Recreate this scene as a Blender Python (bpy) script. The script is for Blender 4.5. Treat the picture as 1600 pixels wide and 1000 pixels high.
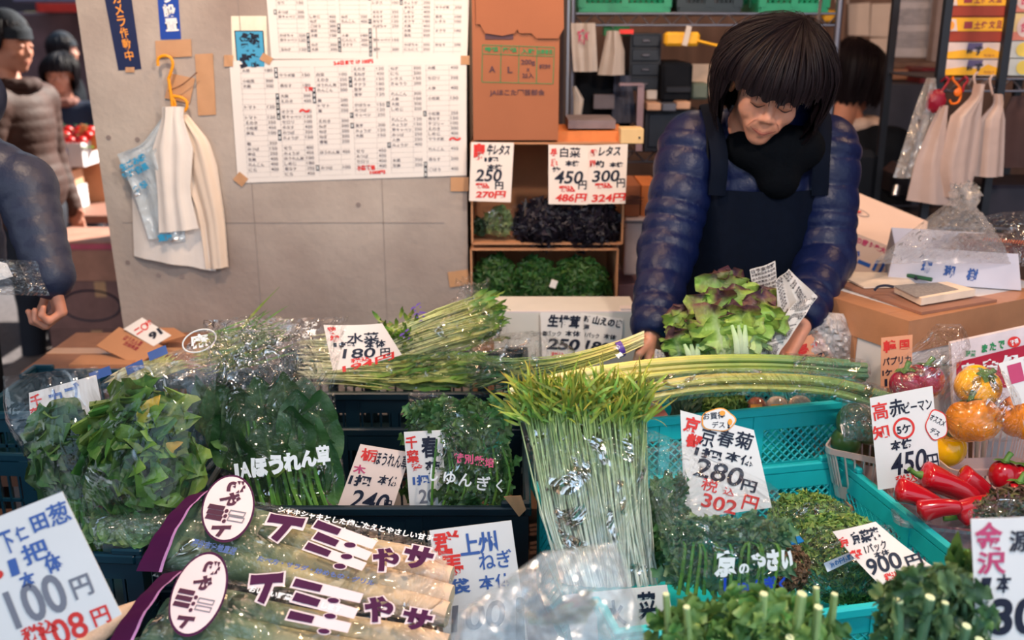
import bpy, math, random
import numpy as np
from mathutils import Vector, Matrix, Euler

for o in list(bpy.data.objects):
    bpy.data.objects.remove(o)
SC = bpy.context.scene
COL = SC.collection
R = math.radians

# ---------------------------------------------------------------- camera, sky, sun, exposure
PITCH = R(16.5)
CAMZ = 1.55
FPX = 35.0 / 36.0 * 1600.0
cam = bpy.data.cameras.new('camera')
cam.lens = 35.0
cam.sensor_width = 36.0
cam.clip_start = 0.05
cam.dof.use_dof = True
cam.dof.focus_distance = 1.78
cam.dof.aperture_fstop = 3.2
camo = bpy.data.objects.new('camera', cam)
COL.objects.link(camo)
camo.location = (0, 0, CAMZ)
camo.rotation_euler = (math.pi / 2 - PITCH, 0, 0)
SC.camera = camo

world = bpy.data.worlds.new('sky')
SC.world = world
world.use_nodes = True
nt = world.node_tree
nt.nodes.clear()
wo = nt.nodes.new('ShaderNodeOutputWorld')
bg = nt.nodes.new('ShaderNodeBackground')
tc = nt.nodes.new('ShaderNodeTexCoord')
sp = nt.nodes.new('ShaderNodeSeparateXYZ')
rp = nt.nodes.new('ShaderNodeValToRGB')
rp.color_ramp.elements[0].position = 0.0
rp.color_ramp.elements[0].color = (0.30, 0.34, 0.42, 1)
rp.color_ramp.elements[1].position = 0.55
rp.color_ramp.elements[1].color = (0.50, 0.74, 1.0, 1)
e = rp.color_ramp.elements.new(0.15)
e.color = (0.85, 0.93, 1.0, 1)
nt.links.new(tc.outputs['Generated'], sp.inputs[0])
nt.links.new(sp.outputs['Z'], rp.inputs[0])
nt.links.new(rp.outputs[0], bg.inputs[0])
bg.inputs[1].default_value = 1.0
nt.links.new(bg.outputs[0], wo.inputs[0])

sun = bpy.data.lights.new('sun', 'SUN')
sun.energy = 9.0
sun.angle = R(0.6)
sun.color = (1.0, 0.93, 0.82)
suno = bpy.data.objects.new('sun', sun)
COL.objects.link(suno)
suno.rotation_euler = Vector((0.62, 0.62, 0.62)).to_track_quat('Z', 'Y').to_euler()

def lamp(loc, energy, col, radius=0.07):
    l = bpy.data.lights.new('lamp', 'POINT')
    l.energy = energy; l.color = col; l.shadow_soft_size = radius
    o = bpy.data.objects.new('stall_lamp', l); COL.objects.link(o); o.location = loc
    return o
LAMPS = [((0.15, 2.15, 2.35), 18, (1.0, 0.60, 0.32)),
         ((0.62, 0.85, 2.30), 46, (1.0, 0.80, 0.62)),  # added light, brightens and warms the middle of the stall
         ((1.75, 2.5, 2.45), 20, (1.0, 0.62, 0.36)),
         ((0.6, 3.55, 2.5), 8, (1.0, 0.72, 0.52)),
         ((-0.75, 1.75, 2.5), 40, (1.0, 0.72, 0.50))]
for lo_, en_, co_ in LAMPS:
    lamp(lo_, en_, co_)

SC.view_settings.view_transform = 'Standard'
SC.view_settings.look = 'None'
SC.view_settings.exposure = 0.80
SC.view_settings.gamma = 1.0
SC.view_settings.use_curve_mapping = False
try:
    SC.cycles.transparent_max_bounces = 24
except Exception:
    pass

# ---------------------------------------------------------------- pixel rays (photo taken as 1600x1000)
FWD = np.array([0, math.cos(PITCH), -math.sin(PITCH)])
UPV = np.array([0, math.sin(PITCH), math.cos(PITCH)])
RGT = np.array([1.0, 0, 0])
CAMP = np.array([0, 0, CAMZ])

def ray(px, py):
    return FWD + RGT * ((px - 800) / FPX) + UPV * (-(py - 500) / FPX)

def W(px, py, Y=None, z=None):
    d = ray(px, py)
    t = Y / d[1] if Y is not None else (z - CAMZ) / d[2]
    return CAMP + d * t

def ppm(px, py, Y):            # pixels per metre there
    d = ray(px, py)
    return FPX / (Y / d[1])

def unit(v):
    v = np.asarray(v, float)
    return v / (np.linalg.norm(v) + 1e-12)

class Fr:
    """a leaning working plane: x right, y up the slope, z out of it"""
    def __init__(s, o, tilt=0, yaw=0, roll=0):
        s.o = np.asarray(o, float)
        t, a, r = R(tilt), R(yaw), R(roll)
        n = np.array([0, -math.cos(t), math.sin(t)])
        u = np.array([1.0, 0, 0])
        rz = np.array([[math.cos(a), -math.sin(a), 0], [math.sin(a), math.cos(a), 0], [0, 0, 1]])
        s.n = rz @ n
        u = rz @ u
        v = np.cross(s.n, u)
        s.u = u * math.cos(r) + v * math.sin(r)
        s.v = -u * math.sin(r) + v * math.cos(r)
    def L(s, px, py):
        d = ray(px, py)
        t = np.dot(s.o - CAMP, s.n) / np.dot(d, s.n)
        p = CAMP + d * t - s.o
        return np.array([np.dot(p, s.u), np.dot(p, s.v)])
    def P(s, x, y, z=0.0):
        return s.o + s.u * x + s.v * y + s.n * z
    def A(s, arr):
        arr = np.asarray(arr, float)
        return s.o + arr[..., 0:1] * s.u + arr[..., 1:2] * s.v + arr[..., 2:3] * s.n
    def scale(s, px, py):
        a = s.L(px, py)
        return np.linalg.norm(s.L(px + 1, py) - a), np.linalg.norm(s.L(px, py + 1) - a)

def FP(px, py, Y, tilt=0, yaw=0, roll=0):
    return Fr(W(px, py, Y), tilt, yaw, roll)

# ---------------------------------------------------------------- materials
MATS = {}
def _new(name):
    m = bpy.data.materials.new(name)
    m.use_nodes = True
    n = m.node_tree
    n.nodes.clear()
    out = n.nodes.new('ShaderNodeOutputMaterial')
    return m, n, out

def mat(name, col, rough=0.6, var=0.12, scale=20.0, bump=0.0, bscale=60.0, spec=0.4, metal=0.0, sheen=0.0,
        col2=None, trans=0.0, coat=0.0, stretch=None, sss=0.0, island=0.0, emit=0.0):
    if name in MATS:
        return MATS[name]
    m, n, out = _new(name)
    b = n.nodes.new('ShaderNodeBsdfPrincipled')
    n.links.new(b.outputs[0], out.inputs[0])
    b.inputs['Roughness'].default_value = rough
    b.inputs['Specular IOR Level'].default_value = spec
    b.inputs['Metallic'].default_value = metal
    b.inputs['Coat Weight'].default_value = coat
    b.inputs['Coat Roughness'].default_value = 0.12
    if sheen:
        b.inputs['Sheen Weight'].default_value = sheen
    if sss:
        b.inputs['Subsurface Weight'].default_value = sss
        b.inputs['Subsurface Radius'].default_value = (0.02, 0.008, 0.004)
    if trans:
        b.inputs['Transmission Weight'].default_value = trans
    tcn = n.nodes.new('ShaderNodeTexCoord')
    src = tcn.outputs['Object']
    if stretch:
        mp = n.nodes.new('ShaderNodeMapping')
        mp.inputs['Scale'].default_value = stretch
        n.links.new(src, mp.inputs[0]); src = mp.outputs[0]
    noise = n.nodes.new('ShaderNodeTexNoise')
    noise.inputs['Scale'].default_value = scale
    noise.inputs['Detail'].default_value = 5
    n.links.new(src, noise.inputs['Vector'])
    ramp = n.nodes.new('ShaderNodeValToRGB')
    c = np.array(col[:3], float)
    ca = c * (1 - var)
    cb = np.array(col2[:3], float) if col2 is not None else np.minimum(c * (1 + var), 1.0)
    ramp.color_ramp.elements[0].position = 0.3
    ramp.color_ramp.elements[1].position = 0.7
    ramp.color_ramp.elements[0].color = (*ca, 1)
    ramp.color_ramp.elements[1].color = (*cb, 1)
    n.links.new(noise.outputs[0], ramp.inputs[0])
    cs = ramp.outputs[0]
    if island:
        g = n.nodes.new('ShaderNodeNewGeometry')
        hsv = n.nodes.new('ShaderNodeHueSaturation')
        mr = n.nodes.new('ShaderNodeMapRange')
        mr.inputs[3].default_value = 1 - island; mr.inputs[4].default_value = 1 + island
        n.links.new(g.outputs['Random Per Island'], mr.inputs[0])
        n.links.new(mr.outputs[0], hsv.inputs['Value'])
        n.links.new(cs, hsv.inputs['Color'])
        cs = hsv.outputs[0]
    n.links.new(cs, b.inputs['Base Color'])
    if emit:
        n.links.new(cs, b.inputs['Emission Color'])
        b.inputs['Emission Strength'].default_value = emit
    if bump:
        nb = n.nodes.new('ShaderNodeTexNoise')
        nb.inputs['Scale'].default_value = bscale
        nb.inputs['Detail'].default_value = 4
        n.links.new(src, nb.inputs['Vector'])
        bp = n.nodes.new('ShaderNodeBump')
        bp.inputs['Strength'].default_value = bump
        bp.inputs['Distance'].default_value = 0.01
        n.links.new(nb.outputs[0], bp.inputs['Height'])
        n.links.new(bp.outputs[0], b.inputs['Normal'])
    MATS[name] = m
    return m

def leafmat(name, stops, rib=None, rough=0.45, island=0.35, spec=0.45, hue=0.02, ribw=0.1, bump=0.25, bscale=90, translucent=0.25, edge=None):
    """stops: colours along the leaf (uv y); rib: colour of the middle rib (uv x near 0.5)"""
    if name in MATS:
        return MATS[name]
    m, n, out = _new(name)
    b = n.nodes.new('ShaderNodeBsdfPrincipled')
    b.inputs['Roughness'].default_value = rough
    b.inputs['Specular IOR Level'].default_value = spec
    uv = n.nodes.new('ShaderNodeUVMap')
    s = n.nodes.new('ShaderNodeSeparateXYZ')
    n.links.new(uv.outputs[0], s.inputs[0])
    no = n.nodes.new('ShaderNodeTexNoise'); no.inputs['Scale'].default_value = 30; no.inputs['Detail'].default_value = 3
    tcn = n.nodes.new('ShaderNodeTexCoord'); n.links.new(tcn.outputs['Object'], no.inputs['Vector'])
    ma = n.nodes.new('ShaderNodeMath'); ma.operation = 'MULTIPLY_ADD'
    n.links.new(no.outputs[0], ma.inputs[0]); ma.inputs[1].default_value = 0.3
    sb = n.nodes.new('ShaderNodeMath'); sb.operation = 'SUBTRACT'; n.links.new(s.outputs['Y'], sb.inputs[0]); sb.inputs[1].default_value = 0.15
    n.links.new(sb.outputs[0], ma.inputs[2])
    ramp = n.nodes.new('ShaderNodeValToRGB')
    el = ramp.color_ramp.elements
    while len(el) < len(stops):
        el.new(0.5)
    for k, (p, c) in enumerate(stops):
        el[k].position = p; el[k].color = (*c, 1)
    n.links.new(ma.outputs[0], ramp.inputs[0])
    cs = ramp.outputs[0]
    if rib is not None:
        ab = n.nodes.new('ShaderNodeMath'); ab.operation = 'SUBTRACT'; n.links.new(s.outputs['X'], ab.inputs[0]); ab.inputs[1].default_value = 0.5
        a2 = n.nodes.new('ShaderNodeMath'); a2.operation = 'ABSOLUTE'; n.links.new(ab.outputs[0], a2.inputs[0])
        mr = n.nodes.new('ShaderNodeMapRange'); mr.inputs[1].default_value = 0.0; mr.inputs[2].default_value = ribw; mr.inputs[3].default_value = 1; mr.inputs[4].default_value = 0
        n.links.new(a2.outputs[0], mr.inputs[0])
        mx = n.nodes.new('ShaderNodeMix'); mx.data_type = 'RGBA'
        n.links.new(mr.outputs[0], mx.inputs[0]); n.links.new(cs, mx.inputs[6]); mx.inputs[7].default_value = (*rib, 1)
        fm = n.nodes.new('ShaderNodeMath'); fm.operation = 'MULTIPLY'; fy = n.nodes.new('ShaderNodeMapRange'); fy.inputs[1].default_value = .35; fy.inputs[2].default_value = .9; fy.inputs[3].default_value = 1; fy.inputs[4].default_value = 0
        n.links.new(s.outputs['Y'], fy.inputs[0]); n.links.new(mr.outputs[0], fm.inputs[0]); n.links.new(fy.outputs[0], fm.inputs[1]); n.links.new(fm.outputs[0], mx.inputs[0])
        cs = mx.outputs[2]
    if edge is not None:
        eb = n.nodes.new('ShaderNodeMath'); eb.operation = 'SUBTRACT'; n.links.new(s.outputs['X'], eb.inputs[0]); eb.inputs[1].default_value = 0.5
        e2 = n.nodes.new('ShaderNodeMath'); e2.operation = 'ABSOLUTE'; n.links.new(eb.outputs[0], e2.inputs[0])
        e3 = n.nodes.new('ShaderNodeMath'); e3.operation = 'MULTIPLY_ADD'; n.links.new(no.outputs[0], e3.inputs[0]); e3.inputs[1].default_value = .25; n.links.new(e2.outputs[0], e3.inputs[2])
        er = n.nodes.new('ShaderNodeMapRange'); er.inputs[1].default_value = .57; er.inputs[2].default_value = .66; n.links.new(e3.outputs[0], er.inputs[0])
        ex = n.nodes.new('ShaderNodeMix'); ex.data_type = 'RGBA'; n.links.new(er.outputs[0], ex.inputs[0]); n.links.new(cs, ex.inputs[6]); ex.inputs[7].default_value = (*edge, 1)
        cs = ex.outputs[2]
    g = n.nodes.new('ShaderNodeNewGeometry')
    hsv = n.nodes.new('ShaderNodeHueSaturation')
    m1 = n.nodes.new('ShaderNodeMapRange'); m1.inputs[3].default_value = 1 - island; m1.inputs[4].default_value = 1 + island
    n.links.new(g.outputs['Random Per Island'], m1.inputs[0]); n.links.new(m1.outputs[0], hsv.inputs['Value'])
    m2 = n.nodes.new('ShaderNodeMapRange'); m2.inputs[3].default_value = 0.5 - hue; m2.inputs[4].default_value = 0.5 + hue
    fr = n.nodes.new('ShaderNodeMath'); fr.operation = 'FRACT'
    mu = n.nodes.new('ShaderNodeMath'); mu.operation = 'MULTIPLY'; mu.inputs[1].default_value = 7.13
    n.links.new(g.outputs['Random Per Island'], mu.inputs[0]); n.links.new(mu.outputs[0], fr.inputs[0])
    n.links.new(fr.outputs[0], m2.inputs[0]); n.links.new(m2.outputs[0], hsv.inputs['Hue'])
    n.links.new(cs, hsv.inputs['Color'])
    n.links.new(hsv.outputs[0], b.inputs['Base Color'])
    nb = n.nodes.new('ShaderNodeTexNoise'); nb.inputs['Scale'].default_value = bscale
    n.links.new(tcn.outputs['Object'], nb.inputs['Vector'])
    bp = n.nodes.new('ShaderNodeBump'); bp.inputs['Strength'].default_value = bump; bp.inputs['Distance'].default_value = 0.008
    n.links.new(nb.outputs[0], bp.inputs['Height']); n.links.new(bp.outputs[0], b.inputs['Normal'])
    if translucent:
        tl = n.nodes.new('ShaderNodeBsdfTranslucent'); n.links.new(hsv.outputs[0], tl.inputs[0])
        ms = n.nodes.new('ShaderNodeMixShader'); ms.inputs[0].default_value = translucent
        n.links.new(b.outputs[0], ms.inputs[1]); n.links.new(tl.outputs[0], ms.inputs[2])
        n.links.new(ms.outputs[0], out.inputs[0])
    else:
        n.links.new(b.outputs[0], out.inputs[0])
    MATS[name] = m
    return m

def film(name, fac=0.10, rough=0.10, scale=14.0, strength=0.7, tint=(1, 1, 1), haze=0.03, hazecol=(0.8, 0.85, 0.9), edge=0.35, patch=1.0, pamt=0.45, plo=.60, phi=.66):
    """clear crinkled packaging film: clear + mirror-like glints + a trace of milky haze"""
    if name in MATS:
        return MATS[name]
    m, n, out = _new(name)
    tr = n.nodes.new('ShaderNodeBsdfTransparent'); tr.inputs[0].default_value = (*tint, 1)
    gl = n.nodes.new('ShaderNodeBsdfGlossy'); gl.inputs['Roughness'].default_value = rough
    df = n.nodes.new('ShaderNodeBsdfDiffuse'); df.inputs[0].default_value = (*hazecol, 1)
    tcn = n.nodes.new('ShaderNodeTexCoord')
    no = n.nodes.new('ShaderNodeTexNoise'); no.inputs['Scale'].default_value = scale
    no.inputs['Detail'].default_value = 3; no.inputs['Distortion'].default_value = 1.6
    vo = n.nodes.new('ShaderNodeTexVoronoi'); vo.feature = 'F1'; vo.inputs['Scale'].default_value = scale * 1.7
    n.links.new(tcn.outputs['Object'], no.inputs['Vector'])
    mxv = n.nodes.new('ShaderNodeMix'); mxv.data_type = 'VECTOR'; mxv.inputs[0].default_value = 0.12
    n.links.new(tcn.outputs['Object'], mxv.inputs[4]); n.links.new(no.outputs['Color'], mxv.inputs[5])
    n.links.new(mxv.outputs[1], vo.inputs['Vector'])
    ad = n.nodes.new('ShaderNodeMath'); ad.operation = 'ADD'
    n.links.new(no.outputs[0], ad.inputs[0]); n.links.new(vo.outputs['Distance'], ad.inputs[1])
    bp = n.nodes.new('ShaderNodeBump'); bp.inputs['Strength'].default_value = strength; bp.inputs['Distance'].default_value = 0.03
    n.links.new(ad.outputs[0], bp.inputs['Height'])
    n.links.new(bp.outputs[0], gl.inputs['Normal'])
    lw = n.nodes.new('ShaderNodeLayerWeight'); lw.inputs[0].default_value = 0.35
    n.links.new(bp.outputs[0], lw.inputs['Normal'])
    mr = n.nodes.new('ShaderNodeMapRange'); mr.inputs[1].default_value = 0.1; mr.inputs[2].default_value = 1.0
    mr.inputs[3].default_value = fac; mr.inputs[4].default_value = fac + edge
    n.links.new(lw.outputs['Facing'], mr.inputs[0])
    pn = n.nodes.new('ShaderNodeTexNoise'); pn.inputs['Scale'].default_value = scale * patch; pn.inputs['Detail'].default_value = 2; pn.inputs['Distortion'].default_value = 2.5
    n.links.new(tcn.outputs['Object'], pn.inputs['Vector'])
    pm = n.nodes.new('ShaderNodeMapRange'); pm.inputs[1].default_value = plo; pm.inputs[2].default_value = phi; pm.inputs[3].default_value = 0; pm.inputs[4].default_value = pamt
    n.links.new(pn.outputs[0], pm.inputs[0])
    sm_ = n.nodes.new('ShaderNodeMath'); sm_.operation = 'ADD'; sm_.use_clamp = True
    n.links.new(mr.outputs[0], sm_.inputs[0]); n.links.new(pm.outputs[0], sm_.inputs[1])
    m0 = n.nodes.new('ShaderNodeMixShader'); m0.inputs[0].default_value = haze
    n.links.new(tr.outputs[0], m0.inputs[1]); n.links.new(df.outputs[0], m0.inputs[2])
    m1 = n.nodes.new('ShaderNodeMixShader')
    n.links.new(sm_.outputs[0], m1.inputs[0]); n.links.new(m0.outputs[0], m1.inputs[1]); n.links.new(gl.outputs[0], m1.inputs[2])
    n.links.new(m1.outputs[0], out.inputs[0])
    MATS[name] = m
    return m

def emat(name, col, strength):
    if name in MATS:
        return MATS[name]
    m, n, out = _new(name)
    e_ = n.nodes.new('ShaderNodeEmission'); e_.inputs[0].default_value = (*col, 1); e_.inputs[1].default_value = strength
    n.links.new(e_.outputs[0], out.inputs[0])
    MATS[name] = m
    return m

# ---------------------------------------------------------------- mesh builder
class MB:
    def __init__(s, seed=0):
        s.v = []; s.f = []; s.uv = []; s.n = 0; s.mi = []
        s.rng = np.random.default_rng(seed)
    def add(s, v, f, uv=None, mi=0):
        v = np.asarray(v, float).reshape(-1, 3)
        s.v.append(v)
        s.uv.append(np.zeros((len(v), 2)) if uv is None else np.asarray(uv, float).reshape(-1, 2))
        n = s.n
        s.f.extend([tuple(int(i) + n for i in q) for q in f])
        s.mi.extend([mi] * len(f))
        s.n += len(v)
        return s
    def grid(s, P, closeu=False, closev=False, uv=None, mi=0):
        P = np.asarray(P, float); a, b = P.shape[:2]
        idx = np.arange(a * b).reshape(a, b)
        if closeu: idx = np.vstack([idx, idx[:1]])
        if closev: idx = np.hstack([idx, idx[:, :1]])
        q = np.stack([idx[:-1, :-1], idx[1:, :-1], idx[1:, 1:], idx[:-1, 1:]], -1).reshape(-1, 4)
        if uv is None:
            uu, vv = np.meshgrid(np.linspace(0, 1, a), np.linspace(0, 1, b), indexing='ij')
            uv = np.stack([vv, uu], -1)
        return s.add(P.reshape(-1, 3), q.tolist(), uv.reshape(-1, 2), mi)
    def box(s, c, size, M=None, bev=0.0, mi=0):
        sx, sy, sz = [q / 2 for q in size]
        c = np.asarray(c, float)
        if bev <= 0:
            v = np.array([[x, y, z] for x in (-sx, sx) for y in (-sy, sy) for z in (-sz, sz)])
            f = [(0, 1, 3, 2), (4, 6, 7, 5), (0, 4, 5, 1), (2, 3, 7, 6), (0, 2, 6, 4), (1, 5, 7, 3)]
        else:
            b = min(bev, sx * .98, sy * .98, sz * .98)
            v = []; ix = {}
            for i, x in enumerate((-1, 1)):
                for j, y in enumerate((-1, 1)):
                    for k, z in enumerate((-1, 1)):
                        for a in range(3):
                            p = [x * (sx - b), y * (sy - b), z * (sz - b)]
                            p[a] += (x, y, z)[a] * b
                            ix[i, j, k, a] = len(v); v.append(p)
            f = []
            for a in range(3):
                o1, o2 = [q for q in range(3) if q != a]
                for sgn in (0, 1):
                    def key(p, q):
                        t = [0, 0, 0]; t[a] = sgn; t[o1] = p; t[o2] = q
                        return ix[t[0], t[1], t[2], a]
                    f.append([key(0, 0), key(1, 0), key(1, 1), key(0, 1)])
                for p in (0, 1):
                    for q in (0, 1):
                        t0 = [0, 0, 0]; t0[o1] = p; t0[o2] = q; t0[a] = 0
                        t1 = list(t0); t1[a] = 1
                        f.append([ix[(*t0, o1)], ix[(*t1, o1)], ix[(*t1, o2)], ix[(*t0, o2)]])
            for i in (0, 1):
                for j in (0, 1):
                    for k in (0, 1):
                        f.append([ix[i, j, k, 0], ix[i, j, k, 1], ix[i, j, k, 2]])
            v = np.array(v)
            ff = []
            for q in f:
                pts = v[q]; nn = np.cross(pts[1] - pts[0], pts[2] - pts[0])
                ff.append(q if np.dot(nn, pts.mean(0)) > 0 else q[::-1])
            f = ff
        if M is not None:
            v = v @ np.asarray(M).T
        return s.add(v + c, f, mi=mi)
    def tube(s, pts, r, n=8, cap=True, flat=1.0, mi=0, nrm=None):
        pts = np.asarray(pts, float); m = len(pts)
        r = np.full(m, r) if np.isscalar(r) else np.asarray(r, float)
        if len(r) != m:
            r = np.interp(np.linspace(0, 1, m), np.linspace(0, 1, len(r)), r)
        T = np.gradient(pts, axis=0)
        T /= np.linalg.norm(T, axis=1, keepdims=True) + 1e-12
        ref = np.array([0, 0, 1.0]) if nrm is None else np.asarray(nrm, float)
        if abs(np.dot(T[0], ref)) > 0.9 and nrm is None: ref = np.array([1.0, 0, 0])
        N = np.zeros_like(pts); p = ref
        for i in range(m):
            p = p - T[i] * np.dot(p, T[i])
            if np.linalg.norm(p) < 1e-6: p = np.cross(T[i], [0.3, 0.5, 0.8])
            p = p / np.linalg.norm(p); N[i] = p
        B = np.cross(T, N)
        a = np.linspace(0, 2 * math.pi, n, endpoint=False)
        ring = (pts[:, None] + r[:, None, None] * (np.cos(a)[None, :, None] * N[:, None] * flat + np.sin(a)[None, :, None] * B[:, None]))
        uu, vv = np.meshgrid(np.linspace(0, 1, m), np.linspace(0, 1, n), indexing='ij')
        n0 = s.n
        s.grid(ring, closev=True, uv=np.stack([vv, uu], -1), mi=mi)
        if cap:
            s.f.append(tuple(n0 + i for i in range(n))[::-1]); s.mi.append(mi)
            s.f.append(tuple(n0 + (m - 1) * n + i for i in range(n))); s.mi.append(mi)
        return s
    def ell(s, c, r, M=None, nu=16, nv=10, fn=None, mi=0):
        th = np.linspace(0, math.pi, nv + 1)[1:-1]
        ph = np.linspace(0, 2 * math.pi, nu, endpoint=False)
        T, Ph = np.meshgrid(th, ph, indexing='ij')
        D = np.stack([np.sin(T) * np.cos(Ph), np.sin(T) * np.sin(Ph), np.cos(T)], -1)
        k = 1.0 if fn is None else fn(D)[..., None]
        V = D * k * np.asarray(r, float)
        top = np.array([0, 0, 1.0]); bot = -top
        kt = 1.0 if fn is None else float(fn(top[None])[0]); kb = 1.0 if fn is None else float(fn(bot[None])[0])
        V = np.concatenate([V.reshape(-1, 3), [top * kt * r[2]], [bot * kb * r[2]]])
        if M is not None: V = V @ np.asarray(M).T
        m = nv - 1; f = []
        for i in range(m - 1):
            for j in range(nu):
                f.append((i * nu + j, (i + 1) * nu + j, (i + 1) * nu + (j + 1) % nu, i * nu + (j + 1) % nu))
        for j in range(nu):
            f.append((m * nu, j, (j + 1) % nu))
            f.append((m * nu + 1, (m - 1) * nu + (j + 1) % nu, (m - 1) * nu + j))
        uv = np.concatenate([np.stack([Ph / 6.2832, 1 - T / math.pi], -1).reshape(-1, 2), [[.5, 1], [.5, 0]]])
        return s.add(V + np.asarray(c, float), f, uv, mi)
    def leaf(s, base, d, nrm, Ln, Wd, curl=0.4, fold=0.2, ruf=0.0, rf=3, serr=0.0, sn=7, p=0.8, q=0.8, stem=0.0, nu=9, nv=5, twist=0.0, mi=0, ph=None, cup=0.0):
        base = np.asarray(base, float); d = unit(d); nrm = np.asarray(nrm, float)
        nrm = unit(nrm - d * np.dot(nrm, d)); side = np.cross(d, nrm)
        if ph is None: ph = s.rng.uniform(0, 6.28)
        t = np.linspace(0, 1, nu); ang = curl * t ** 1.3
        st = Ln / (nu - 1)
        dx = np.cos(ang) * st; dn = np.sin(ang) * st
        X = np.concatenate([[0], np.cumsum((dx[1:] + dx[:-1]) / 2)]); Nn = np.concatenate([[0], np.cumsum((dn[1:] + dn[:-1]) / 2)])
        tt = np.clip((t - stem) / (1 - stem), 0, 1)
        w = np.sin(math.pi * np.clip(tt, 0.0, 1) ** p) ** q
        w = np.where(np.isfinite(w), w, 0)
        w = np.maximum(w, 0.0) * Wd / 2
        w = np.maximum(w, Wd * 0.035)
        w[-1] = Wd * 0.02
        sg = np.linspace(-1, 1, nv)
        S, Tm = np.meshgrid(sg, t, indexing='xy')
        wv = w[:, None] * np.ones_like(S)
        if serr:
            wv = wv * (1 + serr * np.abs(S) * (2 * ((Tm * sn + (S > 0) * .37) % 1.0) - 1))
        lat = S * wv
        h = Nn[:, None] + fold * np.abs(S) * wv + cup * S * S * wv
        if ruf:
            h = h + ruf * np.abs(S) ** 1.5 * np.sin(rf * 2 * math.pi * Tm + ph + (S > 0) * 2.0) * Wd * 0.5
        xx = X[:, None] + (ruf * 0.35 * np.abs(S) * np.cos(rf * 2 * math.pi * Tm * 1.3 + ph) * Wd * .5 if ruf else 0)
        P = base + xx[..., None] * d + lat[..., None] * side + h[..., None] * nrm
        uv = np.stack([(S + 1) / 2, Tm], -1)
        return s.grid(P, uv=uv, mi=mi)
    def merge(s, o, mi=None):
        s.v += o.v; s.uv += o.uv; n = s.n
        s.f += [tuple(i + n for i in q) for q in o.f]
        s.mi += o.mi if mi is None else [mi] * len(o.f)
        s.n += o.n
        return s
    def arr(s):
        return np.concatenate(s.v) if s.v else np.zeros((0, 3))
    def apply(s, fn):
        a = fn(s.arr()); s.v = [a]
        s.uv = [np.concatenate(s.uv)]
        return s

def mk(name, mb, mats, root=None, world=True, smooth=None, loc=None):
    """link the builder's mesh as ONE object. Coordinates are world; a part is stored relative to its thing."""
    if not isinstance(mats, (list, tuple)): mats = [mats]
    V = mb.arr().copy(); UV = np.concatenate(mb.uv) if mb.uv else np.zeros((0, 2))
    o_loc = np.zeros(3)
    if root is not None and world:
        M = np.array(WM[root.name] if root.name in WM else np.eye(4))
        Mi = np.linalg.inv(M)
        V = V @ Mi[:3, :3].T + Mi[:3, 3]
    elif root is None and world:
        if loc is None:
            lo, hi = V.min(0), V.max(0)
            o_loc = np.array([(lo[0] + hi[0]) / 2, (lo[1] + hi[1]) / 2, lo[2]])
        else:
            o_loc = np.asarray(loc, float)
        V = V - o_loc
    me = bpy.data.meshes.new(name)
    me.from_pydata(V.tolist(), [], mb.f)
    for m_ in mats: me.materials.append(m_)
    if len(mats) > 1: me.polygons.foreach_set('material_index', np.array(mb.mi, dtype=np.int32))
    uvl = me.uv_layers.new(name='UVMap')
    li = np.zeros(len(me.loops), dtype=np.int32); me.loops.foreach_get('vertex_index', li)
    uvl.data.foreach_set('uv', UV[li].astype(np.float32).ravel())
    if smooth is None: smooth = 40
    if smooth:
        me.polygons.foreach_set('use_smooth', np.ones(len(me.polygons), dtype=bool))
        if smooth < 180: me.set_sharp_from_angle(angle=R(smooth))
    me.update()
    o = bpy.data.objects.new(name, me)
    COL.objects.link(o)
    if root is not None:
        o.parent = root
        if not world: pass
        WM[o.name] = WM.get(root.name, np.eye(4))
    else:
        o.location = o_loc
        M = np.eye(4); M[:3, 3] = o_loc; WM[o.name] = M
    return o

WM = {}
def tag(o, label, cat, group=None):
    o['label'] = label; o['category'] = cat
    if group: o['group'] = group
    return o
def struct(o):
    o['kind'] = 'structure'; return o
def stuff(o):
    o['kind'] = 'stuff'; return o
def thing(name, label, cat, loc=(0, 0, 0), rotz=0.0, group=None):
    o = bpy.data.objects.new(name, None)
    o.empty_display_size = 0.05
    COL.objects.link(o)
    o.location = tuple(float(q) for q in loc); o.rotation_euler = (0, 0, rotz)
    M = np.array(Matrix.Translation(Vector(o.location)) @ Matrix.Rotation(rotz, 4, 'Z'))
    WM[o.name] = M
    return tag(o, label, cat, group)
def setlabel(o, s):
    o['label'] = s; return o
def dup(root, loc, rotz=0.0, label=None, group=None):
    r = root.copy(); COL.objects.link(r)
    r.location = tuple(float(q) for q in loc); r.rotation_euler = (0, 0, rotz)
    if label: r['label'] = label
    if group: r['group'] = group
    for ch in list(root.children):
        c = ch.copy(); COL.objects.link(c); c.parent = r
        for g in list(ch.children):
            d = g.copy(); COL.objects.link(d); d.parent = c
    return r

# ---------------------------------------------------------------- lettering
_TX = {}
def text_geo(s, bold=0.0):
    k = (s, bold)
    if k in _TX: return _TX[k]
    c = bpy.data.curves.new('t', 'FONT'); c.body = s; c.size = 1.0; c.resolution_u = 4; c.offset = bold
    o = bpy.data.objects.new('t', c)
    me = o.to_mesh()
    v = np.zeros(len(me.vertices) * 3); me.vertices.foreach_get('co', v); v = v.reshape(-1, 3)
    f = [tuple(p.vertices) for p in me.polygons]
    o.to_mesh_clear()
    bpy.data.objects.remove(o); bpy.data.curves.remove(c)
    lo, hi = v.min(0), v.max(0)
    sz = np.maximum(hi - lo, 1e-6)
    v = (v - (lo + hi) / 2)
    _TX[k] = (v, f, sz)
    return _TX[k]

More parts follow.
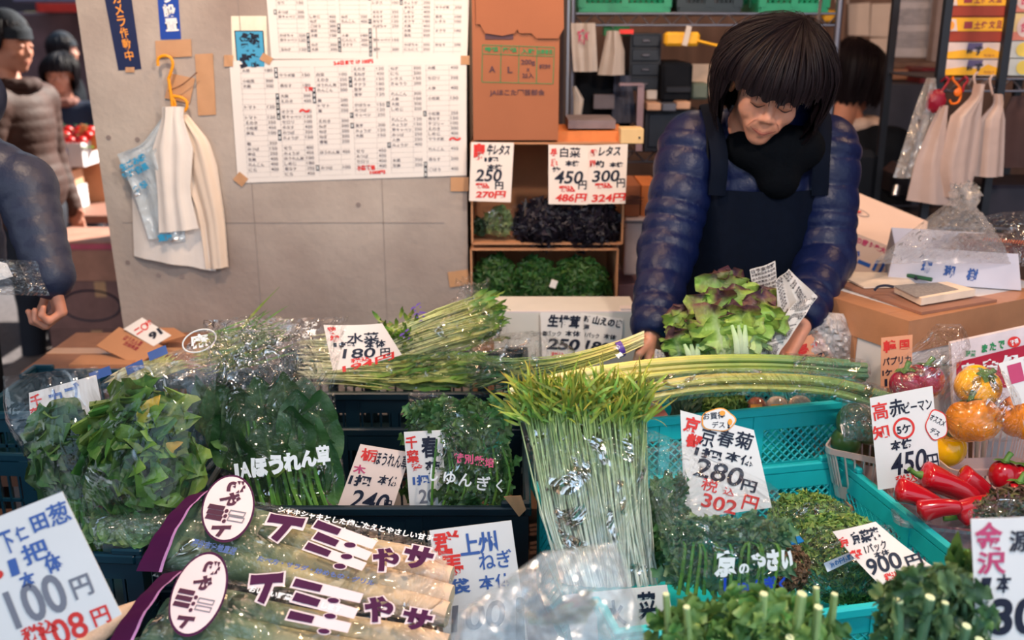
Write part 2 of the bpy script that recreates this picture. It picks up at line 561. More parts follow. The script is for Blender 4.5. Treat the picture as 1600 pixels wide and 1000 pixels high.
def put_text(mb, fr, s, px, py, w, h, ax=None, bold=0.015, shear=0.0, rot=0.0, z=0.0012, zf=None, mi=0, vert=False):
    """write s centred on photo pixel (px,py) in the plane of fr, w x h pixels large"""
    sx, sy = fr.scale(px, py)
    c = fr.L(px, py)
    if ax is None: ax = np.array([1.0, 0])
    ax = unit(ax)
    if rot:
        a = R(rot); ax = np.array([ax[0] * math.cos(a) - ax[1] * math.sin(a), ax[0] * math.sin(a) + ax[1] * math.cos(a)])
    ay = np.array([-ax[1], ax[0]])
    items = [(s, 0.0)]
    if vert:
        n = len(s); items = [(ch, (n - 1) / 2 - i) for i, ch in enumerate(s)]
        hh = h / n
    for st, off in items:
        v, f, sz = text_geo(st, bold)
        H = (h if not vert else hh * 0.92)
        kx = w * sx / sz[0]; ky = H * sy / sz[1]
        if vert:
            if st in 'ーっいのりハ・': pass
        x = v[:, 0] * kx; y = v[:, 1] * ky
        x = x + shear * y
        if vert: y = y + off * hh * sy
        X = c[0] + x * ax[0] + y * ay[0]; Y = c[1] + x * ax[1] + y * ay[1]
        Z = np.full_like(X, z) if zf is None else zf(X, Y) + z
        mb.add(fr.A(np.stack([X, Y, Z], -1)), f, mi=mi)

INK = {}
def ink(c):
    d = {'k': (0.010, 0.014, 0.035), 'r': (0.72, 0.035, 0.03), 'b': (0.05, 0.12, 0.38), 'o': (0.9, 0.35, 0.05), 'w': (0.85, 0.88, 0.9),
         'p': (0.13, 0.015, 0.10), 'g': (0.02, 0.25, 0.09), 'B': (0.02, 0.10, 0.42), 'n': (0.30, 0.03, 0.05), 'c': (0.06, 0.35, 0.6), 'm': (0.55, 0.06, 0.16),
         'G': (0.20, 0.20, 0.24), 'y': (0.85, 0.6, 0.1)}
    return mat('ink_' + {'k': 'black', 'r': 'red', 'b': 'blue', 'o': 'orange', 'w': 'white', 'p': 'purple', 'g': 'green', 'B': 'strong_blue', 'n': 'brown',
                         'c': 'cyan', 'm': 'crimson', 'G': 'grey', 'y': 'yellow'}[c], d[c], 0.55, 0.05)

PAPER = lambda: mat('card_paper', (0.80, 0.76, 0.74), 0.65, 0.03, 8)
def card(name, label, cat, fr, quad, texts, m=None, curve=0.0, group=None, thick=0.0009, wave=0.0, root=None, zoff=0.0, extra=None, round_=False):
    """a paper card whose corners (TL,TR,BR,BL) fall on the given photo pixels in the plane fr"""
    q = [fr.L(*p) for p in quad]
    if q[0][0] > 1e6: raise ValueError
    cx = sum(p[0] for p in q) / 4; cy = sum(p[1] for p in q) / 4
    hw = max(1e-4, np.linalg.norm(q[1] - q[0]) / 2)
    def zf(X, Y):
        a = (np.asarray(X) - cx) / hw
        return zoff + curve * a * a + wave * np.sin(a * 3.0 + (np.asarray(Y) - cy) / hw * 1.2)
    nu, nv = (13, 9) if (curve or wave) else (2, 2)
    a = np.linspace(0, 1, nu); b = np.linspace(0, 1, nv)
    A, B = np.meshgrid(a, b, indexing='ij')
    XY = ((1 - A) * (1 - B))[..., None] * q[0] + (A * (1 - B))[..., None] * q[1] + (A * B)[..., None] * q[2] + ((1 - A) * B)[..., None] * q[3]
    Z = zf(XY[..., 0], XY[..., 1])
    top = np.concatenate([XY, Z[..., None]], -1); bot = np.concatenate([XY, (Z - thick)[..., None]], -1)
    mb = MB()
    mb.grid(fr.A(top)[::-1]); mb.grid(fr.A(bot))
    # edge walls
    def rim(i): return [(*p,) for p in i]
    ring_t = np.concatenate([top[:, 0], top[-1, 1:], top[::-1, -1][1:], top[0, ::-1][1:-1]])
    ring_b = np.concatenate([bot[:, 0], bot[-1, 1:], bot[::-1, -1][1:], bot[0, ::-1][1:-1]])
    mb.grid(np.stack([fr.A(ring_t), fr.A(ring_b)], 0), closev=True)
    o = mk(name, mb, m or PAPER(), root, smooth=30)
    if root is None: tag(o, label, cat, group)
    elif label: o['label'] = label
    ax = q[1] - q[0]
    byc = {}
    for t in texts:
        s_, px, py, w, h, c = t[:6]; kw = t[6] if len(t) > 6 else {}
        byc.setdefault(c, []).append((s_, px, py, w, h, kw))
    for c, L_ in byc.items():
        tm = MB()
        for s_, px, py, w, h, kw in L_:
            put_text(tm, fr, s_, px, py, w, h, ax=ax, zf=zf, **kw)
        lo = mk('lettering', tm, ink(c), o, smooth=0)
        if len(byc) > 1:
            lo['label'] = {'k': 'black', 'r': 'red', 'b': 'blue', 'o': 'orange', 'w': 'white', 'p': 'purple', 'g': 'green', 'B': 'blue', 'n': 'brown', 'c': 'light blue', 'm': 'crimson', 'G': 'grey', 'y': 'yellow'}[c] + ' lettering'
    return o

# ---------------------------------------------------------------- soft shapes: distance field -> surface
class Field:
    def __init__(s, lo, hi, h):
        s.lo = np.asarray(lo, float); s.h = h
        s.n = np.ceil((np.asarray(hi, float) - s.lo) / h).astype(int) + 1
        s.v = np.full(s.n, 0.05, np.float32)
    def blk(s, lo, hi):
        a = np.clip(np.floor((lo - s.lo) / s.h).astype(int), 0, s.n); b = np.clip(np.ceil((hi - s.lo) / s.h).astype(int) + 1, 0, s.n)
        if np.any(b <= a): return None, None
        g = [s.lo[i] + s.h * np.arange(a[i], b[i]) for i in range(3)]
        P = np.stack(np.meshgrid(*g, indexing='ij'), -1)
        return (slice(a[0], b[0]), slice(a[1], b[1]), slice(a[2], b[2])), P
    def comb(s, sl, d, k, cut=False):
        v = s.v[sl]
        if cut:
            h = np.clip(.5 - .5 * (v + d) / k, 0, 1)
            s.v[sl] = v * (1 - h) - d * h + k * h * (1 - h)
            return
        h = np.clip(.5 + .5 * (d - v) / k, 0, 1)
        s.v[sl] = d * (1 - h) + v * h - k * h * (1 - h)
    def cap(s, a, b, ra, rb=None, k=0.02, mod=None):
        a = np.asarray(a, float); b = np.asarray(b, float); rb = ra if rb is None else rb
        m = max(ra, rb) + 0.05
        sl, P = s.blk(np.minimum(a, b) - m, np.maximum(a, b) + m)
        if sl is None: return s
        ab = b - a; L2 = np.dot(ab, ab) + 1e-12
        t = np.clip(((P - a) @ ab) / L2, 0, 1)
        d = np.linalg.norm(P - a - t[..., None] * ab, axis=-1)
        r = ra + (rb - ra) * t
        if mod is not None: r = r + mod(t, math.sqrt(L2))
        s.comb(sl, d - r, k); return s
    def ell(s, c, r, M=None, k=0.02, cut=False, mod=None):
        c = np.asarray(c, float); r = np.asarray(r, float)
        m = r.max() + 0.05
        sl, P = s.blk(c - m, c + m)
        if sl is None: return s
        Q = P - c
        if M is not None: Q = Q @ np.asarray(M)
        k0 = np.linalg.norm(Q / r, axis=-1); k1 = np.linalg.norm(Q / (r * r), axis=-1)
        d = k0 * (k0 - 1.0) / np.maximum(k1, 1e-6)
        d = np.where(k0 < 1e-6, -r.min(), d)
        if mod is not None: d = d + mod(P)
        s.comb(sl, d, k, cut); return s
    def mesh(s):
        v = s.v; sg = v < 0
        c = np.zeros(s.n - 1, np.int8)
        for i in (0, 1):
            for j in (0, 1):
                for k in (0, 1):
                    c += sg[i:s.n[0] - 1 + i, j:s.n[1] - 1 + j, k:s.n[2] - 1 + k]
        act = np.argwhere((c > 0) & (c < 8))
        idm = np.full(s.n - 1, -1, np.int64); idm[tuple(act.T)] = np.arange(len(act))
        acc = np.zeros((len(act), 3)); cnt = np.zeros(len(act))
        cor = [(i, j, k) for i in (0, 1) for j in (0, 1) for k in (0, 1)]
        for p in cor:
            for ax in range(3):
                if p[ax]: continue
                q = list(p); q[ax] = 1
                va = v[tuple((act + p).T)]; vb = v[tuple((act + q).T)]
                m = (va < 0) != (vb < 0)
                t = va[m] / (va[m] - vb[m])
                pos = np.tile(np.array(p, float), (m.sum(), 1)); pos[:, ax] += t
                acc[m] += pos; cnt[m] += 1
        V = s.lo + s.h * (act + acc / cnt[:, None])
        F = []
        for ax in range(3):
            o1, o2 = [(1, 2), (2, 0), (0, 1)][ax]
            sa = np.moveaxis(sg, ax, 0)
            A = sg; sl0 = [slice(None)] * 3; sl1 = [slice(None)] * 3
            sl0[ax] = slice(0, -1); sl1[ax] = slice(1, None)
            a_, b_ = A[tuple(sl0)], A[tuple(sl1)]
            E_ = np.argwhere(a_ != b_)
            E_ = E_[(E_[:, o1] > 0) & (E_[:, o2] > 0) & (E_[:, o1] < s.n[o1] - 1) & (E_[:, o2] < s.n[o2] - 1)]
            if not len(E_): continue
            inside = a_[tuple(E_.T)]
            d1 = np.zeros(3, int); d1[o1] = 1; d2 = np.zeros(3, int); d2[o2] = 1
            q = np.stack([idm[tuple((E_ - d1 - d2).T)], idm[tuple((E_ - d2).T)], idm[tuple(E_.T)], idm[tuple((E_ - d1).T)]], -1)
            q[~inside] = q[~inside][:, ::-1]
            q = q[(q >= 0).all(1)]
            F += q.tolist()
        mb = MB(); mb.add(V, F)
        return mb

def rot_x(a): return np.array(Matrix.Rotation(R(a), 3, 'X'))
def rot_y(a): return np.array(Matrix.Rotation(R(a), 3, 'Y'))
def rot_z(a): return np.array(Matrix.Rotation(R(a), 3, 'Z'))
def bez(a, b, c, n=10):
    t = np.linspace(0, 1, n)[:, None]
    return (1 - t) ** 2 * np.asarray(a) + 2 * t * (1 - t) * np.asarray(b) + t * t * np.asarray(c)
def poly(pts, n=12):
    pts = np.asarray(pts, float); m = len(pts)
    t = np.linspace(0, m - 1, n); out = []
    P = np.vstack([2 * pts[0] - pts[1], pts, 2 * pts[-1] - pts[-2]])
    for x in t:
        i = min(int(x), m - 2); f = x - i
        p0, p1, p2, p3 = P[i], P[i + 1], P[i + 2], P[i + 3]
        out.append(.5 * ((2 * p1) + (p2 - p0) * f + (2 * p0 - 5 * p1 + 4 * p2 - p3) * f * f + (3 * p1 - p0 - 3 * p2 + p3) * f ** 3))
    return np.array(out)

def sheet(mb, fr, outline, bulge=0.03, nu=22, nv=22, noise=0.004, seed=0, z0=0.0, pinch=0.5, back=None, mi=0):
    """a pillow of thin film: outline = left edge pixels and right edge pixels from top to bottom"""
    left, right = outline
    rg = np.random.default_rng(seed)
    Lp = np.array([fr.L(*p) for p in left]); Rp = np.array([fr.L(*p) for p in right])
    b = np.linspace(0, 1, nv)
    Le = np.stack([np.interp(b, np.linspace(0, 1, len(Lp)), Lp[:, i]) for i in (0, 1)], -1)
    Re = np.stack([np.interp(b, np.linspace(0, 1, len(Rp)), Rp[:, i]) for i in (0, 1)], -1)
    a = np.linspace(0, 1, nu)
    XY = (1 - a)[:, None, None] * Le[None] + a[:, None, None] * Re[None]
    prof = (np.sin(math.pi * a) ** pinch)[:, None] * (np.clip(np.sin(math.pi * b), 0, 1) ** pinch)[None]
    for sgn in ([1] if back is None else [1, -1]):
        z = z0 + prof * (bulge if sgn > 0 else -back)
        ph = rg.uniform(0, 6.28, 8)
        A, B = np.meshgrid(a, b, indexing='ij')
        cr = sum(np.abs(np.sin((A * rg.uniform(-9, 9) + B * rg.uniform(-9, 9)) + ph[i])) for i in range(5)) / 5 - .6
        cr2 = rg.normal(0, 1, (nu, nv)) * 0.35
        z = z + noise * (cr * 2.0 + cr2) * (0.3 + prof)
        G = fr.A(np.concatenate([XY, z[..., None]], -1))
        mb.grid(G[::-1] if sgn > 0 else G, mi=mi)
    return mb

def c8(r, g, b):
    return tuple(((x / 255) / 12.92 if x <= 10 else ((x / 255 + 0.055) / 1.055) ** 2.4) for x in (r, g, b))

# ================================================================ the setting
CONC = mat('concrete', c8(192, 182, 174), 0.85, 0.10, 5, bump=0.25, bscale=40, col2=c8(206, 196, 187))
def concrete_mat():
    m = CONC; n = m.node_tree
    b = [q for q in n.nodes if q.type == 'BSDF_PRINCIPLED'][0]
    src = b.inputs['Base Color'].links[0].from_socket
    tcn = [q for q in n.nodes if q.type == 'TEX_COORD'][0]
    vo = n.nodes.new('ShaderNodeTexVoronoi'); vo.inputs['Scale'].default_value = 9
    n.links.new(tcn.outputs['Object'], vo.inputs['Vector'])
    lt = n.nodes.new('ShaderNodeMath'); lt.operation = 'LESS_THAN'; lt.inputs[1].default_value = 0.035
    n.links.new(vo.outputs['Distance'], lt.inputs[0])
    mx = n.nodes.new('ShaderNodeMix'); mx.data_type = 'RGBA'; mx.inputs[7].default_value = (*c8(95, 85, 85), 1)
    n.links.new(lt.outputs[0], mx.inputs[0]); n.links.new(src, mx.inputs[6])
    # broad stains
    no = n.nodes.new('ShaderNodeTexNoise'); no.inputs['Scale'].default_value = 1.6; no.inputs['Detail'].default_value = 6
    n.links.new(tcn.outputs['Object'], no.inputs['Vector'])
    r2 = n.nodes.new('ShaderNodeValToRGB'); r2.color_ramp.elements[0].position = .35; r2.color_ramp.elements[1].position = .7
    r2.color_ramp.elements[0].color = (*c8(205, 196, 196), 1); r2.color_ramp.elements[1].color = (1, 1, 1, 1)
    n.links.new(no.outputs[0], r2.inputs[0])
    mu = n.nodes.new('ShaderNodeMix'); mu.data_type = 'RGBA'; mu.blend_type = 'MULTIPLY'; mu.inputs[0].default_value = 1
    n.links.new(mx.outputs[2], mu.inputs[6]); n.links.new(r2.outputs[0], mu.inputs[7])
    n.links.new(mu.outputs[2], b.inputs['Base Color'])
concrete_mat()
ASPH = mat('asphalt', c8(96, 90, 92), 0.9, 0.2, 30, bump=0.3, bscale=150)
WOODW = mat('wall_boards', c8(112, 84, 72), 0.7, 0.25, 3, stretch=(6, 6, .6), bump=.1)
PLAST = mat('dark_plaster', c8(88, 76, 80), 0.8, 0.2, 4)
DARKM = mat('dark_metal', c8(34, 36, 44), 0.45, 0.1, 12, metal=0.5)
STEEL = mat('steel', c8(170, 168, 172), 0.3, 0.05, 12, metal=0.9)
CARD_ = mat('cardboard', c8(188, 134, 98), 0.8, 0.07, 9, bump=0.06, bscale=200)
CARD_IN = mat('cardboard_inside', c8(170, 118, 84), 0.85, 0.07, 9)
TAPE = mat('kraft_tape', c8(196, 150, 112), 0.35, 0.05, 30, bump=0.12, bscale=25)
WCARD = mat('white_cardboard', c8(222, 212, 212), 0.6, 0.03, 9)

mb = MB(); mb.box((0, 3, -0.05), (24, 22, 0.1)); struct(mk('floor', mb, ASPH, smooth=0))
# concrete pillar wall, left edge leaning a little
mb = MB()
xa, xb, xr = -1.10, -1.19, -0.125
v = [(xa, 2.75, 0), (xr, 2.75, 0), (xr, 3.45, 0), (xa, 3.45, 0), (xb, 2.75, 3.0), (xr, 2.75, 3.0), (xr, 3.45, 3.0), (xb, 3.45, 3.0)]
mb.add(v, [(0, 1, 5, 4), (1, 2, 6, 5), (2, 3, 7, 6), (3, 0, 4, 7), (4, 5, 6, 7), (3, 2, 1, 0)])
wl = struct(mk('wall_left', mb, CONC, smooth=0))
# shuttering joints and tie holes on the concrete face
JOINT = mat('joint', c8(150, 140, 136), 0.9)
mb = MB()
for X in (-0.72, -0.36):
    mb.box((X, 2.7495, 1.5), (0.002, 0.002, 2.99))
mb.box((-0.64, 2.7495, 1.02), (0.9, 0.002, 0.002))
struct(mk('trim_1', mb, JOINT, smooth=0))
mb = MB()
for (px, py) in ((170, 215), (215, 218), (248, 430), (285, 432), (200, 410), (500, 180), (560, 320)):
    p = W(px, py, 2.75); mb.tube([p + [0, .004, 0], p + [0, -.0015, 0]], [.006, .007], 12)
struct(mk('trim_2', mb, mat('hole', c8(140, 128, 126), 0.95), smooth=30))

mb = MB(); mb.box((1.2, 4.9, 1.5), (4.9, 0.1, 3.0)); struct(mk('wall_back', mb, WOODW, smooth=0))
mb = MB(); mb.box((3.6, 2.9, 1.5), (0.1, 4.1, 3.0)); struct(mk('wall_right', mb, PLAST, smooth=0))
mb = MB(); mb.box((1.2, 2.75, 3.06), (4.9, 4.4, 0.1)); struct(mk('ceiling', mb, mat('roof', c8(70, 62, 62), .8), smooth=0))
mb = MB(); mb.box((-3.95, 2.4, 3.25), (5.4, 7.2, 0.1)); struct(mk('added_alley_shade', mb, mat('roof', c8(70, 62, 62), .8), smooth=0))  # unseen roof, added to keep sky light off the alley
mb = MB(); mb.box((-4.5, 10.5, 1.8), (9, 0.15, 3.6)); struct(mk('wall_far', mb, mat('far_wall', c8(78, 62, 66), .8, .5, 2.2, col2=c8(46, 40, 50)), smooth=0))
mb = MB(); mb.box((-6.6, 6, 1.8), (0.15, 9, 3.6)); struct(mk('wall_alley', mb, mat('far_wall2', c8(60, 52, 60), .8, .4, 2.0), smooth=0))
mb = MB(); mb.box((-2.2, 3.3, 0.04), (0.16, 3.2, 0.08), bev=.01); struct(mk('trim_3', mb, mat('kerb', c8(120, 108, 105), .9), smooth=0))

# ================================================================ alley behind the pillar
def carton(name, label, x, y, z, w, d, h, m=None, rz=0.0, group=None, open_=False, tape=True, cat='box'):
    t = thing(name, label, cat, (x, y, z), R(rz), group)
    m = m or CARD_
    b = MB()
    th = 0.006
    b.box((0, -d / 2 + th / 2, h / 2), (w, th, h)); b.box((0, d / 2 - th / 2, h / 2), (w, th, h))
    b.box((-w / 2 + th / 2, 0, h / 2), (th, d - 2 * th, h)); b.box((w / 2 - th / 2, 0, h / 2), (th, d - 2 * th, h))
    b.box((0, 0, th / 2), (w - 2 * th, d - 2 * th, th))
    mk('body', b, m, t, world=False, smooth=0)
    if not open_:
        b = MB(); b.box((0, -d / 4 - .001, h + .002), (w, d / 2 - .002, .004)); b.box((0, d / 4 + .001, h + .002), (w, d / 2 - .002, .004))
        mk('flap', b, m, t, world=False, smooth=0)
        if tape:
            b = MB(); b.box((0, 0, h + .0046), (w + .002, .05, .0008)); b.box((0, -d / 2 - .0006, h - .035), (.05, .0008, .07))
            mk('tape', b, TAPE, t, world=False, smooth=0)
    return t

def print_local(t, name, items, mcol, w0, h0, y, zc=0, bold=0.02):
    """lettering on a carton's front (local -Y face)"""
    b = MB()
    for s_, x, z, w, h in items:
        v, f, sz = text_geo(s_, bold)
        b.add(np.stack([v[:, 0] * w / sz[0] + x, np.full(len(v), y), v[:, 1] * h / sz[1] + z], -1), f)
    return mk(name, b, mcol, t, world=False, smooth=0)

# produce stand in the sun
st = thing('produce_stand', 'low dark market stand in the alley, loaded with tomatoes and cartons', 'table', (-2.62, 5.35, 0))
b = MB(); b.box((-2.62, 5.35, 0.62), (1.5, 0.9, 0.04), bev=.004); mk('top', b, mat('stand_board', c8(140, 96, 80), .7), st, smooth=0)
for dx in (-.7, .7):
    for dy in (-.4, .4):
        b = MB(); b.box((-2.62 + dx, 5.35 + dy, .3), (.05, .05, .6)); mk('leg', b, DARKM, st, smooth=0)
t = carton('carton', 'white carton with red and green print on the alley stand, lowest of its stack', -2.42, 5.06, .641, .38, .3, .11, WCARD)
print_local(t, 'lettering', [('愛', -.13, .06, .06, .07)], ink('r'), 0, 0, -.1512); print_local(t, 'lettering', [('きゅうり', .07, .045, .16, .05)], ink('g'), 0, 0, -.1512)
t = carton('carton', 'open brown carton of red packs above the white carton in the alley', -2.42, 5.06, .756, .36, .28, .08, mat('cardboard_pale', c8(200, 150, 115), .8), open_=True)
APPLE = mat('tomato', c8(205, 30, 24), .3, .12, 8)
rg = random.Random(4)
for i in range(5):
    b = MB(); p = (-2.55 + .065 * i, 5.02 + rg.uniform(-.03, .03), .768)
    b.ell((p[0], p[1], p[2] + .03), (.033, .033, .03), nu=12, nv=8)
    tag(mk('strawberry_pack' if False else 'red_fruit', b, APPLE), 'small red fruit lying in the open brown carton in the alley', 'fruit', 'red fruits in the open alley carton')
t = carton('carton', 'white shallow carton with two blue characters under the alley tomatoes', -2.40, 5.22, .86, .46, .32, .12, WCARD, open_=True)
print_local(t, 'lettering', [('珊', .03, .065, .055, .06), ('瑚', .13, .065, .055, .06)], ink('B'), 0, 0, -.1612)
b = MB(); b.box((-2.40, 5.45, .75), (.46, .3, .22)); tag(mk('carton', b, CARD_, smooth=0), 'plain brown carton holding up the back of the alley tomato box', 'box')
k = 0
STEMG = mat('stem_green', c8(70, 120, 50), .6)
for r_ in range(3):
    for i in range(8):
        b = MB(7); p = np.array([-2.60 + .058 * i + .01 * (r_ % 2), 5.12 + .062 * r_, .955 + .02 * r_])
        t = thing('tomato', 'round red tomato in the sunlit box on the alley stand', 'tomato', p, 0, 'tomatoes on the alley stand')
        b.ell(p + [0, 0, .028], (.03, .03, .027), nu=12, nv=8); mk('flesh', b, APPLE, t)
        b = MB(); b.leaf(p + [0, 0, .055], (1, .2, .1), (0, 0, 1), .025, .012, nu=4, nv=3); b.leaf(p + [0, 0, .055], (-1, .3, .1), (0, 0, 1), .025, .012, nu=4, nv=3)
        b.leaf(p + [0, 0, .055], (0, -1, .1), (0, 0, 1), .025, .012, nu=4, nv=3); mk('calyx', b, STEMG, t)
b = MB(3)
for i in range(60):
    b.leaf((-2.62 + rg.uniform(0, .46), 5.10 + rg.uniform(0, .06), .95), (rg.uniform(-1, 1), -.6, .25), (0, 0, 1), .06, .03, nu=5, nv=3, curl=-.5)
stuff(tag(mk('leaf_garnish', b, leafmat('alley_green', [(0, c8(60, 110, 40)), (1, c8(100, 160, 60))])), 'green leaves edging the alley tomato box', 'leaves'))
for i, (px, py, w_, h_, lab) in enumerate(((73, 222, .07, .12, 'plain orange price card at the left of the alley tomatoes'), (127, 214, .035, .13, 'narrow tan price stick rising from the alley tomatoes'), (150, 222, .07, .08, 'small orange price card by the pillar edge in the alley'), (112, 232, .12, .04, 'white price slip lying on the alley tomatoes'))):
    p = W(px, py, 5.18)
    b = MB(); b.box(p, (w_, .004, h_), M=rot_y(rg.uniform(-25, 25))); tag(mk('price_card', b, mat('orange_card', c8(226, 150, 90), .7) if i != 3 else PAPER(), smooth=0), lab, 'price card')
# stacked cartons under and before the stand
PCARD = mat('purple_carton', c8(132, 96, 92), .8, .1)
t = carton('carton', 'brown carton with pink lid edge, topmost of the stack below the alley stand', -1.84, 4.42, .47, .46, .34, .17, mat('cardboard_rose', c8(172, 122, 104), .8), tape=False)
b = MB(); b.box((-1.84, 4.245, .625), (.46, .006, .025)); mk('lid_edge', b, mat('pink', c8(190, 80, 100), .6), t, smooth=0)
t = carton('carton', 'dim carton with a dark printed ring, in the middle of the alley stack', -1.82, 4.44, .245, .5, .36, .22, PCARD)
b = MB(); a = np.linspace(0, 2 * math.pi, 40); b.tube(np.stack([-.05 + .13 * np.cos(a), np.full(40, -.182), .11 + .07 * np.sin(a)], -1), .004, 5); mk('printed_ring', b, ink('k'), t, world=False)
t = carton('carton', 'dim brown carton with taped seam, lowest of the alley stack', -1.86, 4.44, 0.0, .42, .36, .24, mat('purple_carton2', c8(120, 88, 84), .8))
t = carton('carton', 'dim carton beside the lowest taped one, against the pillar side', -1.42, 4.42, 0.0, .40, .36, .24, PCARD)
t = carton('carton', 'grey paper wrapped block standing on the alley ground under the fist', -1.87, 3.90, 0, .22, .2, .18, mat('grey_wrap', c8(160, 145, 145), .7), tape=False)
# signs and lights beyond
s = thing('lantern_sign', 'glowing orange and red shop sign high in the alley', 'sign', W(112, 40, 10.36))
b = MB(); p = W(112, 38, 10.34); b.box(p, (.52, .12, .18), bev=.02); mk('glowing_panel', b, emat('sign_glow', (1.0, 0.23, 0.04), 2.6), s)
b = MB(); b.box(p + [0, 0, .155], (.62, .14, .12), bev=.02); b.box(p + [0, 0, -.17], (.5, .12, .12), bev=.02); mk('red_panel', b, mat('sign_red', c8(190, 40, 25), .5), s)
for px, py, lab in ((62, 32, 'cream notice paper, upper of two high on the alley wall'), (70, 50, 'cream notice paper, lower of two high on the alley wall')):
    b = MB(); b.box(W(px, py, 10.41), (.29, .012, .17)); tag(mk('notice_paper', b, mat('cream', c8(225, 205, 140), .7), smooth=0), lab, 'paper')
b = MB(); b.box(W(110, 12, 8.6) + [0, 0, .1], (.7, .5, .12), bev=.01); tag(mk('awning', b, mat('awning_grey', c8(110, 104, 128), .6), smooth=0), 'grey blue awning edge above the glowing alley sign', 'awning')
b = MB(); b.box(W(55, 85, 9.0) + [0, 0, -.3], (1.5, .5, 1.3), bev=.02); tag(mk('stall_cabinet', b, mat('cab', c8(96, 70, 72), .7, .3, 5), smooth=0), 'dim brown stall cabinet at the far end of the alley', 'cabinet')

# open carton and a price card on boxes by the foot of the pillar
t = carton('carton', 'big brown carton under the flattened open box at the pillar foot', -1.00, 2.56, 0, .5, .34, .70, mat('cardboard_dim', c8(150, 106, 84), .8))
fr = Fr(W(215, 540, 2.45), tilt=62, yaw=28)
card('carton_flap', 'torn brown carton flap leaning at the pillar foot', 'cardboard', Fr(W(215, 545, 2.50), tilt=58, yaw=0), [(186, 511), (254, 540), (215, 571), (150, 540)],
     [('ほうれん草', 208, 533, 34, 8, 'n', dict(rot=0)), ('茨城県産', 205, 541, 28, 6, 'n')], m=CARD_, thick=.004)
card('carton_flap', 'brown cardboard scrap behind the white card at the pillar foot', 'cardboard', Fr(W(262, 530, 2.58), tilt=58), [(228, 512), (272, 512), (292, 524), (252, 536)], [], m=CARD_, thick=.004)
card('price_card', 'white card with red and black strokes on the cartons at the pillar foot', 'price card', Fr(W(230, 520, 2.54), tilt=50), [(193, 514), (222, 496), (268, 524), (240, 541)],
     [('二〇', 221, 514, 22, 12, 'r', dict(bold=.04)), ('91', 243, 522, 20, 12, 'k', dict(bold=.05)), ('税', 232, 505, 10, 8, 'r')])
b = MB(); b.box(W(165, 562, 2.47) + [0, 0, -.05], (.16, .08, .10)); tag(mk('carton', b, CARD_, smooth=0), 'small brown carton corner beside the fist, by the back left crate', 'box')

# ================================================================ things on the pillar
WY = 2.7495
wf = Fr((-0.6, WY - 0.001, 1.3))
NAVY = mat('navy_banner', c8(22, 34, 78), .5, .1)
BLUE = mat('blue_sign', c8(28, 70, 168), .45, .05)
card('warning_banner', 'dark blue strip with orange characters at top left of the concrete pillar', 'sign', wf, [(160, -20), (203, -20), (221, 108), (185, 110)],
     [('カメラ作動中', 192, 42, 13, 108, 'o', dict(vert=True, rot=7))], m=NAVY)
card('camera_sign', 'bright blue sign with white characters on the pillar beside the dark strip', 'sign', wf, [(243, -40), (276, -40), (283, 61), (251, 62)],
     [('カメラ設置', 262, -6, 20, 112, 'w', dict(vert=True, rot=3, bold=.04))], m=BLUE)
for px, py, w_, h_, r_, lab in ((271, 76, 56, 27, -3, 'brown tape across the yellow hook at the pillar top'), (321, 132, 28, 96, -3, 'long upright brown tape strip right of the yellow hook'),
                                (281, 138, 40, 40, 12, 'brown tape folded over the yellow hook shank'), (357, 95, 14, 18, 0, 'small brown tape at upper left of the lower price list'),
                                (416, 92, 18, 12, 30, 'small tape corner between the two price lists, left'), (727, 94, 14, 14, 0, 'small brown tape between the two price lists, right'),
                                (376, 280, 18, 16, 40, 'small tape on the lower left corner of the price list'), (718, 288, 28, 22, 0, 'brown tape at the lower right corner of the price list'),
                                (717, 435, 32, 24, -8, 'brown tape holding the lower open carton to the pillar'), (203, 109, 14, 8, 0, 'bit of pale tape at the foot of the dark blue strip')):
    f2 = Fr((-0.6, WY - 0.0042 if h_ != 96 else WY - .003, 1.3))
    a = R(r_); cs, sn = math.cos(a), math.sin(a)
    q = [(px + x * w_ / 2 * cs - y * h_ / 2 * sn, py + x * w_ / 2 * sn + y * h_ / 2 * cs) for x, y in ((-1, -1), (1, -1), (1, 1), (-1, 1))]
    card('tape_strip', lab, 'tape', f2, q, [], m=TAPE, thick=.0004, wave=.0004)
# twine round the hook
YEL = mat('yellow_plastic', c8(236, 158, 24), .35, .03)
hk = thing('hook_hanger', 'yellow plastic hook hanger taped to the concrete pillar', 'hook', W(265, 180, 2.735))
f3 = Fr((-0.6, 2.725, 1.3))
def pxl(fr, pts): return [fr.P(*fr.L(*p)) for p in pts]
b = MB(); b.tube(poly(pxl(f3, [(247, 103), (247, 92), (256, 87), (266, 90), (270, 100), (267, 113), (263, 123)]), 22), .0042, 8); mk('upper_hook', b, YEL, hk)
b = MB(); b.tube(poly(pxl(f3, [(263, 122), (266, 140), (269, 162), (270, 178)]), 10), .0045, 8); b.tube(poly(pxl(f3, [(269, 150), (274, 163), (271, 174)]), 8), .0035, 8)
b.tube(poly(pxl(f3, [(270, 150), (282, 152), (291, 158), (292, 168), (287, 174)]), 12), .0042, 8); mk('lower_hook', b, YEL, hk)
b = MB(); b.tube(poly(pxl(f3, [(263, 142), (285, 132), (308, 113)]), 9), .0015, 6); tag(mk('twine', b, mat('twine', c8(120, 80, 60), .9)), 'thin brown twine tied across the yellow hook', 'string')

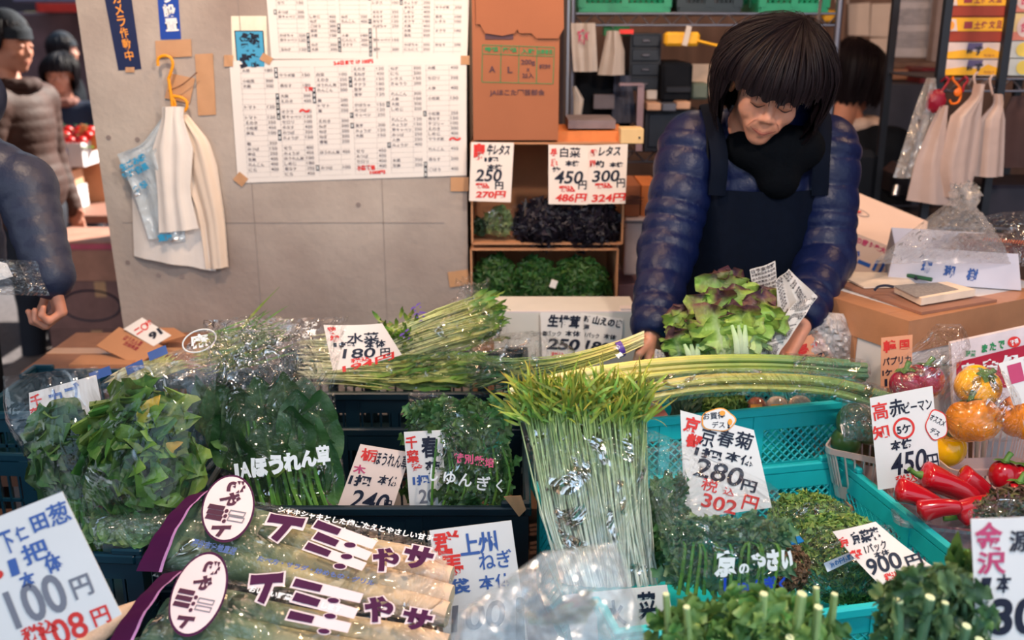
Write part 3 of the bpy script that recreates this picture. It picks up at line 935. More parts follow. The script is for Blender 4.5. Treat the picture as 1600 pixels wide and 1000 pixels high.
# sheaf of carrier bags on the hook
BAGW = mat('white_carrier', c8(236, 228, 222), .38, .02, 12, bump=.35, bscale=14)
BAGC = mat('cream_carrier', c8(226, 208, 192), .4, .04, 10, bump=.3, bscale=14)
def hanging(name, label, fr, quadrows, m, bulge=.008, z0=0, group=None, seed=0, root=None, nx=13):
    """a hung flat bag: rows of (left px,right px,y px) top to bottom, softly folded"""
    rg_ = np.random.default_rng(seed); ph = rg_.uniform(0, 6, 3)
    rows = []
    ys = np.array([r[2] for r in quadrows], float); n = 15
    t = np.linspace(0, 1, n); tk = np.linspace(0, 1, len(ys))
    lx = np.interp(t, tk, [r[0] for r in quadrows]); rx = np.interp(t, tk, [r[1] for r in quadrows]); yy = np.interp(t, tk, ys)
    yr = np.interp(t, tk, [r[3] if len(r) > 3 else r[2] for r in quadrows])
    a = np.linspace(0, 1, nx); G = []; G2 = []
    for i in range(n):
        row = []; row2 = []
        for k_ in range(nx):
            x, y = fr.L(lx[i] + (rx[i] - lx[i]) * a[k_], yy[i] + (yr[i] - yy[i]) * a[k_])
            fold = .006 * math.sin(a[k_] * 9 + ph[0] + t[i] * 1.5) * (1 - .4 * t[i]) + .004 * math.sin(a[k_] * 17 + ph[1])
            bz = bulge * math.sin(math.pi * a[k_])
            row.append(fr.P(x, y, z0 + bz + fold)); row2.append(fr.P(x, y, z0 - .002 + fold * .6 - bz * .1))
        G.append(row); G2.append(row2)
    b = MB(); b.grid(np.array(G)); b.grid(np.array(G2)[::-1])
    G, G2 = np.array(G), np.array(G2)
    for s_ in (0, -1):
        b.grid(np.stack([G[:, s_], G2[:, s_]], 0) if s_ == 0 else np.stack([G2[:, s_], G[:, s_]], 0))
    b.grid(np.stack([G2[-1], G[-1]], 0))
    o = mk(name, b, m, root, smooth=60)
    if root is None: tag(o, label, 'bag', group)
    return o
f4 = Fr((-0.6, 2.725, 1.3))
hanging('carrier_bag', 'large white carrier bag at the back of the sheaf on the pillar hook', f4, [(255, 290, 180), (232, 318, 215), (200, 330, 245), (203, 342, 320), (206, 335, 402, 425)], BAGW, seed=1, z0=-.012)
hanging('carrier_bag', 'cream carrier bag on the right of the sheaf on the pillar hook', f4, [(272, 292, 180), (280, 325, 220), (285, 338, 260), (312, 350, 340), (322, 356, 421, 418)], BAGC, seed=2, z0=-.004)
o = hanging('carrier_bag', 'pale bag with sky blue lettering half hidden in the hook sheaf', f4, [(256, 268, 182), (225, 262, 225), (186, 262, 240), (212, 285, 300), (235, 290, 372, 378)], film('blue_bag_film', .12, .2, 10, .5, haze=.5, hazecol=(.75, .85, .92)), seed=3, z0=.006)
b = MB(); 
for i, (px, py, r_) in enumerate(((212, 252, 25), (216, 266, 25), (224, 290, 30), (262, 368, 10))):
    put_text(b, f4, ['生ごみ袋', '築地青果', '市場', '東京'][i], px, py, 46 if i < 2 else 24, 12, rot=r_, z=.022, bold=.06)
mk('lettering', b, mat('sky_ink', c8(52, 160, 210), .4), o, smooth=0)
hanging('carrier_bag', 'short white carrier bag in front of the sheaf on the pillar hook', f4, [(256, 292, 166), (256, 290, 185), (242, 305, 230), (250, 300, 300), (252, 313, 362, 355)], BAGW, seed=4, z0=.016, bulge=.012)

# ---- price lists
VEG = ['チコリー', '長なす', '米なす', '水なす', 'オクラ', 'えのき', 'しめじ', 'きゅうり', '大根', '人参', 'かぼちゃ', 'キャベツ', '白菜', '小松菜', 'ほうれん草', '春菊', '水菜', 'ねぎ', '玉ねぎ', 'ごぼう', '里芋', '長芋', 'れんこん', 'セロリ', 'トマト', 'レタス', 'サラダ菜', 'みつば', 'せり', '大葉', 'みょうが', '生姜', 'にら', 'にんにく', '南瓜', '菜花', '芽キャベツ', '蕪']
def price_list(name, label, quad, cols, rows, seed, red, ytop, cw=0.62, gaps=.28, fr=None):
    fr = fr or wf
    rg_ = random.Random(seed)
    (x0, y0), (x1, y1), (x2, y2), (x3, y3) = quad
    o = card(name, label, 'price list', fr, quad, [], wave=.0006, thick=.0005)
    bi = lambda u, v_: ((1 - u) * (1 - v_) * x0 + u * (1 - v_) * x1 + u * v_ * x2 + (1 - u) * v_ * x3, (1 - u) * (1 - v_) * y0 + u * (1 - v_) * y1 + u * v_ * y2 + (1 - u) * v_ * y3)
    tx = MB(); ln = MB(); bk = MB(); bw = MB()
    rh = .90 / rows; cwd = .94 / cols
    def seg(u0, v0, u1, v1, t_):
        p, q = bi(u0, v0), bi(u1, v1)
        p, q = fr.L(*p), fr.L(*q); d = unit(q - p); nn = np.array([-d[1], d[0]]) * t_
        ln.add(fr.A(np.array([[*(p - nn), .0012], [*(q - nn), .0012], [*(q + nn), .0012], [*(p + nn), .0012]])), [(0, 1, 2, 3)])
    for c in range(cols):
        u0 = .03 + c * cwd; u1 = u0 + cwd * .98
        for r_ in range(rows + 1):
            v_ = ytop + r_ * rh
            if v_ < 1: seg(u0 + .012, v_, u1, v_, .00018)
        seg(u0 + cwd * .1, ytop, u0 + cwd * .1, .95, .0002); seg(u0 + cwd * .72, ytop, u0 + cwd * .72, .95, .00018)
        run = 0
        for r_ in range(rows):
            v_ = ytop + (r_ + .5) * rh
            if v_ > .97: break
            if rg_.random() < .14:
                px, py = bi(u0 + cwd * .05, v_)
                kk = rg_.choice([1, 1, 2, 3]); hh = rh * (y3 - y0)
                for j in range(kk):
                    px2, py2 = bi(u0 + cwd * .05, v_ + j * rh)
                    put_text(bk, fr, '■', px2, py2, cwd * (x1 - x0) * .085, hh * 1.02, z=.0013, bold=0)
                    put_text(bw, fr, rg_.choice('菜根葉茸果芋豆瓜'), px2, py2, cwd * (x1 - x0) * .06, hh * .7, z=.0016, bold=.02)
            if rg_.random() < gaps: continue
            s_ = rg_.choice(VEG); wv = len(s_) * cwd * (x1 - x0) * .105
            u = u0 + cwd * .14
            px, py = bi(u, v_)
            put_text(tx, fr, s_, px + wv / 2, py, wv, rh * (y3 - y0) * .62, z=.0014, bold=.012)
            pr = str(rg_.choice([100, 120, 150, 180, 200, 250, 300, 350, 400, 450]))
            px, py = bi(u0 + cwd * .86, v_)
            put_text(tx, fr, pr, px, py, cwd * (x1 - x0) * .2, rh * (y3 - y0) * .55, z=.0014, bold=.005)
    mk('ruling', ln, ink('G'), o, smooth=0); l_ = mk('lettering', tx, mat('print_ink', c8(104, 100, 112), .6), o, smooth=0); l_['label'] = 'grey printed lettering'
    mk('index_block', bk, ink('k'), o, smooth=0); mk('index_character', bw, ink('w'), o, smooth=0)
    rm = MB()
    for s_, px, py, w_, h_ in red: put_text(rm, fr, s_, px, py, w_, h_, z=.0016, bold=.05, rot=3)
    if red: mk('lettering', rm, ink('r'), o, smooth=0)['label'] = 'red handwritten lettering'
    return o
price_list('price_list', 'upper white printed price list on the pillar, cut by the top edge', [(411, -70), (735, -70), (730, 92), (424, 92)], 6, 20, 3, [], .03, gaps=.45)
price_list('price_list', 'lower white printed price list with red notes taped on the pillar', [(358, 95), (729, 90), (729, 274), (372, 286)], 6, 21, 8,
           [('2-6日まで 1P 100円', 552, 97, 62, 7), ('特売', 482, 139, 14, 7), ('〜', 476, 173, 18, 6), ('〜', 711, 217, 20, 6), ('小菜 特価', 572, 262, 28, 8), ('100円', 590, 269, 24, 6)], .06, fr=Fr((-0.6, WY - .0022, 1.3)))
card('shop_sticker', 'cream card with black brush character on sky blue, beside the price lists', 'sign', Fr((-0.6, WY - .0003, 1.3)), [(361, 25), (416, 25), (418, 100), (363, 100)],
     [('■', 391, 77, 45, 58, 'k', dict(bold=0)), ('■', 391, 77, 42, 55, 'c', dict(bold=0, z=.0014)), ('築', 391, 66, 34, 30, 'k', dict(bold=.09, z=.0017)), ('地', 391, 97, 34, 26, 'k', dict(bold=.09, z=.0017))],
     m=mat('cream_card', c8(232, 226, 208), .6))

# ================================================================ the stall: table, crates
TEAL = mat('teal_plastic', c8(30, 182, 188), .38, .08, 14, spec=.5)
TEALD = mat('dark_teal_plastic', c8(8, 52, 68), .38, .1, 14, spec=.5)
NAVYC = mat('dark_crate_plastic', c8(8, 32, 44), .38, .12, 14, spec=.5)

def crate(name, label, x, y, z, w, d, h, m, rz=0.0, style='slot', group=None, notch=True):
    t = thing(name, label, 'crate', (x, y, z), R(rz), group)
    th = .006
    b = MB(); b.box((0, 0, .004), (w - .02, d - .02, .008)); mk('base', b, m, t, world=False, smooth=0)
    b = MB()
    lip = .014
    for sx in (-1, 1): b.box((sx * (w / 2 - lip / 2), 0, h - .009), (lip, d, .018), bev=.003)
    for sy in (-1, 1): b.box((0, sy * (d / 2 - lip / 2), h - .009), (w - 2 * lip, lip, .018), bev=.003)
    if notch:
        for sx in (-1, 1):
            for sy in (-1, 1):
                b.box((sx * (w / 2 - .028), sy * (d / 2 - .007), h + .005), (.054, .013, .012), bev=.003)
                b.box((sx * (w / 2 - .007), sy * (d / 2 - .045), h + .005), (.013, .07, .012), bev=.003)
    mk('rim', b, m, t, world=False, smooth=30)
    for (ax, sg) in (('x', -1), ('x', 1), ('y', -1), ('y', 1)):
        L_ = w if ax == 'x' else d
        off = (d / 2 - .011) if ax == 'x' else (w / 2 - .011)
        b = MB()
        def bx(a, zz, la, lz, tt=th, dz=0):
            if ax == 'x': b.box((a, sg * (off + dz), zz), (la, tt, lz))
            else: b.box((sg * (off + dz), a, zz), (tt, la, lz))
        def bar(a0, z0, a1, z1, r_):
            p = [(a0, sg * off, z0), (a1, sg * off, z1)] if ax == 'x' else [(sg * off, a0, z0), (sg * off, a1, z1)]
            b.tube(p, r_, 4, cap=False)
        n = 3 if L_ > .5 else 2
        bx(0, .014, L_ - .03, .028)
        bx(0, h - .034, L_ - .03, .032)
        edges = np.linspace(-L_ / 2 + .02, L_ / 2 - .02, n + 1)
        for e_ in edges: bx(e_, h / 2, .03 if style == 'slot' else .022, h - .03, tt=.011)
        zlo, zhi = .028, h - .05
        zm = (zlo + zhi) / 2
        if style == 'slot':
            bx(0, zm, L_ - .03, .007)
            for i in range(n):
                k_ = 9
                for q in range(1, k_):
                    bx(edges[i] + (edges[i + 1] - edges[i]) * q / k_, zm, .0045, zhi - zlo)
                bx((edges[i] + edges[i + 1]) / 2, zm, .02, zhi - zlo)
        else:
            bx(0, zm, L_ - .03, .009, tt=.009)
            for i in range(n):
                a0, a1 = edges[i] + .01, edges[i + 1] - .01
                for (z0, z1) in ((zlo, zm), (zm, zhi)):
                    hh = z1 - z0; step = .018
                    q = a0 - hh
                    while q < a1:
                        s0, s1 = max(q, a0), min(q + hh, a1)
                        if s1 > s0: bar(s0, z0 + s0 - q, s1, z0 + s1 - q, .0025)
                        s0, s1 = max(a0, q), min(q + hh, a1)
                        if s1 > s0: bar(s0, z1 - (s0 - q), s1, z1 - (s1 - q), .0025)
                        q += step
                if i == 1 or n == 2: bx((a0 + a1) / 2, zm + (zhi - zlo) * .25, (a1 - a0) * .45, (zhi - zlo) * .5, tt=.004)
        mk('side_panel', b, m, t, world=False, smooth=0)
    return t

def table(name, label, x0, x1, y0, y1, ztop, m):
    t = thing(name, label, 'table', ((x0 + x1) / 2, (y0 + y1) / 2, 0))
    b = MB(); b.box(((x0 + x1) / 2, (y0 + y1) / 2, ztop - .015), (x1 - x0, y1 - y0, .03)); mk('top', b, m, t, smooth=0)
    for x in (x0 + .04, x1 - .04):
        for y in (y0 + .04, y1 - .04):
            b = MB(); b.box((x, y, ztop / 2 - .015), (.04, .04, ztop - .03)); mk('leg', b, DARKM, t, smooth=0)
    return t
BOARD = mat('stall_board', c8(92, 66, 56), .8, .2, 6)
table('display_table', 'low brown display table carrying the front crates', -1.22, .785, .62, 2.04, .50, BOARD)
table('display_table', 'taller brown table carrying the rear row of crates', -1.22, .06, 2.05, 2.36, .58, BOARD)
crate('vegetable_crate', 'dark slotted crate of spinach in the middle of the stall', -.275, 1.815, .50, .62, .38, .215, NAVYC)
crate('vegetable_crate', 'dark slotted crate at front left holding the turnip greens', -.93, 1.72, .50, .64, .40, .19, TEALD, rz=-4)
crate('vegetable_crate', 'dark slotted crate behind the spinach, piled with long mizuna bags', -.26, 2.20, .58, .60, .30, .195, NAVYC)
crate('vegetable_crate', 'dark crate at the back left below the pillar', -.89, 2.21, .58, .62, .30, .145, TEALD)
crate('vegetable_crate', 'bright teal lattice crate of kale at front right', .405, 1.535, .50, .64, .50, .215, TEAL, rz=12, style='lattice')
crate('vegetable_crate', 'bright teal lattice crate behind and above the kale crate', .36, 1.975, .585, .64, .32, .235, TEAL, rz=13.5, style='lattice')
b = MB(); b.box((.36, 1.95, .541), (.5, .16, .08)); 
tag(mk('riser_box', b, CARD_, smooth=0), 'brown box hidden under the rear teal crate', 'box')
# tape on the crate corner
f5 = Fr((.035, 1.622, .7), tilt=0)
card('tape_strip', 'torn kraft tape on the front right corner of the spinach crate', 'tape', Fr((.02, 1.6185, .7)), [(787, 776), (814, 774), (822, 796), (811, 808)], [], m=TAPE, wave=.001)

# ================================================================ price cards
P = dict
SH = .18
CREAM = mat('card_cream', c8(240, 226, 218), .6, .02)
ORANGE_P = mat('card_orange', c8(232, 160, 122), .65, .03)
# in the open cartons
cf = Fr(W(770, 310, 2.695))
card('price_card', 'white price card 250 on the left of the upper open carton', 'price card', cf, [(736, 222), (803, 223), (798, 316), (733, 314)],
     [('自', 749, 231, 17, 14, 'r', P(bold=.08)), ('野', 748, 244, 17, 12, 'r', P(bold=.08)), ('牛レタス', 779, 234, 36, 17, 'k', P(bold=.04, shear=SH)), ('1把', 768, 249, 22, 8, 'k', P(bold=.06)), ('本体', 773, 261, 24, 9, 'k', P(bold=.05)),
      ('250', 764, 274, 40, 19, 'k', P(bold=.02, shear=SH)), ('円', 780, 290, 13, 12, 'k', P(bold=.03)), ('税込', 754, 290, 22, 9, 'r', P(bold=.06)), ('270円', 767, 304, 46, 12, 'r', P(bold=.04, shear=SH))], m=CREAM)
card('price_card', 'white price card 450 in the middle of the upper open carton', 'price card', cf, [(857, 226), (920, 227), (918, 320), (857, 319)],
     [('兵', 865, 238, 11, 13, 'r', P(bold=.06)), ('庫', 866, 254, 11, 13, 'r', P(bold=.06)), ('白菜', 891, 238, 32, 16, 'k', P(bold=.02)), ('本体', 894, 255, 22, 9, 'k', P(bold=.05)), ('約', 869, 265, 13, 9, 'k', P(bold=.04)),
      ('450', 889, 277, 44, 20, 'k', P(bold=.02, shear=SH)), ('円', 910, 289, 13, 14, 'k', P(bold=.02)), ('税込', 886, 295, 26, 10, 'r', P(bold=.06)), ('486円', 892, 309, 48, 14, 'r', P(bold=.035, shear=SH))], m=CREAM)
card('price_card', 'white price card 300 on the right of the upper open carton', 'price card', Fr(W(770, 310, 2.69)), [(920, 227), (981, 225), (977, 318), (918, 319)],
     [('静', 928, 239, 11, 12, 'r', P(bold=.08)), ('岡', 926, 256, 9, 11, 'r', P(bold=.06)), ('レタス', 953, 236, 34, 15, 'k', P(bold=.03, shear=SH)), ('約', 937, 256, 14, 11, 'k', P(bold=.05)), ('本体', 963, 257, 22, 8, 'k', P(bold=.05)),
      ('300', 947, 275, 42, 18, 'k', P(bold=.02, shear=SH)), ('円', 970, 286, 13, 14, 'k', P(bold=.02)), ('税込', 943, 290, 28, 9, 'r', P(bold=.06)), ('324円', 951, 309, 52, 14, 'r', P(bold=.035, shear=SH))], m=CREAM)
# mushroom cards behind the crates
mf = Fr(W(905, 520, 2.405), tilt=4)
card('price_card', 'white mushroom price card 250 before the white carton strip', 'price card', mf, [(844, 488), (909, 491), (916, 560), (847, 560)],
     [('生椎茸', 881, 502, 50, 20, 'k', P(bold=.045, shear=.1)), ('1', 851, 521, 6, 7, 'k', P(bold=.06)), ('パック', 865, 521, 24, 8, 'k', P(bold=.02)), ('本体', 895, 521, 24, 9, 'k', P(bold=.03)), ('250', 881, 538, 50, 18, 'k', P(bold=.04, shear=SH)), ('税込', 872, 554, 22, 8, 'r', P(bold=.02))])
card('price_card', 'white enoki price card 180 right of the mushroom card', 'price card', Fr(W(905, 520, 2.415), tilt=4), [(908, 489), (974, 499), (970, 545), (914, 556)],
     [('新', 917, 498, 10, 10, 'k', P(bold=.03)), ('潟', 916, 511, 9, 9, 'k', P(bold=.03)), ('山えのき', 949, 503, 46, 13, 'k', P(bold=.04, shear=.1)), ('1パック', 925, 524, 22, 8, 'k', P(bold=.02)), ('本体', 953, 526, 20, 8, 'k', P(bold=.03)), ('180', 934, 541, 38, 15, 'k', P(bold=.04, shear=SH))])
# mizuna card, curling
card('price_card', 'curled white mizuna price card 180 leaning on the long bags', 'price card', Fr(W(570, 578, 1.94), tilt=24, roll=0), [(509, 510), (598, 506), (631, 557), (522, 580)],
     [('茨', 521, 518, 13, 11, 'r', P(bold=.06)), ('城', 525, 530, 14, 10, 'r', P(bold=.06)), ('水菜', 568, 528, 50, 16, 'k', P(bold=.02)), ('1把', 539, 539, 32, 8, 'k', P(bold=.05)), ('本体', 587, 538, 34, 12, 'k', P(bold=.03)),
      ('180', 562, 552, 50, 15, 'k', P(bold=.015, shear=SH)), ('円', 603, 551, 16, 12, 'k', P(bold=.02)), ('税込', 564, 562, 32, 7, 'r', P(bold=.03, rot=6)), ('194円', 577, 567, 84, 11, 'r', P(bold=.02, shear=SH, rot=12))], m=CREAM, curve=.016)
# turnip card inside the bag on the left
card('price_card', 'white turnip price card behind the leftmost greens bag', 'price card', Fr(W(100, 640, 1.80), tilt=12), [(45, 614), (150, 586), (166, 670), (48, 672)],
     [('千', 57, 626, 18, 20, 'r', P(bold=.03)), ('葉', 58, 646, 20, 20, 'r', P(bold=.03)), ('カブ', 102, 618, 52, 32, 'b', P(bold=.03)), ('1束', 95, 648, 30, 18, 'b', P(bold=.03))])
# spinach card and chiba card
card('price_card', 'pale spinach price card 240 leaning in the dark crate', 'price card', Fr(W(590, 790, 1.685), tilt=14), [(563, 694), (642, 707), (588, 874), (500, 866)],
     [('栃', 577, 711, 26, 20, 'r', P(bold=.02)), ('木', 562, 733, 20, 14, 'm', P(bold=.03)), ('ほうれん草', 612, 719, 52, 22, 'k', P(bold=.02, shear=.1)), ('1把', 563, 751, 34, 18, 'k', P(bold=.04, shear=.2)), ('本体', 607, 751, 32, 16, 'k', P(bold=.02, shear=.2)),
      ('240', 578, 783, 58, 30, 'k', P(bold=.015, shear=.25)), ('円', 606, 788, 12, 14, 'k', P(bold=.02))], m=mat('card_pink', c8(240, 214, 202), .6, .02))
card('price_card', 'white upright chiba price card half hidden by the small shungiku bag', 'price card', Fr(W(655, 790, 1.678), tilt=8), [(631, 675), (690, 672), (704, 868), (646, 868)],
     [('千', 643, 691, 18, 20, 'r', P(bold=.03)), ('葉', 645, 713, 20, 20, 'r', P(bold=.04)), ('産', 651, 730, 18, 14, 'r', P(bold=.04)), ('春', 671, 698, 26, 34, 'k', P(bold=.03)), ('菊', 676, 730, 24, 20, 'k', P(bold=.03)), ('1把', 658, 750, 26, 16, 'b', P(bold=.05)), ('20', 668, 775, 26, 22, 'G', P(bold=.02))])
# gunma negi card
card('price_card', 'white upright negi price card in front of the dark spinach crate', 'price card', Fr(W(750, 930, 1.42), tilt=13), [(671, 829), (799, 813), (826, 1010), (700, 1040)],
     [('群', 698, 848, 42, 36, 'r', P(bold=.025)), ('馬', 706, 884, 36, 34, 'r', P(bold=.025)), ('上', 733, 850, 30, 34, 'b', P(bold=.025)), ('州', 762, 847, 30, 34, 'b', P(bold=.025)), ('ねぎ', 774, 874, 52, 28, 'b', P(bold=.012)), ('1袋', 714, 916, 42, 24, 'b', P(bold=.03)),
      ('本体', 774, 908, 52, 22, 'b', P(bold=.02)), ('100', 748, 962, 84, 42, 'G', P(bold=.02, shear=SH))])
# lower left 100 yen card
card('price_card', 'big tilted white price card 100 at the lower left corner', 'price card', Fr(W(90, 930, 1.13), tilt=16), [(-110, 850), (97, 768), (190, 960), (-20, 1075)],
     [('下', 12, 847, 22, 36, 'b', P(bold=.02)), ('仁', 34, 833, 18, 24, 'b', P(bold=.03)), ('田', 62, 816, 26, 26, 'b', P(bold=.03)), ('葱', 92, 802, 34, 34, 'b', P(bold=.015)), ('1', 22, 886, 14, 26, 'b', P(bold=.05, shear=.1)), ('把', 56, 862, 44, 32, 'b', P(bold=.02)),
      ('本', 44, 906, 26, 26, 'b', P(bold=.03)), ('体', 84, 880, 28, 28, 'b', P(bold=.03)), ('100', 58, 938, 92, 62, 'G', P(bold=.02, rot=0)), ('円', 128, 916, 32, 34, 'G', P(bold=.02)), ('税込', 62, 984, 58, 24, 'r', P(bold=.03)), ('108', 100, 985, 74, 42, 'r', P(bold=.015)), ('円', 158, 962, 28, 28, 'r', P(bold=.02)), ('●', -3, 898, 18, 14, 'r', P(bold=0))])
# kyoto shungiku card
ks = card('price_card', 'white price card 280 with an orange bubble sticker before the teal crates', 'price card', Fr(W(1135, 790, 1.455), tilt=14), [(1063, 641), (1178, 672), (1206, 793), (1070, 812)],
     [('京', 1081, 664, 24, 26, 'r', P(bold=.03)), ('都', 1084, 689, 26, 22, 'r', P(bold=.06)), ('京', 1106, 683, 24, 30, 'k', P(bold=.01)), ('春', 1134, 685, 26, 26, 'k', P(bold=.015)), ('菊', 1162, 688, 28, 26, 'k', P(bold=.015)), ('1把', 1107, 709, 44, 16, 'k', P(bold=.04)), ('本体', 1157, 717, 48, 16, 'k', P(bold=.02)),
      ('280', 1124, 738, 76, 30, 'k', P(bold=.015, shear=.1)), ('円', 1170, 759, 24, 18, 'k', P(bold=.03)), ('税', 1109, 758, 26, 20, 'r', P(bold=.01)), ('込', 1139, 768, 18, 12, 'r', P(bold=.005)), ('302', 1124, 787, 56, 22, 'r', P(bold=.02)), ('円', 1172, 786, 24, 24, 'r', P(bold=.02))])
def blob_sticker(root, fr, px, py, rx, ry, texts, seed, edge='r', z=.002, lab=None, tail=None):
    rg_ = random.Random(seed); n = 40
    out = []
    for sc, zz in ((1.0, z), (.92, z + .0006)):
        b = MB(); pts = []
        for i in range(n):
            a = 2 * math.pi * i / n
            k_ = sc * (1 + .05 * math.sin(5 * a + seed) + .03 * math.sin(3 * a))
            x, y = fr.L(px + rx * k_ * math.cos(a), py + ry * k_ * math.sin(a)); pts.append((x, y, zz))
        pb = [(p[0], p[1], p[2] - .0005) for p in pts]
        A = fr.A(np.array(pts)); B = fr.A(np.array(pb)); c = fr.L(px, py)
        b.add(np.vstack([A, B]), [tuple(range(n))[::-1]] + [(i, (i + 1) % n, n + (i + 1) % n, n + i) for i in range(n)])
        o = mk('sticker' if sc == 1.0 else 'sticker_face', b, ink(edge) if sc == 1.0 else PAPER(), root if sc == 1.0 else out[0], smooth=0); out.append(o)
    b = MB()
    for t in texts:
        s_, x, y, w_, h_ = t[:5]; put_text(b, fr, s_, x, y, w_, h_, z=z + .0014, **(t[5] if len(t) > 5 else {}))
    mk('lettering', b, ink('k'), out[0], smooth=0)
    return out[0]
fk = Fr(W(1135, 790, 1.455), tilt=14)
blob_sticker(ks, fk, 1122, 656, 27, 18, [('お買得', 1115, 649, 34, 11, P(bold=.01, rot=4)), ('デス', 1122, 663, 20, 10, P(bold=.01)), ('!', 1138, 663, 4, 12, P(bold=.06))], 2, edge='o')
b = MB(); put_text(b, fk, '●', 1128, 645, 9, 8, z=.0036); put_text(b, fk, '●', 1140, 659, 7, 10, z=.0036); mk('sticker_dot', b, ink('o'), ks, smooth=0)
# red piman card
kp = card('price_card', 'tall white price card 450 with a red edged sticker by the red peppers', 'price card', Fr(W(1415, 760, 1.70), tilt=10), [(1359, 622), (1457, 603), (1470, 750), (1372, 766)],
     [('高', 1375, 642, 24, 28, 'r', P(bold=.015)), ('知', 1376, 675, 26, 22, 'r', P(bold=.02)), ('赤', 1401, 637, 24, 28, 'k', P(bold=.02)), ('ピーマン', 1434, 634, 44, 18, 'k', P(bold=.015)), ('○', 1412, 669, 34, 34, 'r', P(bold=-.005)), ('5ケ', 1412, 670, 22, 14, 'k', P(bold=.03)), ('本体', 1408, 694, 34, 16, 'k', P(bold=.04)),
      ('450', 1420, 722, 56, 34, 'k', P(bold=.015, shear=SH)), ('円', 1458, 722, 17, 26, 'k', P(bold=.015)), ('税込', 1416, 748, 34, 15, 'r', P(bold=.02)), ('0', 1424, 763, 12, 10, 'r')])
blob_sticker(kp, Fr(W(1415, 760, 1.70), tilt=10), 1463, 664, 17, 24, [('オススメ', 1464, 656, 26, 10, P(bold=.02, rot=-28)), ('デス', 1460, 674, 16, 9, P(bold=.02, rot=-28))], 5)
# kale card
card('price_card', 'curled white price card 900 lying on the kale packs', 'price card', Fr(W(1385, 880, 1.40), tilt=38), [(1291, 836), (1368, 815), (1470, 906), (1392, 930)],
     [('京', 1313, 850, 20, 16, 'r', P(bold=.05)), ('都', 1334, 868, 24, 16, 'r', P(bold=.08)), ('京菜花', 1350, 838, 50, 20, 'k', P(bold=.05)), ('1パック', 1367, 855, 38, 14, 'k', P(bold=.02)), ('本体', 1377, 865, 26, 9, 'k', P(bold=.03)),
      ('900', 1380, 881, 56, 26, 'k', P(bold=.02)), ('円', 1424, 877, 22, 18, 'k', P(bold=.03)), ('税込', 1393, 900, 24, 12, 'r', P(bold=.04)), ('9', 1400, 912, 10, 14, 'r'), ('円', 1458, 903, 14, 10, 'r', P(bold=.03))], m=CREAM, curve=.008)
# kanazawa card and the small card behind the foreground bag
card('price_card', 'blue white price card with two crimson characters at the lower right edge', 'price card', Fr(W(1560, 960, 1.06), tilt=8), [(1517, 811), (1680, 806), (1690, 1030), (1528, 1040)],
     [('金', 1544, 838, 44, 46, 'm', P(bold=.03)), ('沢', 1549, 879, 46, 36, 'm', P(bold=.03)), ('源', 1593, 845, 34, 34, 'k', P(bold=.02)), ('助', 1635, 845, 34, 34, 'k', P(bold=.02)), ('1', 1539, 915, 15, 26, 'k', P(bold=.06, shear=.15)), ('本', 1568, 911, 24, 30, 'k', P(bold=.03)), ('300', 1605, 962, 110, 58, 'k', P(bold=.035))])
card('price_card', 'white price card with one black character behind the cut celery leaves', 'price card', Fr(W(1020, 960, 1.33), tilt=10), [(880, 930), (1042, 914), (1062, 1010), (900, 1030)],
     [('水', 960, 960, 36, 46, 'k', P(bold=.03)), ('菜', 1011, 946, 30, 44, 'k', P(bold=.03))], m=CREAM)
# cards on the right hand cartons
card('price_card', 'orange paprika price card stuck on the taped foam box', 'price card', Fr(W(1400, 570, 1.965), tilt=2), [(1377, 528), (1426, 523), (1424, 606), (1376, 606)],
     [('韓', 1390, 541, 20, 19, 'r', P(bold=.04)), ('国', 1413, 538, 15, 15, 'r', P(bold=.03)), ('パプリカ', 1401, 563, 44, 13, 'k', P(bold=.025)), ('1ケ', 1386, 582, 15, 10, 'k', P(bold=.05)), ('本体', 1408, 579, 18, 9, 'k', P(bold=.02)), ('130', 1400, 596, 36, 12, 'k', P(bold=.03))], m=ORANGE_P)
card('price_card', 'orange piman price card beside the newspaper wrapped lettuce', 'price card', Fr(W(1270, 560, 2.10), tilt=12), [(1237, 534), (1281, 518), (1304, 560), (1246, 575)],
     [('高', 1254, 546, 18, 18, 'r', P(bold=.04)), ('知', 1278, 540, 18, 16, 'r', P(bold=.04)), ('ピーマン', 1278, 557, 34, 10, 'k', P(bold=.05))], m=ORANGE_P)
card('price_card', 'white card with a pink stamp at the right edge by the yellow paprika', 'price card', Fr(W(1600, 630, 1.78), tilt=10), [(1560, 568), (1625, 550), (1640, 620), (1584, 634)],
     [('■', 1587, 583, 22, 30, 'm', P(bold=0)), ('韓', 1606, 568, 10, 22, 'b', P(bold=.02)), ('国', 1622, 566, 10, 22, 'b')])

# ================================================================ vegetables of the stall
G_SPIN = leafmat('spinach_leaf', [(0, c8(120, 165, 80)), (.35, c8(52, 92, 48)), (1, c8(38, 78, 44))], rib=c8(110, 150, 84), ribw=.05, island=.3)
G_STEM = leafmat('spinach_stem', [(0, c8(120, 168, 78)), (.5, c8(96, 150, 60)), (1, c8(70, 118, 56))], island=.25)
G_TURN = leafmat('turnip_leaf', [(0, c8(110, 145, 90)), (.4, c8(48, 84, 56)), (1, c8(74, 108, 62))], rib=c8(140, 168, 110), ribw=.05, island=.35, hue=.03)
G_CHOY = leafmat('choy_leaf', [(0, c8(120, 160, 80)), (.45, c8(58, 102, 52)), (1, c8(92, 130, 54))], rib=c8(160, 185, 110), ribw=.05, island=.4, hue=.03)
G_SHUN = leafmat('shungiku_leaf', [(0, c8(110, 150, 80)), (.5, c8(64, 104, 60)), (1, c8(78, 116, 62))], island=.4, hue=.03)
G_MIZ = leafmat('mizuna_leaf', [(0, c8(190, 190, 110)), (.5, c8(120, 152, 62)), (1, c8(70, 118, 48))], island=.4, hue=.03)
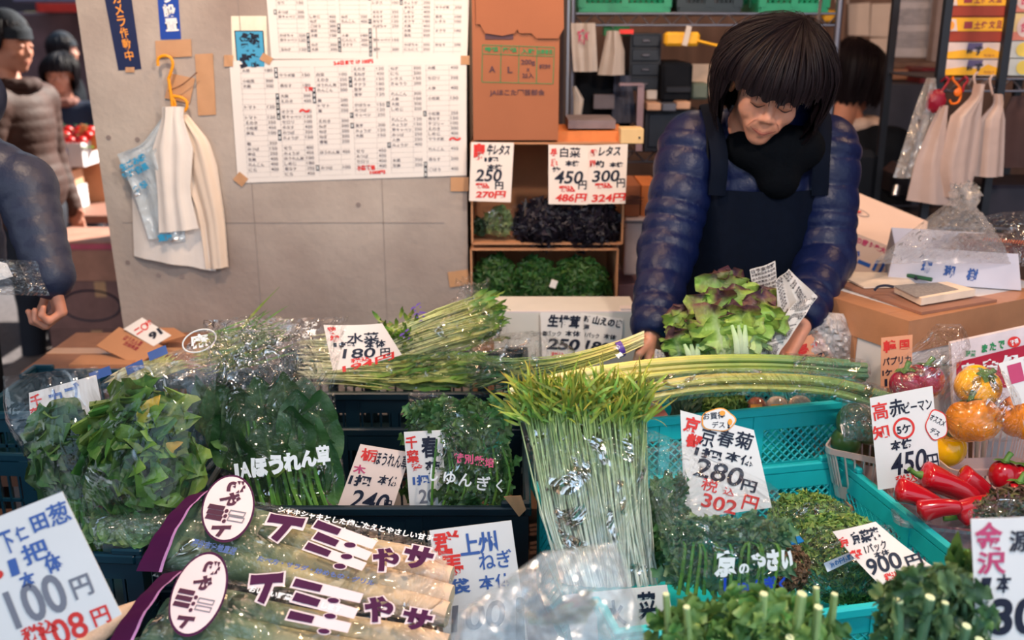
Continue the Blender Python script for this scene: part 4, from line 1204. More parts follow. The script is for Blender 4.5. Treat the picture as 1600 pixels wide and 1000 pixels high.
G_MIZS = leafmat('mizuna_stem', [(0, c8(232, 232, 200)), (.5, c8(206, 212, 150)), (1, c8(180, 186, 100))], island=.3, hue=.02)
G_SERI = leafmat('seri_stem', [(0, c8(246, 248, 240)), (.45, c8(236, 242, 224)), (.8, c8(196, 216, 164)), (1, c8(150, 180, 104))], island=.3, hue=.02)
G_TIP = leafmat('seri_tip', [(0, c8(120, 155, 70)), (.6, c8(140, 165, 66)), (1, c8(190, 168, 60))], island=.4, hue=.04)
G_KALE = leafmat('kale_leaf', [(0, c8(120, 158, 90)), (.5, c8(74, 116, 64)), (1, c8(144, 174, 84))], island=.4, hue=.03, bump=.5)
G_NEGI = leafmat('negi', [(0, c8(236, 232, 190)), (.35, c8(222, 208, 122)), (.7, c8(150, 170, 84)), (1, c8(84, 130, 96))], island=.15, hue=.02, bump=.15, translucent=.05)
G_LEEK = leafmat('red_leek', [(0, c8(70, 100, 86)), (.3, c8(98, 120, 88)), (.5, c8(190, 180, 130)), (1, c8(214, 190, 160))], island=.2, hue=.02, bump=.2, translucent=.0)
G_DARK = leafmat('dark_leaf', [(0, c8(60, 80, 50)), (1, c8(44, 70, 52))], island=.4)
G_CEL = leafmat('celery_leaf', [(0, c8(136, 172, 92)), (.5, c8(80, 124, 66)), (1, c8(112, 144, 66))], island=.4, hue=.03)
G_CELS = leafmat('celery_stem', [(0, c8(150, 186, 120)), (1, c8(168, 196, 128))], island=.2)
FILM = film('clear_film', .05, .08, 15, .9, haze=.01)
FILM_S = film('smooth_film', .04, .06, 7, .5, haze=.008, pamt=.25)
FILM_H = film('hazy_film', .08, .12, 9, .8, haze=.05)
FILM_G = film('glinting_film', .06, .05, 12, 1.1, haze=.012, pamt=.5)
TAPEB = mat('blue_tape', c8(40, 52, 120), .35)
TAPEV = mat('violet_tape', c8(84, 56, 150), .35)

def leafpx(mb, fr, b, t, wpx, z0=0.0, z1=0.01, curl=.3, **kw):
    """a leaf whose foot and tip fall near the given photo pixels in plane fr"""
    x0, y0 = fr.L(*b); x1, y1 = fr.L(*t)
    p = fr.P(x0, y0, z0); q = fr.P(x1, y1, z1)
    sc = fr.scale(*b)[0]
    return mb.leaf(p, q - p, fr.n + .25 * fr.u * mb.rng.normal(), np.linalg.norm(q - p), wpx * sc, curl=curl, **kw)

def bag_text(root, fr, items, col, zf, name='printed_lettering', label=None):
    b = MB()
    for s_, px, py, w, h, kw in items: put_text(b, fr, s_, px, py, w, h, zf=zf, z=.002, **kw)
    o = mk(name, b, ink(col) if isinstance(col, str) else col, root, smooth=0)
    if label: o['label'] = label
    return o

def film_part(root, fr, outline, mtl=None, name='plastic_bag', **kw):
    b = MB(); sheet(b, fr, outline, **kw)
    return mk(name, b, mtl or FILM, root, smooth=55)

# ---- spinach bag
fr = FP(440, 806, 1.70, tilt=15)
t = thing('spinach_bag', 'bag of dark spinach with white lettering standing in the dark crate', 'vegetable', fr.o)
b = MB(11); s_ = MB(12)
rg = np.random.default_rng(5)
tips = [(338, 612), (372, 598), (408, 582), (445, 576), (478, 588), (505, 606), (520, 640), (350, 640), (392, 628), (430, 616), (465, 628), (495, 640), (372, 660), (418, 655), (455, 660), (500, 670), (340, 590), (470, 604)]
for i, (tx, ty) in enumerate(tips):
    f_ = (tx - 430) / 110
    bx = 452 + f_ * 62 + rg.normal(0, 7); by = 806 + rg.uniform(-4, 10)
    mx_, my_ = tx + (bx - tx) * .52, ty + (by - ty) * .52 + rg.uniform(0, 12)
    z = .004 + .0022 * (i % 7) + .012 * (i > 6)
    p0, p1 = fr.P(*fr.L(bx, by), z), fr.P(*fr.L(mx_, my_), z + .006)
    s_.tube(poly([p0, (p0 + p1) / 2 + fr.u * rg.normal(0, .003), p1], 8), [.0042, .0036, .0028], 6)
    leafpx(b, fr, (mx_, my_), (tx + rg.normal(0, 3), ty), 62 + rg.uniform(-8, 14), z + .006, z + .008, curl=rg.uniform(-.25, .35), fold=.16, ruf=.16, rf=2, p=.85, q=.6, nu=14, nv=7)
for i in range(10):
    bx = 410 + 12.5 * i; s_.tube(poly([fr.P(*fr.L(bx + rg.normal(0, 4), 812), .03), fr.P(*fr.L(bx - 18 + rg.normal(0, 5), 740), .03 + rg.uniform(0, .006)), fr.P(*fr.L(bx - 34 + rg.normal(0, 7), 655), .026)], 9), [.0048, .004, .003], 6)
for i in range(7):
    leafpx(b, fr, (395 + 22 * i, 790), (388 + 22 * i + rg.normal(0, 9), 690 + rg.uniform(-10, 20)), 34, .016, .024, curl=.2, fold=.25, ruf=.15, nu=10, nv=5)
mk('leaves', b, G_SPIN, t); mk('stems', s_, G_STEM, t)
film_part(t, fr, ([(326, 520), (322, 600), (338, 700), (356, 812)], [(470, 505), (512, 590), (530, 690), (552, 812)]), FILM, bulge=.05, nu=30, nv=34, noise=.0022, seed=3, pinch=.35, back=.012)
zf_ = lambda X, Y: np.full_like(np.asarray(X, float), .074)
bag_text(t, fr, [('J', 385, 726, 11, 24, dict(bold=.05, rot=6)), ('A', 400, 723, 17, 24, dict(bold=.04, rot=6)), ('ほ', 421, 719, 25, 30, dict(bold=.07, rot=6)), ('う', 446, 715, 22, 30, dict(bold=.07, rot=6)), ('れ', 470, 711, 26, 28, dict(bold=.07, rot=6)), ('ん', 495, 706, 25, 26, dict(bold=.07, rot=6)), ('草', 517, 701, 20, 30, dict(bold=.05, rot=6))], 'w', zf_)
# second spinach bag standing behind at its left, and one at the right edge
fr = FP(370, 800, 1.78, tilt=15)
t = thing('spinach_bag', 'dark bag of spinach half hidden behind the lettered spinach bag', 'vegetable', fr.o)
b = MB(15)
for i in range(12):
    tx = 318 + 14 * i + rg.normal(0, 4); leafpx(b, fr, (tx + 22, 720), (tx, 572 + rg.uniform(0, 40) + (i > 6) * 14), 52, .0, .01, curl=rg.uniform(-.3, .3), fold=.2, ruf=.15, nu=11, nv=5, stem=.2)
mk('leaves', b, G_SPIN, t)
film_part(t, fr, ([(318, 500), (310, 600), (330, 800)], [(545, 495), (522, 600), (540, 800)]), FILM_G, bulge=.03, nu=24, nv=24, noise=.003, seed=8, pinch=.4)

# ---- greens at the left
def rosette(mb, fr, cx, cy, rx, ry, n, seed, lw=54, z=0.03, **kw):
    rg_ = np.random.default_rng(seed)
    for i in range(n):
        f = (i + .5) / n; r_ = math.sqrt(f)
        a = i * 2.39996 + rg_.normal(0, .3)
        ex, ey = cx + rx * r_ * math.cos(a), cy + ry * r_ * math.sin(a)
        bx, by = cx + rx * r_ * .25 * math.cos(a), cy + ry * r_ * .25 * math.sin(a) + ry * .18
        x0, y0 = fr.L(bx, by); x1, y1 = fr.L(ex, ey)
        zz = z * (1.25 - f) + .010
        p = fr.P(x0, y0, zz * .25); q = fr.P(x1, y1, zz * (1 - .3 * f) + rg_.uniform(-.005, .005))
        sc = fr.scale(cx, cy)[0]
        d = q - p
        L_ = max(np.linalg.norm(d), lw * sc * .8)
        nr = fr.n * (0.35 + .6 * f) - unit(d) * (0.5 - .2 * f) + fr.u * rg_.normal(0, .35) + fr.v * rg_.normal(0, .25)
        mb.leaf(q - unit(d) * L_ * .75, d + fr.n * .02 * rg_.normal(), nr, L_, lw * sc * rg_.uniform(.7, 1.25), curl=rg_.uniform(-.9, .1), **kw)
fr = FP(105, 790, 1.62, tilt=22)
t = thing('turnip_greens', 'leftmost bag of grey green turnip leaves with blue tape round the stems', 'vegetable', fr.o)
b = MB(21); rosette(b, fr, 108, 706, 56, 78, 30, 3, lw=84, fold=.12, ruf=.30, rf=2.6, serr=.05, sn=8, p=1.0, q=.42, nu=18, nv=9)
mk('leaves', b, G_TURN, t)
b = MB(22)
for i in range(12):
    x = 98 + 4.5 * i; b.tube(poly([fr.P(*fr.L(x + rg.normal(0, 3), 752), .012 + .002 * (i % 4)), fr.P(*fr.L(x + 8, 800), .018 + .003 * (i % 3)), fr.P(*fr.L(x + 20 + rg.normal(0, 5), 878), .014)], 8), .0042, 6)
mk('stems', b, G_STEM, t)
b = MB(); pts = [fr.P(*fr.L(x, 767 + (x - 112) * .05), .024) for x in (88, 100, 115, 130, 146)]; b.tube(pts, .008, 6, flat=.25, nrm=fr.n); mk('blue_tape', b, TAPEB, t)
film_part(t, fr, ([(4, 588), (14, 660), (64, 740), (84, 800), (110, 880)], [(152, 572), (168, 660), (172, 740), (170, 800), (150, 885)]), FILM_S, bulge=.06, nu=24, nv=26, noise=.003, seed=4, pinch=.3, back=.01)
fr = FP(225, 810, 1.575, tilt=24)
t = thing('leafy_greens', 'bright bagged rosette of frilly greens with yellow edges, left of the spinach', 'vegetable', fr.o)
b = MB(23); rosette(b, fr, 228, 706, 92, 104, 46, 6, lw=86, z=.05, fold=.12, ruf=.42, rf=3, serr=.06, sn=9, p=1.0, q=.42, nu=20, nv=9)
mk('leaves', b, G_CHOY, t)
b = MB(24)
for (bx, by, tx, ty, w) in ((232, 665, 268, 622, 26), (246, 722, 300, 690, 24)): leafpx(b, fr, (bx, by), (tx, ty), w, .05, .065, curl=-.3, ruf=.3, rf=3, serr=.1, nu=11, nv=7)
mk('yellowing_leaf', b, leafmat('yellow_leaf', [(0, c8(150, 170, 60)), (1, c8(214, 180, 60))], island=.15), t)
film_part(t, fr, ([(186, 574), (172, 650), (134, 740), (131, 795), (195, 842)], [(338, 558), (336, 640), (322, 720), (314, 790), (240, 838)]), FILM_S, bulge=.085, nu=28, nv=28, noise=.0035, seed=12, pinch=.3, back=.01)
# low greens lying in the crate below those bags
fr = FP(215, 835, 1.52, tilt=40)
t = thing('leafy_greens', 'dull bagged greens lying low in the front left crate', 'vegetable', fr.o)
b = MB(25)
for i in range(26): leafpx(b, fr, (150 + 7 * i, 850 + rg.normal(0, 6)), (140 + 8 * i + rg.normal(0, 12), 808 + rg.normal(0, 10)), 40, 0, .015, curl=-.4, ruf=.2, nu=8, nv=5)
mk('leaves', b, G_SHUN, t); film_part(t, fr, ([(128, 806), (150, 858)], [(350, 800), (330, 850)]), FILM_H, bulge=.03, noise=.004, seed=14)

# ---- long bag with the printed ring (behind) and the striped bag
fr = FP(385, 560, 2.10, tilt=42)
t = thing('greens_bag', 'clear bag of yellow green stalks with a white printed ring emblem', 'vegetable', fr.o)
b = MB(31)
for i in range(130):
    y = 512 + rg.uniform(0, 52); x0 = 300 + rg.uniform(0, 70); x1 = 395 + rg.uniform(0, 80)
    b.leaf(fr.P(*fr.L(x0, y + 22), rg.uniform(0, .03)), fr.P(*fr.L(x1, y - 6 + rg.normal(0, 8)), .01) - fr.P(*fr.L(x0, y + 22), 0), fr.n, .09 + rg.uniform(0, .07), .006, curl=rg.uniform(-.5, .3), nu=6, nv=3, ruf=.3)
mk('stalks', b, G_MIZ, t)
film_part(t, fr, ([(300, 540), (330, 505), (395, 492)][::-1] if False else [(372, 500), (318, 518), (285, 548), (262, 590)], [(430, 496), (468, 508), (480, 550), (470, 600)]), FILM_G, bulge=.055, nu=24, nv=22, noise=.004, seed=21, pinch=.4)
a = np.linspace(0, 2 * math.pi, 34)
f6 = FP(312, 532, 1.965, tilt=30)
b = MB(); b.tube(np.array([f6.P(*f6.L(312 + 26 * math.cos(q), 533 + 17 * math.sin(q) - 6 * math.cos(q)), .002) for q in a]), .0016, 5)
put_text(b, f6, '麻', 312, 533, 30, 22, bold=.03, rot=10, z=.002); mk('printed_emblem', b, ink('w'), t, smooth=0)
fr = FP(240, 570, 2.05, tilt=50)
t = thing('greens_bag', 'clear bag with blue and white printed stripes at the back left', 'vegetable', fr.o)
b = MB(33)
for i in range(40): leafpx(b, fr, (160 + rg.uniform(0, 60), 600 + rg.normal(0, 8)), (240 + rg.uniform(0, 60), 565 + rg.normal(0, 8)), 12, 0, .01, curl=-.2, nu=6, nv=3)
mk('stalks', b, G_MIZS, t); film_part(t, fr, ([(180, 590), (150, 606), (165, 630)], [(330, 530), (330, 570), (320, 610)]), FILM_H, bulge=.04, noise=.004, seed=22)
b = MB()
for x0, y0, x1, y1 in ((150, 600, 182, 588), (206, 590, 232, 578), (240, 568, 268, 556)):
    q_ = [fr.P(*fr.L(x, y), .045) for x, y in ((x0, y0), (x1, y1), (x1 + 4, y1 + 13), (x0 + 4, y0 + 13))]; b.add(q_, [(0, 3, 2, 1)])
mk('printed_stripe', b, mat('blue_print', c8(48, 84, 150), .4), t, smooth=0)

# ---- mizuna in long bags on the rear crate
fr = FP(630, 606, 2.12, tilt=48)
t = thing('mizuna_bag', 'long bag of green mizuna lying on the rear crate rim below its price card', 'vegetable', fr.o)
b = MB(35); s_ = MB(36)
for i in range(260):
    y = 606 - rg.uniform(0, 40); x0 = 560 + rg.uniform(-30, 120)
    p = fr.P(*fr.L(x0, y), rg.uniform(0, .03)); q = fr.P(*fr.L(x0 + rg.uniform(60, 130), y + rg.normal(0, 7) - 6), rg.uniform(.0, .03))
    b.leaf(p, q - p, fr.n + .6 * fr.v * rg.normal(), np.linalg.norm(q - p), .010 + rg.uniform(0, .006), curl=rg.uniform(-.5, .5), ruf=.5, rf=4, serr=.5, sn=5, nu=9, nv=3)
for i in range(170):
    y = 604 - rg.uniform(0, 70); x0 = 476 + rg.uniform(-10, 40)
    p = fr.P(*fr.L(x0, y), rg.uniform(0, .035)); q = fr.P(*fr.L(x0 + rg.uniform(90, 190), y + rg.normal(0, 6)), rg.uniform(0, .03))
    s_.tube(poly([p, (p + q) / 2 + fr.n * .006, q], 5), .0013, 4, cap=False)
mk('leaves', b, G_MIZ, t); mk('stems', s_, G_MIZS, t)
film_part(t, fr, ([(478, 530), (468, 560), (500, 614)], [(700, 540), (765, 570), (770, 606)]), FILM, bulge=.045, nu=34, nv=20, noise=.004, seed=31, pinch=.35)
bag_text(t, fr, [('みずな', 485, 533, 12, 26, dict(vert=True, bold=.04)), ('産直', 496, 531, 10, 22, dict(vert=True, bold=.04))], 'w', lambda X, Y: np.full_like(np.asarray(X, float), .05))
fr = FP(700, 560, 2.20, tilt=40)
t = thing('mizuna_bag', 'knotted bag of mizuna with violet tape on top of the long bags', 'vegetable', fr.o)
b = MB(37); s_ = MB(38)
for i in range(190):
    u_ = rg.uniform(-1, 1)
    p = fr.P(*fr.L(596 + rg.normal(0, 8), 560 + 26 * u_), .01 + rg.uniform(0, .03)); q = fr.P(*fr.L(745 + rg.normal(0, 12), 512 + 32 * u_), .02 + rg.uniform(0, .04))
    s_.tube(poly([p, (p + q) / 2 + fr.n * .02 + fr.v * rg.normal(0, .004), q], 6), .0015, 4, cap=False)
    if i % 2 == 0: b.leaf(q, q - p, fr.n + fr.v * rg.normal(), .05, .012, curl=rg.uniform(-1, 1), ruf=.4, serr=.4, nu=7, nv=3)
    if i % 3 == 0: b.leaf(fr.P(*fr.L(600 + rg.uniform(0, 60), 530 + rg.normal(0, 10)), .05), rg.normal(0, 1, 3), fr.n, .04, .01, curl=.8, nu=6, nv=3, ruf=.4)
mk('stems', s_, G_MIZS, t); mk('leaves', b, G_MIZ, t)
b = MB()
for (x, y, r_) in ((657, 503, 18), (661, 515, -10), (712, 548, 20) if False else (640, 543, 20)):
    put_text(b, fr, '∞', x, y, 22, 14, rot=r_ + 20, z=.075, bold=.06)
mk('violet_tape', b, TAPEV, t, smooth=0)
film_part(t, fr, ([(728, 462), (700, 478), (655, 510), (610, 545), (620, 585)], [(752, 456), (790, 500), (800, 530), (790, 565), (760, 590)]), FILM_G, bulge=.085, nu=34, nv=30, noise=.006, seed=37, pinch=.4)
b = MB(39)      # gathered neck of the knotted bag
for i in range(9):
    a_ = rg.uniform(-.9, .9); p = fr.P(*fr.L(738, 488), .05); q = p + (fr.v * math.cos(a_) + fr.u * math.sin(a_)) * .06 + fr.n * rg.normal(0, .015)
    b.leaf(p, q - p, fr.n + fr.u * rg.normal(), .06 + rg.uniform(0, .02), .035, curl=rg.uniform(-.6, .6), ruf=.5, nu=9, nv=7)
mk('bag_neck', b, FILM_G, t)

# ---- nira bundle, held at its cut end by the seller
fr = FP(840, 600, 2.02, tilt=50)
t = thing('nira_bundle', 'bagged bundle of long green leaves with violet tape near the cut end in the hand', 'vegetable', fr.o)
b = MB(41)
for i in range(150):
    u_, w_ = rg.normal(0, .45), rg.normal(0, .45)
    P_ = [fr.P(*fr.L(1004, 535 + 9 * u_), .015 + .014 * w_), fr.P(*fr.L(965, 551 + 10 * u_), .015 + .014 * w_), fr.P(*fr.L(880, 576 + 13 * u_), .012 + .018 * w_), fr.P(*fr.L(790 + rg.normal(0, 12), 590 + 24 * u_), .010 + .022 * w_)]
    b.tube(poly(P_, 9), [.0022, .0024, .0028, .0014], 4, flat=.5)
mk('stalks', b, G_NEGI, t)
b = MB(42)
for i in range(80):
    u_, w_ = rg.normal(0, .5), rg.normal(0, .5)
    p = fr.P(*fr.L(825, 586 + 20 * u_), .012 + .02 * w_); q = fr.P(*fr.L(735 + rg.normal(0, 14), 592 + 26 * rg.normal(0, .6)), .015 + .02 * w_)
    b.leaf(p, q - p, fr.n + fr.v * rg.normal(), np.linalg.norm(q - p), .009, curl=rg.uniform(-.4, .4), nu=9, nv=3, p=.5)
mk('leaves', b, leafmat('nira_leaf', [(0, c8(150, 170, 80)), (.4, c8(76, 116, 60)), (1, c8(50, 90, 52))], island=.35), t)
b = MB(); c_ = fr.P(*fr.L(966, 551), .015); a = np.linspace(0, 2 * math.pi, 18); dv = unit(fr.P(*fr.L(1004, 535), .015) - fr.P(*fr.L(965, 551), .015)); s1 = unit(np.cross(dv, fr.n)); s2 = np.cross(dv, s1)
b.grid(np.array([[c_ + dv * k_ + s1 * math.cos(q) * .0195 + s2 * math.sin(q) * .0185 for q in a] for k_ in (-.007, .007)])); vt = mk('violet_tape', b, TAPEV, t)
f7 = Fr(c_ + fr.n * .02, tilt=50, roll=-60); b = MB(); 
for i, ch in enumerate('産直'): put_text(b, f7, ch, 964 + 4 * i, 544 + 11 * i, 9, 9, rot=5, bold=.03)
mk('lettering', b, ink('w'), vt, smooth=0)
film_part(t, fr, ([(735, 545), (722, 580), (728, 622)], [(850, 522), (905, 560), (872, 612)]), FILM, bulge=.085, nu=26, nv=22, noise=.004, seed=44, pinch=.4)

# ---- white stemmed seri bag
fr = FP(935, 905, 1.40, tilt=20)
t = thing('seri_bag', 'tall bag of white stemmed herb with orange green tips rising out of it', 'vegetable', fr.o)
s_ = MB(51); b = MB(52)
for i in range(560):
    u_ = rg.uniform(-1, 1); z = rg.uniform(0, .05) * (1 - .4 * u_ * u_)
    P_ = [fr.P(*fr.L(952 + 68 * u_ + rg.normal(0, 4), 908), z), fr.P(*fr.L(930 + 78 * u_ + rg.normal(0, 6), 800), z + .008), fr.P(*fr.L(912 + 88 * u_ + rg.normal(0, 6), 645 + rg.uniform(-10, 14)), z + .004)]
    s_.tube(poly(P_, 7), [.0016, .0015, .0009], 4, cap=False)
mk('stems', s_, G_SERI, t)
for i in range(620):
    u_ = rg.uniform(-1.05, 1.05)
    p = fr.P(*fr.L(908 + 92 * u_, 640 + rg.uniform(-30, 24)), rg.uniform(0, .055)); d = fr.v * rg.uniform(.3, 1.2) + fr.u * (u_ * .5 + rg.normal(0, .5)) + fr.n * rg.uniform(-.3, .8)
    b.leaf(p, d, fr.n + fr.u * rg.normal(0, .6), rg.uniform(.03, .065) * (1.3 if i % 9 == 0 else 1), .0048, curl=rg.uniform(-2.2, 1.8), nu=9, nv=3, p=.6, ruf=.2)
mk('tips', b, G_TIP, t)
film_part(t, fr, ([(812, 652), (834, 740), (862, 830), (884, 908)], [(1012, 655), (1016, 740), (1020, 830), (1022, 908)]), film('patchy_film', .08, .10, 10, 1.0, haze=.02, pamt=.6, patch=.8, plo=.53, phi=.56), bulge=.072, nu=34, nv=36, noise=.0035, seed=52, pinch=.3)

# ---- shungiku bags
def serrated(mb, fr, x0, x1, y0, y1, n, seed, zmax=.04, L=(26, 44), wpx=16, up=.8):
    rg_ = np.random.default_rng(seed)
    for i in range(n):
        u_ = rg_.uniform(0, 1); v_ = rg_.uniform(0, 1)
        px, py = x0 + (x1 - x0) * u_, y0 + (y1 - y0) * v_
        z = zmax * (1 - (2 * u_ - 1) ** 2 * .6) * rg_.uniform(.3, 1)
        sc = fr.scale(px, py)[0]
        d = fr.v * (up + rg_.normal(0, .35)) + fr.u * (rg_.normal(0, .5) + (u_ - .5) * .5) + fr.n * rg_.uniform(-.1, .5)
        mb.leaf(fr.P(*fr.L(px, py), z), d, fr.n + .5 * fr.u * rg_.normal(), rg_.uniform(*L) * sc, wpx * sc * rg_.uniform(.7, 1.3), curl=rg_.uniform(-.8, .5), fold=.2, serr=.75, sn=3.5, ruf=.25, nu=12, nv=5, p=1.1, q=.6)
fr = FP(722, 792, 1.70, tilt=11)
t = thing('shungiku_bag', 'small bag of serrated greens with pink and white lettering in the dark crate', 'vegetable', fr.o)
b = MB(61); serrated(b, fr, 682, 786, 650, 792, 330, 4, zmax=.035, L=(22, 40), wpx=15); serrated(b, fr, 690, 780, 632, 662, 60, 5, zmax=.03, L=(14, 26), wpx=12); mk('leaves', b, G_SHUN, t)
b = MB(62)
for i in range(9): b.tube(poly([fr.P(*fr.L(676 + 13 * i, 796), .03), fr.P(*fr.L(684 + 13 * i + rg.normal(0, 6), 740), .038), fr.P(*fr.L(692 + 11 * i + rg.normal(0, 8), 680), .03)], 7), [.003, .002], 5)
mk('stems', b, G_STEM, t)
film_part(t, fr, ([(690, 614), (684, 680), (676, 796)], [(796, 652), (792, 700), (784, 796)]), FILM_G, bulge=.055, nu=24, nv=30, noise=.0028, seed=62, pinch=.3)
zf_ = lambda X, Y: np.full_like(np.asarray(X, float), .068)
bag_text(t, fr, [('し', 683, 725, 12, 24, dict(bold=.02, rot=-6)), ('ゆ', 706, 732, 18, 20, dict(bold=.02, rot=-8)), ('ん', 730, 735, 20, 20, dict(bold=.02, rot=-8)), ('ぎ', 757, 740, 20, 22, dict(bold=.02, rot=-6)), ('く', 781, 744, 10, 20, dict(bold=.02))], 'w', zf_)
bag_text(t, fr, [('特', 720, 702, 15, 15, dict(bold=.03)), ('別', 735, 704, 14, 15, dict(bold=.03)), ('栽', 751, 706, 15, 15, dict(bold=.03)), ('培', 766, 709, 14, 15, dict(bold=.03))], mat('pink_print', c8(214, 90, 130), .4), zf_)
fr = FP(664, 790, 1.80, tilt=11)
t = thing('shungiku_bag', 'second serrated greens bag peeking out behind the lettered one', 'vegetable', fr.o)
b = MB(63); serrated(b, fr, 646, 690, 640, 780, 130, 7, L=(20, 34), wpx=14); mk('leaves', b, G_SHUN, t)
film_part(t, fr, ([(638, 612), (636, 690), (646, 790)], [(694, 616), (696, 690), (690, 790)]), FILM_G, bulge=.045, nu=16, nv=24, noise=.003, seed=64, pinch=.3)

fr = FP(1115, 915, 1.36, tilt=16)
t = thing('shungiku_bag', 'large bag of blue green serrated greens lettered in white and blue below the 280 card', 'vegetable', fr.o)
b = MB(65); serrated(b, fr, 1045, 1210, 838, 918, 260, 9, zmax=.026, L=(34, 52), wpx=24, up=1.0); serrated(b, fr, 1050, 1208, 828, 850, 150, 10, zmax=.024, L=(20, 30), wpx=24); mk('leaves', b, leafmat('kyo_shungiku', [(0, c8(120, 160, 110)), (.5, c8(78, 120, 92)), (1, c8(110, 136, 86))], island=.35, hue=.03), t)
b = MB(66)
for i in range(12): b.tube(poly([fr.P(*fr.L(1055 + 13 * i, 920), .03), fr.P(*fr.L(1056 + 13 * i + rg.normal(0, 5), 850), .042), fr.P(*fr.L(1060 + 12 * i + rg.normal(0, 8), 840), .025)], 7), [.0034, .002], 5)
mk('stems', b, G_STEM, t)
film_part(t, fr, ([(1010, 700), (1018, 780), (1034, 850), (1046, 918)], [(1062, 690), (1214, 760), (1214, 850), (1212, 918)]), FILM, bulge=.07, nu=30, nv=30, noise=.0022, seed=66, pinch=.3)
zf_ = lambda X, Y: np.full_like(np.asarray(X, float), .094)
bag_text(t, fr, [('京', 1114, 856, 33, 40, dict(bold=.07, shear=.1)), ('の', 1140, 864, 15, 16, dict(bold=.05)), ('や', 1160, 855, 24, 30, dict(bold=.07)), ('さ', 1182, 851, 18, 32, dict(bold=.07)), ('い', 1203, 850, 17, 28, dict(bold=.08))], 'w', zf_)
bag_text(t, fr, [('し', 1118, 888, 16, 22, dict(bold=.05)), ('ゅ', 1139, 892, 20, 16, dict(bold=.04)), ('ん', 1159, 888, 14, 18, dict(bold=.04)), ('ぎ', 1178, 886, 18, 24, dict(bold=.05)), ('く', 1196, 886, 10, 22, dict(bold=.05))], mat('blue_print2', c8(30, 70, 190), .4), zf_)
# a smaller packed bunch between the seri and the big bag
fr = FP(1025, 915, 1.43, tilt=16)
t = thing('shungiku_bag', 'narrow glinting bag of greens squeezed between the white stems and the lettered bag', 'vegetable', fr.o)
b = MB(67); serrated(b, fr, 1014, 1062, 770, 910, 130, 11, zmax=.03, L=(26, 50), wpx=18); mk('leaves', b, G_SHUN, t)
film_part(t, fr, ([(1008, 668), (1006, 760), (1024, 915)], [(1064, 690), (1078, 780), (1070, 915)]), FILM_G, bulge=.05, nu=18, nv=28, noise=.004, seed=68, pinch=.3)

# ---- kale packs in the teal crate
def frill(mb, fr, cx, cy, rx, ry, n, seed, zmax=.05, s=(10, 20), rot=0.0):
    rg_ = np.random.default_rng(seed)
    for i in range(n):
        r_ = math.sqrt(rg_.uniform(0, 1)); a_ = rg_.uniform(0, 6.283)
        ux, uy = r_ * math.cos(a_), r_ * math.sin(a_)
        c, s2 = math.cos(rot), math.sin(rot)
        px, py = cx + rx * ux * c - ry * uy * s2, cy + rx * ux * s2 + ry * uy * c
        z = zmax * math.sqrt(max(0, 1 - r_ * r_)) * rg_.uniform(.7, 1)
        sc = fr.scale(px, py)[0]
        d = fr.u * ux * 1.1 - fr.v * uy * 1.1 + fr.n * 1.0 + rg_.normal(0, .5, 3)
        mb.leaf(fr.P(*fr.L(px, py), z - .006), d, rg_.normal(0, 1, 3), rg_.uniform(*s) * sc, rg_.uniform(*s) * sc * 1.1, curl=rg_.uniform(-1.4, 1.4), ruf=.8, rf=3, serr=.4, sn=5, nu=7, nv=5, p=1.3, q=.5)
for (px, py, Y, rx, ry, lab, sd, lx, ly, lr) in ((1268, 822, 1.66, 62, 40, 'pack of curly kale at the back of the front teal crate', 3, 1258, 826, 28), (1318, 876, 1.50, 84, 62, 'pack of curly kale in the middle of the front teal crate, by the 900 card', 4, 1317, 872, 30)):
    fr = FP(px, py, Y, tilt=42)
    t = thing('kale_pack', lab, 'vegetable', fr.P(0, -.05, -.02))
    b = MB(70 + sd); frill(b, fr, px, py, rx, ry, 900, sd, zmax=.055, s=(9, 18), rot=.35); mk('leaves', b, G_KALE, t)
    film_part(t, fr, ([(px - rx, py - ry * .8), (px - rx * 1.05, py), (px - rx * .9, py + ry)], [(px + rx * .9, py - ry * .9), (px + rx * 1.05, py), (px + rx, py + ry * 1.1)]), FILM, bulge=.075, nu=22, nv=20, noise=.004, seed=70 + sd, pinch=.35)
    f8 = Fr(fr.P(0, 0, .078), tilt=42)
    q0 = [(lx - 30, ly + 8), (lx + 26, ly - 16), (lx + 30, ly - 4), (lx - 24, ly + 22)]
    b = MB(); b.add([f8.P(*f8.L(*p)) for p in q0], [(0, 3, 2, 1)]); l_ = mk('label_band', b, mat('label_white', c8(200, 215, 235), .4), t, smooth=0)
    b = MB(); put_text(b, f8, '京の伝統野菜', lx, ly + 3, 46, 9, rot=22, bold=.05); mk('lettering', b, mat('label_blue', c8(60, 120, 190), .4), l_, smooth=0)
    b = MB(); put_text(b, f8, '★', lx + 44, ly + 4, 20, 16, bold=.05); mk('blue_mark', b, mat('label_blue', c8(60, 120, 190), .4), t, smooth=0)
fr = FP(1232, 880, 1.44, tilt=35)
t = thing('wrapped_pack', 'brown sprouting pack with a bright blue flap beside the lettered greens', 'vegetable', fr.P(0, -.05, -.01))
b = MB(77); frill(b, fr, 1230, 888, 30, 34, 300, 8, zmax=.03, s=(6, 12)); mk('leaves', b, leafmat('brown_sprout', [(0, c8(90, 66, 50)), (1, c8(140, 110, 84))], island=.4), t)
b = MB(); q_ = [fr.P(*fr.L(x, y), z) for x, y, z in ((1212, 820, .04), (1224, 824, .042), (1246, 850, .04), (1238, 854, .035), (1208, 858, .03))]; b.add(q_, [(0, 4, 3, 2, 1)]); mk('blue_flap', b, mat('flap_blue', c8(30, 130, 200), .4), t, smooth=0)

